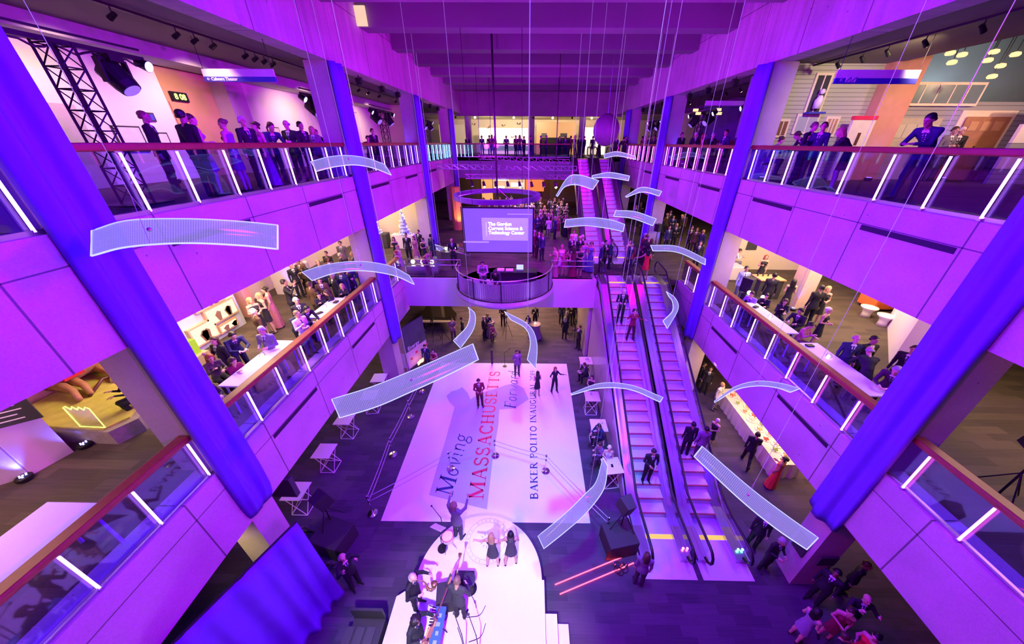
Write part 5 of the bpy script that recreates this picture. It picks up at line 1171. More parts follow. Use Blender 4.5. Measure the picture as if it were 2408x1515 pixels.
# --- upper right gallery
URG = 'guests behind the farther upper right railing'
for i, (u, v, a, ps, hc_) in enumerate(((1449, 329, 0, 'stand', 'brown'), (1460, 327, 60, 'lean', 'black'), (1470, 333, 0, 'hold', 'brown'), (1500, 331, 90, 'stand', 'black'), (1515, 334, -40, 'lady', 'brown'), (1527, 330, 60, 'hold', 'brown'), (1538, 333, -60, 'talk', 'black'), (1548, 329, 60, 'stand', 'brown'))):
    ph(u, v, F3, a, ps, 'guest in dark clothes behind the upper right railing beyond the second drape', (DK, BRN, NV)[i % 3], ('long' if ps == 'lady' else 'short', hc_), h=1.72, group=URG) if u > 1490 else person((ony(u, v, 31).x, 31, F3+.002), a, ps, 'guest in dark clothes behind the upper right railing beyond the second drape', DK, ('short', hc_), h=1.72, group=URG)
ph(1606, 312, F3, 10, 'stand', 'person with dark hair in a black tuxedo before the dusky mural, upper right', DK, ('short', 'black'), 'tan', h=1.78)
ph(1637, 318, F3, 0, 'hold', 'white-haired person in a dark suit in the upper right bay beyond the second drape', DK, ('short', 'white'), h=1.74)
ph(1655, 325, F3, 60, 'lady', 'person with reddish hair in dark red at the middle of the farther upper right bay', BURG, ('long', 'red'), h=1.68)
ph(1681, 307, F3, 0, 'lean', 'person with short grey hair bending in the farther upper right bay', DK, ('short', 'grey'), h=1.78)
ph(1708, 311, F3, -70, 'hold', 'person in a blue suit holding a glass in the farther upper right bay', NV, ('short', 'brown'), h=1.78)
ph(1742, 325, F3, -30, 'stand', 'person in black partly behind the second right drape on the third floor', DK, ('short', 'black'), 'tan', h=1.70)
ph(1838, 330, F3, 40, 'ladysit', 'seated person with brown hair low behind the near upper right railing', PURP_, ('curly', 'brown'), h=1.7)
ph(1882, 299, F3, -100, 'bow', 'person in a dark jacket bending away at the upper right railing beside the clapboard wall', DK, ('short', 'brown'), h=1.84)
ph(1916, 298, F3, 20, 'hold', 'person in a dark suit facing the camera at the upper right railing', DK, ('short', 'ash'), h=1.82)
ph(1937, 300, F3, -60, 'talk', 'person in navy with one hand raised beside the clapboard wall windows', NV, ('short', 'brown'), h=1.80)
ph(1979, 303, F3, -120, 'ladylean', 'person with bobbed blond hair in black at the upper right railing', DK, ('long', 'blond'), h=1.76)
ph(2181, 291, F3, -75, 'lean', 'large person in a dark blue suit leaning on the near upper right handrail', NV, ('short', 'black'), 'tan', h=1.94)
ph(2238, 322, F3, 0, 'hold', 'dark-haired person in a grey suit beside the brown house door, upper right', GR, ('short', 'brown'), 'tan', h=1.78, yy=13.6)
ph(2256, 322, F3, -30, 'talk', 'white-haired person in front of the brown house door, upper right', DK, ('short', 'white'), h=1.78, yy=13.9)
# --- middle left: bar tables
ph(494, 842, F2, 60, 'ladysit', 'person with long auburn hair in olive seen from behind at the nearer left bar table', OLV, ('long', 'red'), h=1.72)
ph(508, 812, F2, -10, 'talk', 'dark-haired person in black behind the auburn-haired one at the left bar table', DK, ('long', 'brown'), h=1.70)
ph(553, 800, F2, 60, 'lean', 'person in a navy suit reaching across the nearer left bar table to the candle', NV, ('short', 'black'), h=1.80)
ph(548, 850, F2, 70, 'ladysit', 'person with brown hair in a burgundy dress sitting at the nearer left bar table', BURG, ('long', 'brown'), h=1.66)
ph(614, 777, F2, 5, 'hold', 'person in a grey suit facing the camera behind the nearer left bar table', (.20, .18, .30), ('short', 'grey'), h=1.80)
ph(522, 905, F2, 75, 'sit', 'bald person in a dark suit at the near end of the left bar table', DK, ('fringe', 'brown'), 'fair', h=1.78)
ph(588, 707, F2, 60, 'lady', 'person with straight blond hair in black in the group by the blue-lit pier', DK, ('long', 'blond'), h=1.70)
ph(612, 708, F2, -30, 'lady', 'second blond person in black, middle of the group by the blue-lit pier', DK, ('long', 'blond'), h=1.68)
ph(626, 690, F2, -60, 'gown', 'person with curly dark hair in a long pale pink dress by the blue-lit pier', PK, ('curly', 'black'), h=1.74)
ph(596, 733, F2, 150, 'stand', 'white-haired person in a brown jacket, back to the atrium, by the blue-lit pier', BRN, ('short', 'white'), h=1.76)
ph(668, 664, F2, 120, 'photo', 'tall person in black with both hands raised, by the pink pier at left', DK, ('short', 'black'), 'tan', h=1.88)
ph(696, 707, F2, 50, 'stand', 'white-haired person in a dark suit at the farther left bar table', DK, ('short', 'white'), h=1.76)
ph(699, 738, F2, 70, 'talk', 'person with sandy hair in a white shirt at the farther left bar table', WH, ('short', 'ash'), h=1.72)
ph(706, 758, F2, 60, 'lean', 'person in a dark blue suit leaning on the middle left handrail, nearest of the pair', NV, ('short', 'black'), h=1.76)
ph(728, 742, F2, 65, 'lean', 'second person in a dark suit leaning on the middle left handrail', DK, ('short', 'black'), h=1.74)
ph(749, 694, F2, 40, 'ladysit', 'person with long dark hair in black chatting at the farther left bar table', DK, ('long', 'black'), h=1.72)
ph(767, 688, F2, -60, 'ladysit', 'person in black resting the head on one hand at the farther left bar table', DK, ('long', 'brown'), h=1.72)
ph(804, 674, F2, 20, 'ladysit', 'blond person in a black sleeveless top at the far end of the left bar table', DK, ('long', 'blond'), h=1.70)
ph(823, 680, F2, -30, 'ladysit', 'person with auburn hair beside the second left column at the bar table', (.40, .2, .45), ('long', 'red'), h=1.68)
ph(836, 657, F2, -20, 'lady', 'blond person standing by the second left column above the bar table', (.5, .3, .5), ('curly', 'blond'), h=1.70)
BLG = 'guests crowding the farther middle left gallery'
for i, (u, v, a, ps) in enumerate(((684, 625, 60, 'stand'), (700, 616, 0, 'hold'), (716, 620, -70, 'talk'), (748, 618, 40, 'stand'), (766, 596, 0, 'stand'), (770, 610, 60, 'hold'), (800, 600, 120, 'stand'), (828, 597, -60, 'stand'), (735, 650, 100, 'stand'), (752, 660, 30, 'hold'), (780, 648, -30, 'talk'), (800, 640, 0, 'stand'), (818, 640, 150, 'stand'), (730, 676, 160, 'stand'), (790, 660, 170, 'stand'), (843, 628, 20, 'hold'))):
    ph(u, v, F2, a, ps, 'guest in dark formal clothes in the crowd behind the farther left bar table', (DK, BRN, DK, NV)[i % 4], (('short', 'short', 'long')[i % 3], ('black', 'brown', 'grey', 'ash')[i % 4]), ('fair', 'tan', 'dark')[i % 3], 1.70+.04*(i % 4), group=BLG)
ph(799, 572, F2, 10, 'stand', 'person in a peaked cap and pale uniform jacket at the back of the left gallery', GR, ('short', 'black'), h=1.84)
ph(272, 893, F2, -20, 'ladysit', 'person with fair hair in a black flowered dress seated by the horse mural', DK, ('bun', 'blond'), h=1.66)
# --- middle left plaza edge, by the bridge
for (u, v, a, ps, lab, col, hr, sk, hh_) in ((925, 562, 20, 'gown', 'person with brown hair in black with a badge, left end of the bridge group', DK, ('long', 'brown'), 'fair', 1.70), (954, 553, 0, 'stand', 'person in a black suit and pale tie posing at the bridge railing', DK, ('short', 'black'), 'tan', 1.80),
        (972, 560, 0, 'gown', 'person in a pink knee-length dress posing at the bridge railing', PK, ('long', 'brown'), 'fair', 1.66), (983, 545, -30, 'stand', 'short-haired person in black behind the posing group', DK, ('short', 'brown'), 'fair', 1.74), (993, 564, -10, 'lady', 'person with bobbed black hair in a black dress posing at the bridge railing', DK, ('curly', 'black'), 'fair', 1.62),
        (973, 516, 0, 'stand', 'server in black standing by the white fir tree table', DK, ('short', 'ash'), 'fair', 1.76), (1013, 555, 150, 'stand', 'person in dark blue with back turned beside the blue uplight on the third left column', NV, ('short', 'black'), 'tan', 1.78), (1062, 566, 10, 'hold', 'bald person in a dark suit left of the screen', DK, ('fringe', 'brown'), 'fair', 1.80)):
    ph(u, v, F2, a, ps, lab, col, hr, sk, hh_)
ph(985, 625, F2, 70, 'bow', 'person in a pink top bending over the lit display case on the bridge', PK, ('short', 'ash'), h=1.66)
# --- DJs on the round balcony
ph(1134, 620, F2, 10, 'lean', 'person in a grey jacket leaning on the rail of the round balcony', (.30, .26, .34), ('short', 'black'), 'tan', h=1.80)
ph(1164, 641, F2, 0, 'bow', 'person in a black shirt bending over the rail of the round balcony', DK, ('short', 'black'), 'tan', h=1.76)
# --- plaza crowd
PCG = 'dense plaza crowd behind the screen'
rnd = random.Random(11); used = []
def free(x, y, r=.42):
    for (a, b_) in used:
        if (a-x)**2+(y-b_)**2 < r*r: return False
    used.append((x, y)); return True
n_ = 0
while n_ < 86:
    x, y = rnd.uniform(-5.5, 3.1), rnd.uniform(25.5, 35.5)
    if x < -1.5 and y < 29: continue
    if not free(x, y): continue
    i = n_; ps = ('stand', 'hold', 'lady', 'talk', 'gown', 'stand')[i % 6]
    person((x, y, F2+.002), rnd.uniform(-70, 70) if rnd.random() < .7 else rnd.uniform(100, 260), ps, 'guest in the dense evening crowd on the plaza behind the hanging screen', (DK, NV, DK, BRN, (.35, .04, .08), WH, GR, DK)[i % 8], (('long' if ps in ('lady', 'gown') else 'short'), ('black', 'brown', 'blond', 'grey', 'ash', 'white')[i % 6]), ('fair', 'tan', 'pale', 'dark')[i % 4], rnd.uniform(1.6, 1.84), group=PCG); n_ += 1
RCG = 'guests gathered right of the round balcony'
for i, (u, v, a, ps, col, hr) in enumerate(((1310, 600, -60, 'gown', PK, ('short', 'brown')), (1322, 580, 0, 'lady', WH, ('long', 'ash')), (1345, 560, 30, 'talk', DK, ('short', 'red')), (1337, 600, 20, 'ladylean', (.4, .05, .15), ('long', 'brown')), (1353, 590, 180, 'gown', BURG, ('long', 'brown')), (1365, 560, 20, 'stand', DK, ('short', 'white')), (1377, 571, 0, 'gown', LIL, ('short', 'grey')), (1372, 597, 10, 'lady', DK, ('bun', 'brown')), (1397, 557, 30, 'stand', DK, ('short', 'white')), (1350, 545, 0, 'stand', WH, ('short', 'brown')), (1420, 580, -90, 'stand', NV, ('short', 'grey')), (1402, 592, -10, 'gown', (.10, .10, .30), ('curly', 'brown')))):
    ph(u, v, F2, a, ps, 'guest standing in the group just right of the round balcony', col, hr, ('fair', 'tan')[i % 2], 1.74, group=RCG)
RC2 = 'guests near the third right column of the plaza'
for i, (u, v, a, ps) in enumerate(((1425, 575, 30, 'talk'), (1440, 570, 60, 'stand'), (1461, 555, 0, 'stand'), (1472, 560, -40, 'hold'), (1482, 556, 100, 'stand'), (1492, 553, 20, 'hold'), (1503, 590, 160, 'stand'), (1533, 566, 140, 'stand'), (1452, 560, 180, 'stand'), (1512, 600, 0, 'walk'), (1480, 575, 30, 'lady'), (1290, 505, 10, 'stand'), (1268, 548, 0, 'stand'), (1276, 552, 40, 'stand'), (1256, 550, -50, 'hold'))):
    ph(u, v, F2, a, ps, 'guest in dark clothes on the plaza between the balcony and the third right column', (DK, NV, BURG, DK)[i % 4], (('short', 'long')[i % 4 == 3], ('black', 'brown', 'grey')[i % 3]), ('fair', 'tan')[i % 2], 1.76, group=RC2)
RB = 'guests in the farther middle right gallery'
for i, (u, v, a, ps) in enumerate(((1497, 485, 0, 'stand'), (1508, 478, 40, 'hold'), (1520, 490, -40, 'stand'), (1500, 500, 90, 'lady'), (1516, 505, 0, 'stand'), (1570, 505, 30, 'stand'), (1585, 510, -30, 'hold'), (1578, 498, 0, 'talk'), (1605, 508, 60, 'stand'), (1612, 505, -60, 'stand'), (1575, 535, 10, 'stand'), (1592, 530, -10, 'hold'), (1628, 535, 0, 'talk'), (1640, 540, -40, 'stand'), (1655, 545, 120, 'stand'), (1560, 520, 150, 'stand'))):
    ph(u, v, F2, a, ps, 'guest in dark clothes in the farther middle right gallery past the second drape', (DK, BRN, NV, DK)[i % 4], (('short', 'long')[i % 4 == 3], ('black', 'brown', 'blond')[i % 3]), ('fair', 'tan')[i % 2], 1.76, group=RB)
ph(1648, 572, F2, -30, 'stand', 'person in a dark suit just behind the small arch panel at the right', DK, ('short', 'brown'), h=1.76)
# --- middle right: bar tables
for (u, v, a, ps, lab, col, hr, sk, hh_) in ((1802, 605, -20, 'gown', 'person with red hair in a black dress, arms folded, before the cream wall', DK, ('long', 'red'), 'fair', 1.68), (1741, 590, 60, 'ladysit', 'seated person with brown bun at the white table before the cream wall', WH, ('bun', 'brown'), 'fair', 1.68),
        (1756, 632, -10, 'stand', 'person in a pale blue shirt behind the lit lamps near the second right drape', (.35, .40, .70), ('short', 'black'), 'tan', 1.76), (1822, 648, 150, 'stand', 'person in a dark suit with back turned at the wooden serving counter', DK, ('short', 'black'), 'tan', 1.80), (1867, 662, 160, 'lady', 'person with long dark hair in black, back turned, by the pale pier', DK, ('long', 'black'), 'fair', 1.68),
        (1768, 692, -60, 'sit', 'person in a lilac jacket sitting at the far end of the right bar table', LIL, ('short', 'brown'), 'fair', 1.72), (1803, 697, -40, 'ladysit', 'dark-haired person in black sitting behind the black bag on the right bar table', DK, ('bun', 'black'), 'fair', 1.66), (1847, 710, -30, 'ladysit', 'person with dark hair in a sleeveless black top at the right bar table', DK, ('long', 'brown'), 'fair', 1.70),
        (1882, 732, -60, 'sit', 'person in a dark suit and pale shirt seated at the right bar table', DK, ('short', 'black'), 'tan', 1.78), (1932, 677, 170, 'stand', 'tall person in a black suit, back turned, in front of the orange pier', DK, ('short', 'black'), 'tan', 1.84), (1949, 680, -20, 'lady', 'person with long blond hair behind the tall one in black, by the orange pier', DK, ('long', 'blond'), 'pale', 1.72),
        (1950, 730, 30, 'lady', 'white-haired person in black carrying a small bag near the right bar table', DK, ('curly', 'white'), 'pale', 1.64), (1908, 765, 20, 'ladysit', 'dark-haired person in a pink lace top sitting at the right bar table', PK, ('curly', 'black'), 'fair', 1.70), (2015, 797, -20, 'stand', 'bald person in a dark suit facing the one with a black cap', NV, ('fringe', 'grey'), 'fair', 1.78),
        (2053, 806, 0, 'stand', 'person wearing a black cap behind the bald pair on the right', DK, ('short', 'black'), 'tan', 1.80), (2045, 824, 160, 'lean', 'bald person in a dark suit, back turned, leaning at the nearer right bar table', DK, ('fringe', 'grey'), 'fair', 1.78), (2150, 822, -60, 'stand', 'dark-haired person in black beside the violet-lit wall', DK, ('short', 'black'), 'tan', 1.76),
        (2185, 822, 150, 'stand', 'person in black with back turned against the bright wall by the right drape', DK, ('short', 'brown'), 'tan', 1.80), (2108, 872, -60, 'lean', 'grey-haired person in a dark plum suit at the near end of the right bar table', (.05, .01, .05), ('short', 'grey'), 'fair', 1.82), (2138, 875, -10, 'photo', 'dark-haired person in a tuxedo with both hands up by the nearest right drape', DK, ('short', 'black'), 'tan', 1.76)):
    ph(u, v, F2, a, ps, lab, col, hr, sk, hh_)
# --- escalator riders (z on the incline)
def rider(u, v, x, z, face, ps, lab, **k):
    p = onx(u, v, x); person((x, p.y, z), face, ps, lab, **k)
def inc(y): return L2*(int((y-7.05)/.4022)+1)*.4022/9.25
for (y, x, a, ps, lab, kw) in ((8.0, 4.45, 0, 'hold', 'person in a dark suit and tie riding the lower left escalator', dict(col=DK, hair=('short', 'black'), skin='tan', h=1.78)), (14.1, 4.35, -10, 'hold', 'person with white hair in a dark suit at the top of the lower left escalator', dict(col=DK, hair=('short', 'white'), h=1.82)), (13.3, 4.75, 0, 'ladysit' if False else 'trouserlady', 'person with dark hair in black beside the white-haired rider', dict(col=BURG, hair=('curly', 'black'), h=1.64)),
        (8.9, 6.15, 170, 'stand', 'person in a black jacket going up the lower right escalator, left of a pair', dict(col=DK, hair=('short', 'black'), skin='tan', h=1.72)), (8.7, 6.55, 180, 'stand', 'person in a purple jacket going up the lower right escalator, right of a pair', dict(col=PURP_, hair=('short', 'black'), skin='tan', h=1.70))):
    person((x, y, inc(y)+.003), a, ps, lab, **kw)
person((6.2, 17.0, L2+.015), 170, 'dance', 'person in a red dress stepping off at the top of the lower right escalator', REDC, ('long', 'black'), 'tan', 1.72)
ph(1379, 482, F2+.1, 10, 'hold', 'person in a dark suit at the foot of the upper left escalator', DK, ('fringe', 'grey'), h=1.8)
# --- ground floor: dancers on the mat
for (u, v, a, ps, lab, col, hr, sk, hh_) in ((1130, 956, 15, 'hold', 'person in a dark red polo shirt and dark jeans standing on the mat, looking down', BURG, ('short', 'brown'), 'fair', 1.80), (988, 881, 0, 'x', '', DK, None, 'fair', 1), (1263, 931, 200, 'lady', 'person with long dark hair in a black dress, seen from behind on the mat', DK, ('long', 'black'), 'fair', 1.64), (1303, 922, 20, 'trouserlady', 'person with long auburn hair in black trousers dancing at the right of the mat', DK, ('long', 'red'), 'pale', 1.66)):
    if ps == 'x': continue
    pf(u, v, .012, a, ps, lab, col, hr, sk, hh_)
pf(1216, 883, .012, 10, 'talk', 'person in an open grey blazer and black trousers dancing beside the word Forward', (.22, .18, .26), ('short', 'brown'), 'tan', 1.76)
# the band and singers on the stage
for (u, v, a, ps, lab, col, hr, sk, hh_) in ((1080, 1263, 155, 'conduct', 'person in a grey suit with arms raised at the far left edge of the stage', (.20, .18, .26), ('curly', 'ash'), 'tan', 1.84), (1161, 1328, 175, 'dance', 'singer with long blond hair in a short black dress, facing away on the stage seal', (.05, .05, .07), ('long', 'blond'), 'pale', 1.66), (1203, 1324, 185, 'dance', 'singer with long dark hair in a short black dress, right of the seal', (.05, .045, .08), ('long', 'black'), 'fair', 1.68),
        (985, 1425, 75, 'play', 'saxophonist with a shaved head in a dark jacket at the left edge of the stage', DK, ('fringe', 'grey'), 'pale', 1.80), (1085, 1448, 170, 'play', 'trumpet player with fair hair in a dark waistcoat and white sleeves, back turned', (.05, .06, .06), ('short', 'ash'), 'fair', 1.78), (992, 1522, 70, 'play', 'bass guitarist with short black hair in a dark green suit, near left of stage', (.02, .035, .03), ('curly', 'black'), 'dark', 1.80)):
    pf(u, v, SH, a, ps, lab, col, hr, sk, hh_)
person((-5.25, 4.75, 0.002), 60, 'photo', 'bald person in black holding a phone beside the blue curtain', DK, ('fringe', 'grey'), 'fair', 1.80)
# near right, ground floor
for (u, v, a, ps, lab, col, hr, sk, hh_) in ((1795, 1218, -30, 'stand', 'person in a black tuxedo under the lower end of the big right panel', DK, ('short', 'grey'), 'fair', 1.80), (1836, 1274, 10, 'hold', 'person with short grey hair in black clapping hands beside the right escalator foot', DK, ('short', 'grey'), 'fair', 1.78), (1522, 1306, 165, 'stand', 'person in a patterned violet jacket at the foot of the lower left escalator', (.20, .10, .30), ('long', 'brown'), 'fair', 1.70),
        (1968, 1348, -60, 'stand', 'person in a dark suit closest to the base of the near right column', DK, ('short', 'black'), 'dark', 1.80), (2040, 1410, -20, 'photo', 'bald person in a black tuxedo with raised hands, lower right', DK, None, 'fair', 1.78), (2000, 1440, -30, 'ladysit' if False else 'lady', 'person in a burgundy dress with hair in a bun, lower right', BURG, ('bun', 'brown'), 'fair', 1.68),
        (1925, 1440, 100, 'lady', 'person with dark hair in a pale lilac ruffled top, lower right', LIL, ('long', 'black'), 'fair', 1.66), (2060, 1500, -80, 'gown', 'person in a bright red dress at the bottom edge, lower right', REDC, ('bun', 'black'), 'fair', 1.68), (1990, 1500, 40, 'stand', 'person in black with brown hair at the bottom edge beside the red dress', DK, ('short', 'brown'), 'fair', 1.74),
        (2040, 1330, 30, 'stand', 'person in dark clothes in the shadow right of the near right column', DK, ('short', 'brown'), 'dark', 1.76),
        (1700, 905, 30, 'stand', 'person in a white shirt serving at the far end of the buffet table', WH, ('short', 'blond'), 'fair', 1.74), (1672, 868, -30, 'stand', 'person in black with a badge in the passage beside the lower right escalator', DK, ('short', 'brown'), 'fair', 1.76), (1655, 862, 60, 'stand', 'second person in black in the passage beside the lower right escalator', DK, ('short', 'black'), 'tan', 1.74),
        (1782, 1022, 150, 'walk', 'person in a black suit striding toward the near end of the buffet table', DK, ('short', 'black'), 'tan', 1.80), (1846, 1080, 210, 'gown', 'person with black hair in a long orange red gown by the buffet table', (.80, .10, .05), ('curly', 'black'), 'tan', 1.68), (1687, 990, -60, 'lady', 'person with white hair and black top between escalator and buffet', DK, ('short', 'white'), 'pale', 1.64)):
    ph(u, v, G, a, ps, lab, col, hr, sk, hh_)
# people along the tables beside the escalator
for (u, v, a, ps, lab, col, hr, sk, hh_) in ((1388, 858, -60, 'sit', 'person in black seated behind the farthest white table beside the escalator', DK, ('short', 'brown'), 'fair', 1.74), (1392, 888, -20, 'lady', 'person in dark clothes standing between the two far white tables', DK, ('long', 'brown'), 'fair', 1.68), (1434, 1003, -60, 'sit', 'person in a dark blue suit seated at the third white table beside the escalator', NV, ('short', 'black'), 'tan', 1.78),
        (1437, 1054, -10, 'gown', 'person with white hair in a pale lace dress behind the table with the phone', (.62, .55, .66), ('short', 'white'), 'pale', 1.64), (1405, 1075, -60, 'ladysit', 'person in dark purple at the edge of the mat beside the table with the phone', PURP_, ('bun', 'brown'), 'fair', 1.66)):
    ph(u, v, G, a, ps, lab, col, hr, sk, hh_)
# press and guests under the bridge
UB = 'guests in the passage under the bridge'
for (u, v, a, ps, lab, col, hr, sk, hh_) in ((986, 765, 10, 'photo', 'camera operator in dark clothes behind the left video tripod', DK, ('short', 'black'), 'fair', 1.80), (998, 815, 0, 'stand', 'person in a blue suit and tie beside the energy exhibit board', NV, ('short', 'black'), 'fair', 1.74), (1018, 825, -10, 'lady', 'person in a dark red dress beside the one in the blue suit', BURG, ('long', 'black'), 'fair', 1.62),
        (1062, 752, 20, 'hold', 'person in a plaid violet shirt under the left of the bridge', (.30, .12, .25), ('short', 'brown'), 'fair', 1.78), (1157, 768, 0, 'ladysit', 'person seated in front of the draped cocktail table under the bridge', (.30, .1, .2), ('bun', 'brown'), 'fair', 1.62), (1259, 722, 10, 'talk', 'person in a black suit standing alone on the pale floor under the bridge', DK, ('short', 'brown'), 'fair', 1.78),
        (1241, 745, -20, 'ladylean', 'person with long dark hair leaning at the draped table with a candle', DK, ('long', 'black'), 'fair', 1.66), (1374, 770, -60, 'photo', 'photographer in black with bare legs by the escalator wall', DK, ('short', 'brown'), 'fair', 1.76)):
    ph(u, v, G, a, ps, lab, col, hr, sk, hh_)
for i, (u, v, a, ps) in enumerate(((1086, 750, 100, 'stand'), (1146, 742, 0, 'hold'), (1138, 748, 60, 'stand'), (1182, 720, 20, 'hold'), (1322, 715, 0, 'stand'), (1335, 735, 120, 'stand'), (1343, 718, -20, 'hold'), (1362, 715, 0, 'talk'), (1330, 748, 170, 'stand'))):
    ph(u, v, G, a, ps, 'guest in dark clothes in the passage under the bridge', (DK, NV, DK)[i % 3], (('short', 'short', 'long')[i % 3], ('black', 'brown', 'grey')[i % 3]), ('fair', 'tan')[i % 2], 1.76, group=UB)
# ================================================================== L3 truss towers with moving heads
LENS = emis('lens_blue_white', (.35, .30, 1.0), 3); LENSV = emis('lens_violet', (.30, .12, 1.0), 1.0)
def tower(x, y, lab, hd, tgt):
    t = thing('truss_tower', lab, 'truss tower', (x, y, L3), 'black truss towers in the upper galleries'); w = .17
    for sx in (-w, w):
        for sy in (-w, w): MB().cyl((x+sx, y+sy, L3), (x+sx, y+sy, L3+2.75), .022, n=6).build('upright', BLACK, t)
    b = MB(); k = 8
    for i in range(k):
        z0, z1 = L3+.05+2.65*i/k, L3+.05+2.65*(i+1)/k
        for (a, c) in (((-w, -w), (w, -w)), ((w, -w), (w, w)), ((w, w), (-w, w)), ((-w, w), (-w, -w))):
            b.cyl((x+a[0], y+a[1], z0), (x+c[0], y+c[1], z1), .012, n=5); b.cyl((x+a[0], y+a[1], z1), (x+c[0], y+c[1], z1), .012, n=5)
    b.build('lacing', BLACK, t); MB().box(x-.4, x+.4, y-.4, y+.4, L3, L3+.03).build('base_plate', BLACK, t)
    MB().box(x-.04, x+.04, y-1.55, y+1.55, L3+2.72, L3+2.8).build('crossbar', BLACK, t); MB().box(x-.02, x+.02, y-1.55, y+1.55, L3+2.90, L3+2.94).build('crossbar', BLACK, t); MB().tube([(x, y-1.5+.15*k, L3+2.66-.05*math.sin(k*1.7)) for k in range(21)], .02, 5).build('cable_bundle', RUBBER, t)
    return t
def mover(x, y, z, tgt, lab, lens=None, grp='moving head lights', R=.22, big=True):
    t = thing('moving_head_light', lab, 'stage light', (x, y, z), grp); c = Vector((x, y, z-.36)); d = (Vector(tgt)-c).normalized()
    MB().box(x-.16, x+.16, y-.13, y+.13, z-.10, z+.02).build('base', BLACK, t)
    for s in (-1, 1): MB().box(x-.05, x+.05, y+s*.25-.02, y+s*.25+.02, z-.46, z-.06).build('yoke_arm', BLACK, t)
    MB().box(x-.06, x+.06, y-.26, y+.26, z-.09, z-.05).build('yoke', BLACK, t)
    MB().tube([c-d*.30, c-d*.2, c+d*.14, c+d*.26], [.10, R, R*.92, R*.80], 14).build('head', BLACK, t, smooth=False)
    MB().tube([c+d*.262, c+d*.275], [R*.70, R*.68], 16).build('lens', lens or LENSV, t); return t
def par(x, y, z, tgt, lab, lens=None, R=.11):
    t = thing('spotlight', lab, 'stage light', (x, y, z), 'small blue lamps on the truss towers'); c = Vector((x, y, z-.05)); d = (Vector(tgt)-c).normalized()
    MB().tube([c-d*.12, c-d*.10, c+d*.12], [.05, .08, R], 14).build('can', BLACK, t); MB().tube([c+d*.12, c+d*.128], [R*.92, R*.9], 16).build('lens', lens or LENS, t); MB().cyl(c, (x, y, z+.05), .015).build('clamp', BLACK, t)
TW = [(-8.55, 7.3, 'black truss tower in the nearest upper left bay'), (-8.55, 15.9, 'black truss tower in the upper left bay past the second drape'), (-8.6, 21.8, 'black truss tower in the upper left bay, by the third drape'), (-8.6, 30.6, 'black truss tower in the farthest upper left bay'),
      (10.6, 6.0, 'black truss tower in the right edge of the upper right gallery'), (9.6, 16.4, 'black truss tower in the upper right bay behind the second drape'), (9.4, 21.6, 'black truss tower in the upper right bay before the dusky mural'), (9.4, 29.5, 'black truss tower in the farthest upper right bay')]
for i, (x, y, l) in enumerate(TW):
    tower(x, y, l, 0, 0); s = 1 if x < 0 else -1; w = l.replace('black truss tower in the ', '')
    xa = x+s*.0
    mover(x, y-.95, L3+2.70, (0, y-3.0 if y > 8 else 3.4, 5), 'moving head, near end of bar, '+w)
    mover(x, y+.85, L3+2.70, (s*-4, y+1.5, 6.5), 'moving head, far end of bar, '+w)
    par(x, y-1.5, L3+2.68, (0, y-1, 8), 'small blue lamp, near bar tip, '+w); par(x, y+1.5, L3+2.72, (s*4-x*.0, y+3, 8.5), 'small blue lamp, far bar tip, '+w)
# ceiling track and heads
def track(x, y0, y1, z, heads, lab, grp):
    t = thing('light_track', lab, 'light track', (x, y0, z)); MB().box(x-.02, x+.02, y0, y1, z, z+.05).build('rail', BLACK, t)
    for (y, on, tx) in heads:
        h = thing('track_head', 'small black track light hanging from the ceiling track of the '+grp, 'track light', (x, y, z), 'track lights of the '+grp)
        d = Vector((tx-x, .4, -1.6)).normalized(); c = Vector((x, y, z-.14)); MB().cyl((x, y, z), c, .012).build('stem', BLACK, h)
        MB().cyl(c-d*.06, c+d*.12, .045, .055).build('can', BLACK, h)
        if on: MB().cyl(c+d*.121, c+d*.127, .045).build('bulb', emis('track_bulb', (1, .72, .45), 14), h)
track(-8.8, 3, 33, 14.42, [(y, i % 3 == 0, -12.4) for i, y in enumerate((8.9, 10.3, 10.8, 11.35, 12.5, 12.9, 13.3, 13.7, 16.2, 16.9, 18.5, 19.9, 21, 22.4, 25, 26, 27.5, 29, 30))], 'long black lighting track along the upper left gallery ceiling', 'upper left gallery')
track(9.9, 3, 33, 14.42, [(y, i % 3 == 1, 12) for i, y in enumerate((9.6, 10.8, 11.8, 12.6, 13.5, 16.5, 18, 19.2, 20.5, 22, 25, 27, 29))], 'long black lighting track along the upper right gallery ceiling', 'upper right gallery')
for s, x in ((-1, XL-.3), (1, XR+.3)):
    for i, y in enumerate((16.9, 19.3, 21.4, 25.6, 27.8, 29.9)):
        t = thing('floodlight', f'black floodlight clamped under the {"left" if s < 0 else "right"} roof beam', 'floodlight', (x, y, 14.45), f'floodlights under the {"left" if s < 0 else "right"} roof beam')
        MB().cyl((x, y, 14.46), (x, y, 14.36), .02).build('stem', BLACK, t); MB().rbox((x, y, 14.25), .12, .10, .11, 0, 20).build('housing', BLACK, t, bevel=.02)
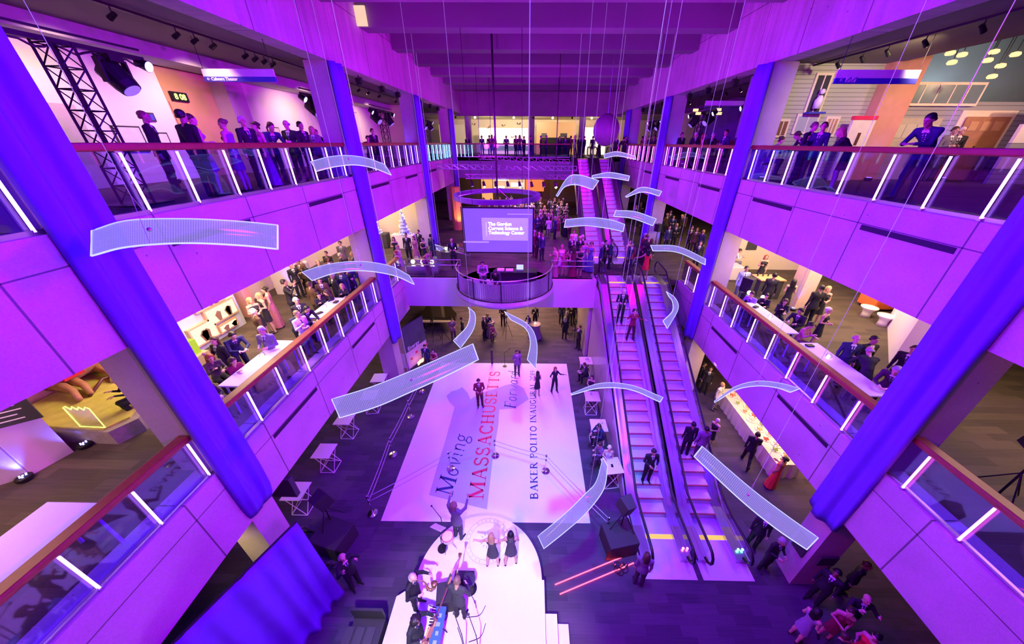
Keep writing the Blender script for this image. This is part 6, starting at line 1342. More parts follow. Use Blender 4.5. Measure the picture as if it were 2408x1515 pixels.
# hanging signs
SBL = mat('sign_blue_band', (.05, .05, .42), .5); SWH = mat('sign_white_panel', (.82, .76, .80), .6); SLT = mat('sign_letter_white', (.9, .9, .95), .5)
def hsign(u0, v0, u1, v1, y, txt, lab, vb=.62, size=.16):
    a, c = ony(u0, v0, y), ony(u1, v1, y); t = thing('hanging_sign', lab, 'sign', ((a.x+c.x)/2, y, c.z)); zb = c.z+(a.z-c.z)*(1-vb)
    MB().box(a.x, c.x, y-.02, y+.02, zb, a.z).build('white_panel', SWH, t); MB().box(a.x, c.x, y-.03, y+.02, c.z, zb).build('blue_band', SBL, t)
    lettering(txt, (a.x+.08, y-.035, c.z+(zb-c.z)*.22), size, SLT, t)
    for x in (a.x+.05, c.x-.05): MB().cyl((x, y, a.z), (x, y, 14.5 if c.z > 9 else L3-.3), .008, n=5).build('hanger', BLACK, t)
    return t
hsign(473, 162, 651, 193, 11.4, '\u2190 Cahners Theater', 'white and blue hanging sign reading Cahners Theater in the upper left gallery', .60, .11)
t = hsign(1971, 164, 2150, 198, 11.0, '', 'white and blue hanging sign with an arrow and two stair symbols, upper right gallery', .60)
p = ony(1975, 188, 10.96)
lettering('\u2196', (p.x, 10.96, p.z-.04), .12, SLT, t)
for k in (0, 1): MB().box(p.x+.16+.15*k, p.x+.28+.15*k, 10.955, 10.965, p.z-.05, p.z+.07).build('stair_symbol', SWH, t); MB().obox((p.x+.22+.15*k, 10.95, p.z+.01), (.05, 0, .05), (0, .003, 0), (-.008, 0, .008)).build('stair_stroke', SBL, t)
t = thing('hanging_sign', 'white and purple hanging sign reading Theater over the white stools on the right', 'sign', (14.2, 12.2, 8.5))
a = onz(2092, 690, 8.3); MB().obox((a.x+.25, a.y, 8.35), (.62, 0, 0), (0, .02, 0), (0, 0, .10)).build('purple_band', mat('sign_purple_band', (.10, .05, .30), .5), t)
lettering('\u2191 Theater', (a.x-.28, a.y-.03, 8.30), .19, SLT, t)
for x in (a.x-.3, a.x+.8): MB().cyl((x, a.y, 8.45), (x, a.y, L3-.3), .008).build('hanger', BLACK, t)
t = hsign(1660, 237, 1768, 249, 19.5, '', 'plain pale hanging sign panel in the farther upper right bay', .99)
# digital clock on the orange timber
c = onx(421, 228, -12.55); t = thing('digital_clock', 'black digital clock reading 8:08 on the orange timber wall', 'clock', (-12.55, c.y, c.z))
MB().box(-12.58, -12.5, c.y-.30, c.y+.30, c.z-.14, c.z+.14).build('case', BLACK, t)
lettering('8 08', (-12.49, c.y-.22, c.z-.08), .24, emis('clock_yellow_green', (.75, 1, .15), 3), t, rot=(PI/2, 0, PI/2))
# doors, pictures, notices on the upper left wall
FR = mat('thin_black_frame', (.03, .03, .03), .5); PAP = mat('pale_print', (.72, .66, .60), .7, var=.25, scale=8)
def wallpic(x, y0, y1, z0, z1, lab, s=1, art=None, frame=None, cat='picture'):
    t = thing('framed_picture', lab, cat, (x, (y0+y1)/2, z0)); X0, X1 = sorted((x, x+s*.04))
    MB().box(X0, X1, y0, y1, z0, z1).build('frame', frame or FR, t); xa, xb = sorted((x+s*.04, x+s*.045)); MB().box(xa, xb, y0+.04, y1-.04, z0+.04, z1-.04).build('print', art or PAP, t)
wallpic(-12.4, 8.0, 8.75, L3+.8, L3+1.9, 'thin red-brown framed picture beside the first left drape, upper gallery', frame=mat('red_frame', (.35, .06, .04), .5))
struct('door_1', MB().box(-12.42, -12.37, 9.3, 10.3, L3, L3+2.05), mat('grey_door', (.50, .46, .45), .6))
wallpic(-12.4, 10.9, 11.7, L3+.9, L3+1.6, 'wide pale poster behind the truss tower, upper left wall'); wallpic(-12.4, 12.15, 12.35, L3+1.75, L3+2.0, 'small restroom pictogram sign near the timber wall edge', art=SBL, cat='sign'); wallpic(-12.4, 12.1, 12.5, L3+1.0, L3+1.45, 'small white notice under the pictogram, upper left wall', art=SWH)
struct('door_2', MB().box(-12.61, -12.57, 13.3, 15.0, L3, L3+2.4), MC['orange_timber_panel'])
wallpic(-12.4, 17.4, 18.2, L3+1.0, L3+1.8, 'framed print behind the standing guests, upper left', art=PAP); wallpic(-12.4, 24.5, 26.8, L3+.9, L3+3.0, 'pale poster with large outlined lettering in the third upper left bay', art=mat('cream_poster', (.78, .68, .58), .7))
# up-lights on floors
def uplight(x, y, z, tgt, lab, pw=60):
    t = thing('uplight', lab, 'uplight', (x, y, z), 'blue floor uplights'); MB().lathe([(.10, z), (.13, z+.04), (.13, z+.10), (.10, z+.12)], (x, y, 0), 18).build('body', BLACK, t)
    b = MB()
    for k in range(7): a = k*2.4; q = .028*math.sqrt(k)*1.05; b.ball((x+q*math.cos(a), y+q*math.sin(a), z+.125), .018, 8)
    b.build('led_lens', LENS, t); spot('uplight_beam', (x, y, z+.16), tgt, (.05, .07, 1.0), pw, 62, .8, .05)
uplight(-11.15, 4.45, L2, (-11.75, 4.85, 8), 'glowing blue uplight on the carpet at the pale pier, nearer of the two at left', 130); uplight(-10.9, 5.35, L2, (-11.7, 5.0, 8.2), 'glowing blue uplight on the carpet by the pier corner, farther of the two at left', 130)
uplight(-11.5, 11.9, L2, (-12.0, 11.75, 8), 'glowing blue uplight by the group with the pink dress', 120); uplight(-11.3, 14.2, L2, (-11.9, 14.6, 8), 'glowing blue uplight behind the tall guest in black on the left', 120)
uplight(11.9, 13.4, L2, (12.3, 13.8, 8), 'glowing blue uplight at the foot of the orange pier', 60); uplight(-8.5, 22.7, L2, (-7.6, 23.2, 8), 'glowing blue uplight at the foot of the third left column', 120); uplight(9.4, 22.6, L2, (8.6, 23.2, 8), 'glowing blue uplight at the foot of the third right column', 120)
uplight(12.8, 13.7, L3, (12.95, 14.2, 13), 'glowing blue uplight before the rosy timber pier, upper right', 80); uplight(15.8, 13.9, L3, (16.2, 14.6, 12.5), 'glowing blue uplight below the striped wall, upper right', 90); uplight(-11.6, 11.3, L3, (-12.4, 11.6, 12.8), 'glowing blue uplight at the foot of the upper left white wall', 70)
uplight(8.7, 13.6, L3, (8.6, 14.0, 14), 'glowing blue uplight on the second right column, upper gallery', 30); uplight(9.3, 22.6, L3, (8.7, 23.0, 13.5), 'glowing blue uplight on the third right column, upper gallery', 150); uplight(-8.3, 22.5, L3, (-7.8, 23.0, 13.5), 'glowing blue uplight on the third left column, upper gallery', 150); uplight(9.3, 31.5, L3, (8.7, 32.0, 13.5), 'glowing blue uplight on the farthest right column, upper gallery', 150)
# left second floor: lit picture boxes on the pale blue wall
LB = emis('lightbox_cream', (1.0, .78, .5), 1.1)
for i, (u, v, w, h, l) in enumerate(((485, 707, 1.15, .6, 'topmost lit picture box on the pale blue wall'), (517, 733, 1.25, .75, 'large lit picture box showing figures, right of centre on the pale blue wall'), (534, 765, .8, .4, 'small lit picture box lowest at the right of the pale blue wall'), (477, 783, .95, .85, 'square lit picture box showing a reclining figure on the pale blue wall'), (404, 737, 1.0, .4, 'lit picture box at the left end of the pale blue wall'))):
    c = onx(u, v, -11.74); t = thing('lit_picture_box', l, 'light box', (-11.78, c.y, c.z)); w *= .52; h *= .85
    MB().box(-11.78, -11.66, c.y-w, c.y+w, c.z-h*.5, c.z+h*.5).build('frame', mat('pale_wood', (.62, .42, .25), .5), t); MB().box(-11.66, -11.65, c.y-w+.06, c.y+w-.06, c.z-h*.5+.06, c.z+h*.5-.06).build('lit_print', LB, t)
    b = MB(); rr = random.Random(i)
    for k in range(3): yy = c.y+rr.uniform(-.5, .5)*w; b.add([(-11.645, yy, c.z-h*.4), (-11.645, yy+.12, c.z-h*.4), (-11.645, yy+.18, c.z+.05), (-11.645, yy+.06, c.z+h*.2), (-11.645, yy-.08, c.z)], [(0, 1, 2, 3, 4)])
    b.build('dark_figures', mat('print_brown', (.25, .14, .10), .7), t)
t = thing('exhibit_block', 'bright yellow green display block on a tan base, left bar table side', 'exhibit', (-11.5, 8.5, L2)); MB().box(-11.75, -11.0, 8.45, 9.1, L2, L2+.35).build('base', mat('tan_base', (.45, .34, .22), .7), t)
MB().prism([(-11.7, 8.5), (-11.2, 8.6), (-11.15, 9.0), (-11.65, 9.05)], L2+.35, L2+.85).build('acrylic_block', emis('lime_glow', (.55, .75, .05), .6), t)
wallpic(-13.2, 12.6, 13.05, L2+1.6, L2+2.2, 'small dark framed picture by the pink pier', art=FR); wallpic(-13.2, 13.2, 13.75, L2+1.6, L2+2.3, 'small white framed picture by the pink pier', art=SWH)
struct('wall_left_second_pink_pier', MB().box(-12.4, -11.9, 12.1, 12.5, L2, L3-.3), mat('pink_pier', (.60, .30, .24), .7)); struct('wall_left_second_plaque_pier', MB().box(-12.5, -11.55, 14.5, 15.1, L2, L3-.3), WHITE)
solo('wall_plaque', MB().box(-12.3, -11.8, 14.45, 14.49, L2+1.3, L2+2.1), DGREY, 'dark text plaque on the white pier of the left gallery', 'plaque')
# near left exhibit: horse mural with grass plinth
hm = thing('horse_exhibit', 'exhibit with a resting brown horse painted over a yellow green meadow', 'exhibit', (-12.4, 6.9, L2))
GRS = mat('meadow_yellow_green', (.62, .58, .12), .7, var=.35, scale=4); HOR = mat('horse_chestnut', (.50, .26, .12), .6, var=.4, scale=6); SAD = mat('saddle_brown', (.12, .04, .03), .4)
MB().prism([(-11.1, 5.46), (-10.2, 5.44), (-9.95, 5.9), (-10.5, 6.9), (-11.0, 8.2), (-13.3, 8.2), (-13.3, 5.6)], L2, L2+.42).build('stone_plinth', mat('grey_stone', (.34, .30, .27), .8, var=.3, scale=12), hm)
MB().prism([(-11.1, 5.52), (-10.35, 5.5), (-10.15, 5.9), (-10.65, 6.85), (-11.1, 8.1), (-13.2, 8.1), (-13.2, 5.65)], L2+.42, L2+.47).build('meadow_top', GRS, hm)
MB().box(-13.5, -13.32, 5.5, 8.3, L2, L3-.3).build('mural_board', mat('mural_meadow', (.66, .60, .22), .8, var=.4, scale=1.2), hm)
b = MB(); b.tube([(-13.1, 6.6, L2+.85), (-13.1, 7.1, L2+1.0), (-13.1, 7.9, L2+1.0), (-13.1, 8.0, L2+.9)], [.30, .42, .40, .30], 14)
b.tube([(-13.1, 6.7, L2+1.05), (-13.1, 6.2, L2+1.4), (-13.05, 5.95, L2+1.5)], [.22, .16, .12], 12); b.tube([(-13.05, 5.98, L2+1.55), (-13.0, 5.72, L2+1.2)], [.13, .08], 12)
for y in (6.75, 7.0, 7.6, 7.85): b.tube([(-13.0, y, L2+.8), (-12.45, y-.1, L2+.62), (-12.0, y-.35, L2+.55)], [.15, .08, .06], 10)
b.tube([(-13.0, 8.0, L2+1.0), (-12.8, 8.05, L2+.8), (-12.5, 8.1, L2+.55)], [.06, .07, .03], 8); b.build('horse_body', HOR, hm, smooth=True)
MB().tube([(-13.1, 6.85, L2+1.36), (-13.1, 7.1, L2+1.42), (-13.1, 7.35, L2+1.38)], [.10, .17, .10], 12).build('saddle', SAD, hm, smooth=True); MB().rbox((-12.70, 7.0, L2+1.05), .03, .22, .22).build('red_saddle_cloth', mat('red_cloth', (.6, .03, .03), .8), hm)
MB().tube([(-12.0, 6.6, L2+.5), (-12.3, 7.2, L2+.6), (-12.1, 7.7, L2+.5)], .04).build('branch', SAD, hm, smooth=True)
EG = emis('edge_lit_green', (.65, 1.0, .15), 2.2)
t = thing('acrylic_screen', 'green edge-lit acrylic panel standing at the front of the horse exhibit', 'screen', (-10.7, 5.55, L2+.47))
a0, a1 = Vector((-11.0, 5.56, L2+.47)), Vector((-10.35, 5.54, L2+.47)); nn = Vector((0, .01, 0)); MB().obox((a0+a1)/2+Vector((0, 0, .32)), (a1-a0)/2, nn, (0, 0, .32)).build('sheet', CLEAR, t)
MB().tube([a0, a0+Vector((0, 0, .62))]+[a0+(a1-a0)*k/8+Vector((0, 0, .66 if k % 2 else .56)) for k in range(1, 8)]+[a1+Vector((0, 0, .62)), a1], .01, 5, closed=True).build('lit_edge', EG, t)
n_ = Vector((.95, -1.4, 0)).cross(Vector((0, 0, 1))); fd = Vector((-1.4, -.95, 0)).normalized(); fn = Vector((.5615, -.8275, 0)); P0_ = Vector((-11.2, 4.55, 0)); d_ = ray(12, 968); tt = (P0_-EYE).dot(fn)/d_.dot(fn); c = EYE+d_*tt
pl = thing('wall_plaque', 'black donor plaque with pale lettering on the pale pier at the left edge', 'plaque', c); MB().obox(c+fn*.015, fd*.36, fn*.012, (0, 0, .34)).build('plate', DGREY, pl)
for k in range(5): MB().obox(c+fn*.03+Vector((0, 0, .22-.11*k)), fd*(.12+.05*(k % 3)), fn*.002, (0, 0, .012)).build('lettering_line', SLT, pl)
# stools for seated guests
STL = mat('stool_black', (.03, .03, .035), .5)
for o in [o for o in list(bpy.data.objects) if o.name.startswith('person') and 'data' and o.type == 'MESH' and o.data.name in ('body_sit', 'body_ladysit')]:
    x, y, z = o.location; t = thing('bar_stool', 'dark backless bar stool under a seated guest', 'stool', (x, y, z), 'stools under the seated guests'); s = o.scale[0]
    h = .60*s; MB().lathe([(.001, z+h-.04), (.17, z+h-.04), (.18, z+h-.01), (.16, z+h), (.001, z+h)], (x, y, 0), 18).build('seat', STL, t)
    MB().lathe([(.03, z+.03), (.03, z+h-.04)], (x, y, 0), 8).build('pedestal', STEEL, t); MB().lathe([(.19, z), (.19, z+.02), (.03, z+.04)], (x, y, 0), 18).build('foot', STL, t)
# right second floor: counter, lamps, toilets exhibit, sofa, cloth table
t = thing('serving_counter', 'small wooden-topped black serving counter before the cream wall', 'counter', (11.6, 13.6, L2)); MB().box(10.9, 12.0, 14.6, 15.3, L2, L2+.95).build('cabinet', DGREY, t); MB().box(10.85, 12.05, 14.55, 15.35, L2+.95, L2+1.0).build('wooden_top', mat('pale_timber', (.70, .42, .20), .5), t)
for k in range(4): MB().cyl((11.0+.25*k, 15.1, L2+1.0), (11.0+.25*k, 15.1, L2+1.16), .035).build('jar', DGREY, t)
t = thing('banquet_table', 'white clothed table behind the second right column, before the cream wall', 'table', (10.3, 17.2, L2)); MB().box(9.7, 11.6, 17.0, 17.9, L2+.02, L2+.76).build('tablecloth', CLOTH, t, bevel=.03); MB().box(10.0, 10.5, 17.2, 17.5, L2+.76, L2+.90).build('tray', WHT, t)
for i, (x, y) in enumerate(((9.2, 12.75), (9.5, 12.3))):
    t = thing('floor_lamp', ('left' if i == 0 else 'right')+' of two small glowing globe lamps on the dark gear by the second right drape', 'lamp', (x, y, L2)); MB().box(x-.2, x+.2, y-.2, y+.2, L2, L2+1.05).build('case', BLACK, t, bevel=.02); MB().ball((x, y, L2+1.13), .085).build('bulb', emis('lamp_cream', (1, .95, .7), 3), t, smooth=True)
TOI = mat('white_ceramic', (.85, .82, .80), .2)
for i, (u, v) in enumerate(((1875+350, 0),)): pass
for i, (u, v, l) in enumerate(((2046, 722, 'left'), (2086, 742, 'right, before the orange sofa'), (2058, 688, 'farthest, in the shadow'))):
    c = onz(u, v, L2+.45); t = thing('toilet_seat_stool', 'white toilet-shaped stool, '+l+' of the three', 'stool', (c.x, c.y, L2)); s = 1.5
    MB().lathe([(.12*s, L2), (.10*s, L2+.15), (.12*s, L2+.30), (.20*s, L2+.42), (.20*s, L2+.46), (.12*s, L2+.46), (.001, L2+.40)], (c.x, c.y, 0), 22).build('bowl', TOI, t, smooth=True)
c = onz(2096, 715, L2+.5); t = thing('sofa', 'bright orange sofa in the exhibit on the right second floor', 'sofa', (c.x, c.y, L2)); OR = mat('orange_vinyl', (.85, .18, .04), .4)
for nm, bx in (('seat', (0, 0, .28, .85, .4, .18)), ('backrest', (0, .42, .55, .85, .12, .45)), ('arm', (-.85, 0, .42, .12, .42, .30)), ('arm', (.85, 0, .42, .12, .42, .30))):
    MB().rbox((c.x+.5+bx[0], c.y+.6+bx[1], L2+bx[2]), bx[3], bx[4], bx[5]).build(nm, OR, t, bevel=.05)
solo('wall_plaque', MB().box(12.5, 13.1, 18.86, 18.9, L2+1.2, L2+2.0), DGREY, 'dark text panel on the cream wall behind the right bar table', 'plaque')
# village facade details
CRM = mat('cream_trim', (.85, .76, .58), .6); DWN = mat('dark_window_glass', (.06, .06, .07), .2)
def fwin(u, v, w, h, lab, y=14.6, panes=2, glass=DWN, n='window'):
    c = ony(u, v, y); t = thing('house_window', lab, 'window', (c.x, y, c.z-h/2)); MB().box(c.x-w/2-.08, c.x+w/2+.08, y-.06, y, c.z-h/2-.08, c.z+h/2+.08).build('trim_frame', CRM, t); MB().box(c.x-w/2, c.x+w/2, y-.075, y-.06, c.z-h/2, c.z+h/2).build('glass', glass, t)
    for k in range(1, panes): MB().box(c.x-w/2+w*k/panes-.02, c.x-w/2+w*k/panes+.02, y-.09, y-.07, c.z-h/2, c.z+h/2).build('muntin', CRM, t)
    return t, c
w_, c = fwin(1922, 222, .45, 1.1, 'tall cream window with a mannequin leaning out, upper clapboard wall')
t = thing('mannequin', 'white bust mannequin leaning from the upper clapboard window', 'mannequin', (c.x, 14.4, c.z-.5)); MB().tube([(c.x, 14.42, c.z-.45), (c.x, 14.40, c.z-.2), (c.x, 14.38, c.z-.05)], [.12, .14, .06], 12).build('torso', TOI, t, smooth=True); MB().ball((c.x, 14.37, c.z+.06), .085).build('head', TOI, t, smooth=True); MB().box(c.x-.3, c.x+.3, 14.25, 14.5, c.z-.62, c.z-.56).build('window_box', SBL, t)
fwin(1835, 302, .35, .45, 'small square window with red-brown shutter, left of the clapboard wall', glass=mat('brown_pane', (.22, .07, .05), .5)); fwin(1893, 292, .7, .5, 'middle cream-framed window of the clapboard wall', glass=mat('pale_pane', (.45, .5, .5), .3)); fwin(1950, 298, .35, .5, 'small paned window at the right of the clapboard wall', panes=3, glass=mat('warm_pane', (.5, .3, .15), .3))
fwin(2215, 222, 2.6, .55, 'long ribbon window with timber mullions above the village front', y=14.55, panes=5, glass=mat('teal_pane', (.16, .24, .26), .2))
a = ony(2085, 370, 14.55); t = thing('garage_door', 'grey panelled garage door in the village front', 'door', (14.4, 14.55, L3)); MB().box(13.6, 15.3, 14.53, 14.6, L3, L3+2.1).build('door_panel', mat('garage_grey', (.48, .46, .38), .6), t)
for k in range(4): MB().box(13.65+.41*k, 14.02+.41*k, 14.51, 14.53, L3+1.45, L3+1.9).build('door_light', mat('garage_pane', (.56, .55, .45), .4), t)
t = thing('house_door', 'brown timber house door with cream surround in the village front', 'door', (16.9, 14.5, L3)); MB().box(15.9, 17.9, 14.54, 14.595, L3, L3+2.35).build('surround', CRM, t); MB().box(16.1, 17.7, 14.46, 14.5, L3, L3+2.15).build('door_leaf', mat('brown_timber', (.42, .20, .09), .5, var=.3, scale=5), t); MB().box(16.9, 16.94, 14.44, 14.47, L3+.9, L3+1.2).build('handle', BLACK, t)
for k in range(3): MB().box(16.3+.45*k, 16.6+.45*k, 14.44, 14.46, L3+1.7, L3+2.0).build('door_glass', mat('amber_pane', (.6, .35, .15), .3), t)
t = thing('striped_partition', 'pale pink and slate striped partition wall at the right edge, upper gallery', 'partition', (18.2, 13.0, L3))
for k, (z0, z1, m_) in enumerate(((0, .5, SID2), (.5, 1.05, WHITE), (1.05, 1.3, SID2), (1.3, 1.85, WHITE), (1.85, 2.3, SID2), (2.3, 2.75, WHITE))): MB().box(16.3 if k < 4 else 17.6, 22, 12.9, 13.0, L3+z0, L3+z1).build('stripe_board', m_, t)
t = thing('information_stand', 'white illustrated exhibit stand with red top against the rosy pier', 'stand', (11.8, 13.5, L3)); MB().box(11.5, 12.3, 13.9, 14.0, L3, L3+2.0).build('panel', CRM, t); MB().box(11.48, 12.32, 13.88, 14.02, L3+2.0, L3+2.12).build('red_top', REDP, t); MB().box(11.85, 11.95, 13.88, 13.9, L3+1.2, L3+1.6).build('drawing', SAD, t); MB().box(11.7, 11.8, 13.88, 13.9, L3+.6, L3+.9).build('drawing', SAD, t)
for i, (u, v) in enumerate(((2236, 152), (2232, 130), (2260, 134), (2335, 127), (2385, 133), (2320, 147), (2350, 160), (2330, 185))):
    c = ony(u, v, 13.0); t = thing('pendant_lamp', 'glowing cream pendant lamp under the dark ceiling, upper right', 'pendant lamp', (c.x, 13.0, c.z), 'pendant lamps upper right'); MB().lathe([(.09, c.z), (.12, c.z+.04), (.10, c.z+.10), (.03, c.z+.12)], (c.x, 13, 0), 16).build('shade', emis('pendant_cream', (1, .58, .22), 1.6), t, smooth=True); MB().cyl((c.x, 13, c.z+.15), (c.x, 13, 15.9), .01).build('cord', BLACK, t)
for i, (u, v, yy) in enumerate(((1636, 259, 21), (1642, 267, 21), (1690, 258, 21), (1691, 267, 21))):
    c = ony(u, v, yy); t = thing('pendant_lamp', 'pair-mounted glowing cream lamp before the painted sky, farther upper right bay', 'pendant lamp', (c.x, yy, c.z), 'paired lamps before the painted sky'); MB().box(c.x-.12, c.x+.12, yy-.05, yy+.05, c.z-.06, c.z+.06).build('lamp_face', emis('pendant_cream', (1, .58, .22), 1.6), t); MB().cyl((c.x, yy, c.z+.06), (c.x, yy, 14.5), .01).build('cord', BLACK, t)
t = thing('sky_mural', 'dusky painted mural of clouds over brown hills in the farther upper right bay', 'mural', (12, 21.9, L3)); MB().box(9.6, 14.4, 21.9, 22.0, L3+1.3, L3+3.3).build('sky', mat('dusk_sky', (.20, .18, .36), .8, var=.5, scale=.8), t); MB().box(9.6, 14.4, 21.85, 21.9, L3, L3+1.4).build('hills', mat('brown_hills', (.22, .11, .06), .8, var=.4, scale=2), t)
# --- far hall of the third floor, wall brightness put in as emission
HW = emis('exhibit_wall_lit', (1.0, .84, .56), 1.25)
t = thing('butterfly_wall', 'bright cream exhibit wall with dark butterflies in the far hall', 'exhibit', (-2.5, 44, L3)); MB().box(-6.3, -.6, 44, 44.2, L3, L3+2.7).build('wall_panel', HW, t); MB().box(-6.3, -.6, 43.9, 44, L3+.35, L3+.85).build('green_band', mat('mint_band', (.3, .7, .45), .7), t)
b = MB()
for (u, v, q) in ((1147, 300, .28), (1114, 293, .2), (1184, 296, .2), (1220, 292, .22), (1205, 323, .15)):
    c = ony(u, v, 43.8); b.add([(c.x, 43.8, c.z), (c.x-q, 43.8, c.z+q), (c.x-q, 43.75, c.z-.1*q), (c.x, 43.8, c.z-.3*q), (c.x+q, 43.75, c.z-.1*q), (c.x+q, 43.8, c.z+q)], [(0, 1, 2, 3), (0, 3, 4, 5)])
b.build('butterflies', SAD, t)['kind'] = 'stuff'
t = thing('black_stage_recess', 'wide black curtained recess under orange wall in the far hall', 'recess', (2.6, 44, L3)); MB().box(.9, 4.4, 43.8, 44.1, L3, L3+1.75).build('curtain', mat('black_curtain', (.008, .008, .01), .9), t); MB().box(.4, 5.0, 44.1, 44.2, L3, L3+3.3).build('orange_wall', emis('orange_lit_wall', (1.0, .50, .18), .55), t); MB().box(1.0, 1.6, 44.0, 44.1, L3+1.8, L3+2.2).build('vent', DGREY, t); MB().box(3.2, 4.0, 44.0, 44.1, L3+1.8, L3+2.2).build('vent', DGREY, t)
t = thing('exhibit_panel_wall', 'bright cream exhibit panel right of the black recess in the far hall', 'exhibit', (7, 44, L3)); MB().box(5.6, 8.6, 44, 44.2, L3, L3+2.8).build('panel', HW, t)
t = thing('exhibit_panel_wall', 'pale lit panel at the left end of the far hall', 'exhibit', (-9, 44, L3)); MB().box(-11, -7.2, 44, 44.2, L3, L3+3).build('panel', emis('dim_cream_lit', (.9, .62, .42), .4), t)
for x in (-6.9, -.15, 5.2): struct('wall_far_hall_pier', MB().box(x-.3, x+.3, 40, 40.6, L3, 14.5), CONC)
for i in range(9):
    x = -8+2*i; t = thing('ceiling_spotlight', 'small ceiling spotlight of the far hall', 'spotlight', (x, 39.4, 14.5), 'ceiling spotlights of the far hall'); MB().cyl((x, 39.4, 14.5), (x, 39.4, 14.3), .03).build('stem', BLACK, t); MB().ball((x, 39.4, 14.24), .10, 8).build('lamp', emis('warm_lamp', (1, .75, .45), 14) if i % 2 else BLACK, t)
# --- second-floor plaza: exhibits behind the crowd
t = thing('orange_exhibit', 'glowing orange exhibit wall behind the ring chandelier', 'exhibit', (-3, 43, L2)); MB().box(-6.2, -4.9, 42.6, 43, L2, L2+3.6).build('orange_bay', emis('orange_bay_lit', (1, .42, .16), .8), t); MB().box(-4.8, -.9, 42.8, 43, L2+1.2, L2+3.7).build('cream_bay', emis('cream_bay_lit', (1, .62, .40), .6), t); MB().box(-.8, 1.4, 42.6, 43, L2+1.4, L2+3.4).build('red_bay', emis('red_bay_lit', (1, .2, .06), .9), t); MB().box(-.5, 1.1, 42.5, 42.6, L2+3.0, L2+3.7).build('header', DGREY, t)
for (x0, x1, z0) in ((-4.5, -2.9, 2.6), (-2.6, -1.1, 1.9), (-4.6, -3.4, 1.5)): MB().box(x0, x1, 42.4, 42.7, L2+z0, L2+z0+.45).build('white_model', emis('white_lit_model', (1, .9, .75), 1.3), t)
t = thing('orange_column', 'orange uplit fluted column left of the screen', 'column', (-6.4, 28.5, L2)); MB().lathe([(.42, L2), (.42, 8.8)], (-6.4, 28.5, 0), 10).build('shaft', mat('orange_lit_column', (.75, .30, .12), .7), t); spot('column_glow', (-5.6, 27.6, L2+.2), (-6.4, 28.5, 8), (1, .45, .12), 260, 70, .8, .05)
for (u, v, h, l) in ((952, 570, 1.5, 'silver blue lit fir tree on the bar beyond the bridge, right of the pair'), (888, 568, 1.1, 'silver blue lit fir tree at the far left of the plaza, left of the pair')):
    c = onz(u, v-20, L2+1.0); t = thing('fir_tree', l, 'tree', (c.x, c.y, L2+1.0)); b = MB(); rr = random.Random(5)
    for k in range(7): z = L2+1.0+h*k/7; r_ = .42*(1-k/7.5)*h/1.5; b.lathe([(r_, z), (.02, z+h*.26)], (c.x, c.y, 0), 12)
    b.build('foliage', mat('silver_fir', (.35, .40, .75), .7, var=.5, scale=30), t); b = MB()
    for k in range(46): z = rr.random(); a = rr.random()*2*PI; r_ = .40*(1-z)*h/1.5+.02; b.ball((c.x+r_*math.cos(a), c.y+r_*math.sin(a), L2+1.03+h*z*1.08), .018, 5)
    b.build('fairy_lights', emis('fairy_light', (.7, .75, 1), 6), t)['kind'] = 'stuff'; MB().cyl((c.x, c.y, L2+.99), (c.x, c.y, L2+1.05), .04).build('trunk', SAD, t)
    q = thing('display_table', ('white clothed table with food under the right fir tree' if 'right' in l else 'dark table under the left fir tree'), 'table', (c.x, c.y, L2)); MB().box(c.x-.9, c.x+.7, c.y-.35, c.y+.35, L2+.02, L2+.99).build('tablecloth', CLOTH if 'right' in l else DGREY, q, bevel=.03)
# display cases on the bridge, left
for i, (x, y, l) in enumerate(((-6.2, 17.9, 'low glass case with three glowing lamps at the left of the bridge'), (-4.9, 20.6, 'rear glass case with two glowing lamps by the bent railing'))):
    t = thing('display_case', l, 'display case', (x, y, L2)); MB().box(x-.9, x+.9, y-.35, y+.35, L2, L2+.45).build('base', STEEL, t, bevel=.01); MB().box(x-.9, x+.9, y-.35, y+.35, L2+.45, L2+.85).build('glass_cover', CLEAR, t)
    for k in range(3-i): MB().ball((x-.6+.55*k, y, L2+.6), .12).build('glowing_lamp', emis('olive_white_glow', (.95, 1, .6), 3), t, smooth=True)
t = thing('armoured_statue', 'white armoured mannequin in the doorway right of the upper escalators', 'statue', (7.4, 31.5, L2))
for nm, pts, rr in (('torso', [(0, 0, .85), (0, 0, 1.2), (0, 0, 1.5)], [.16, .22, .12]), ('leg', [(-.1, 0, .0), (-.1, 0, .45), (-.09, 0, .9)], [.09, .09, .11]), ('leg', [(.1, 0, 0), (.1, 0, .45), (.09, 0, .9)], [.09, .09, .11]), ('arm', [(-.24, 0, 1.42), (-.30, -.02, 1.1), (-.26, -.1, .85)], [.08, .07, .06]), ('arm', [(.24, 0, 1.42), (.30, -.02, 1.1), (.26, -.1, .85)], [.08, .07, .06]), ('helmet', [(0, 0, 1.58), (0, 0, 1.70), (0, 0, 1.84)], [.10, .15, .07])):
    MB().tube([(7.4+a, 31.5+b_, L2+c) for a, b_, c in pts], rr, 12).build(nm, TOI, t, smooth=True)
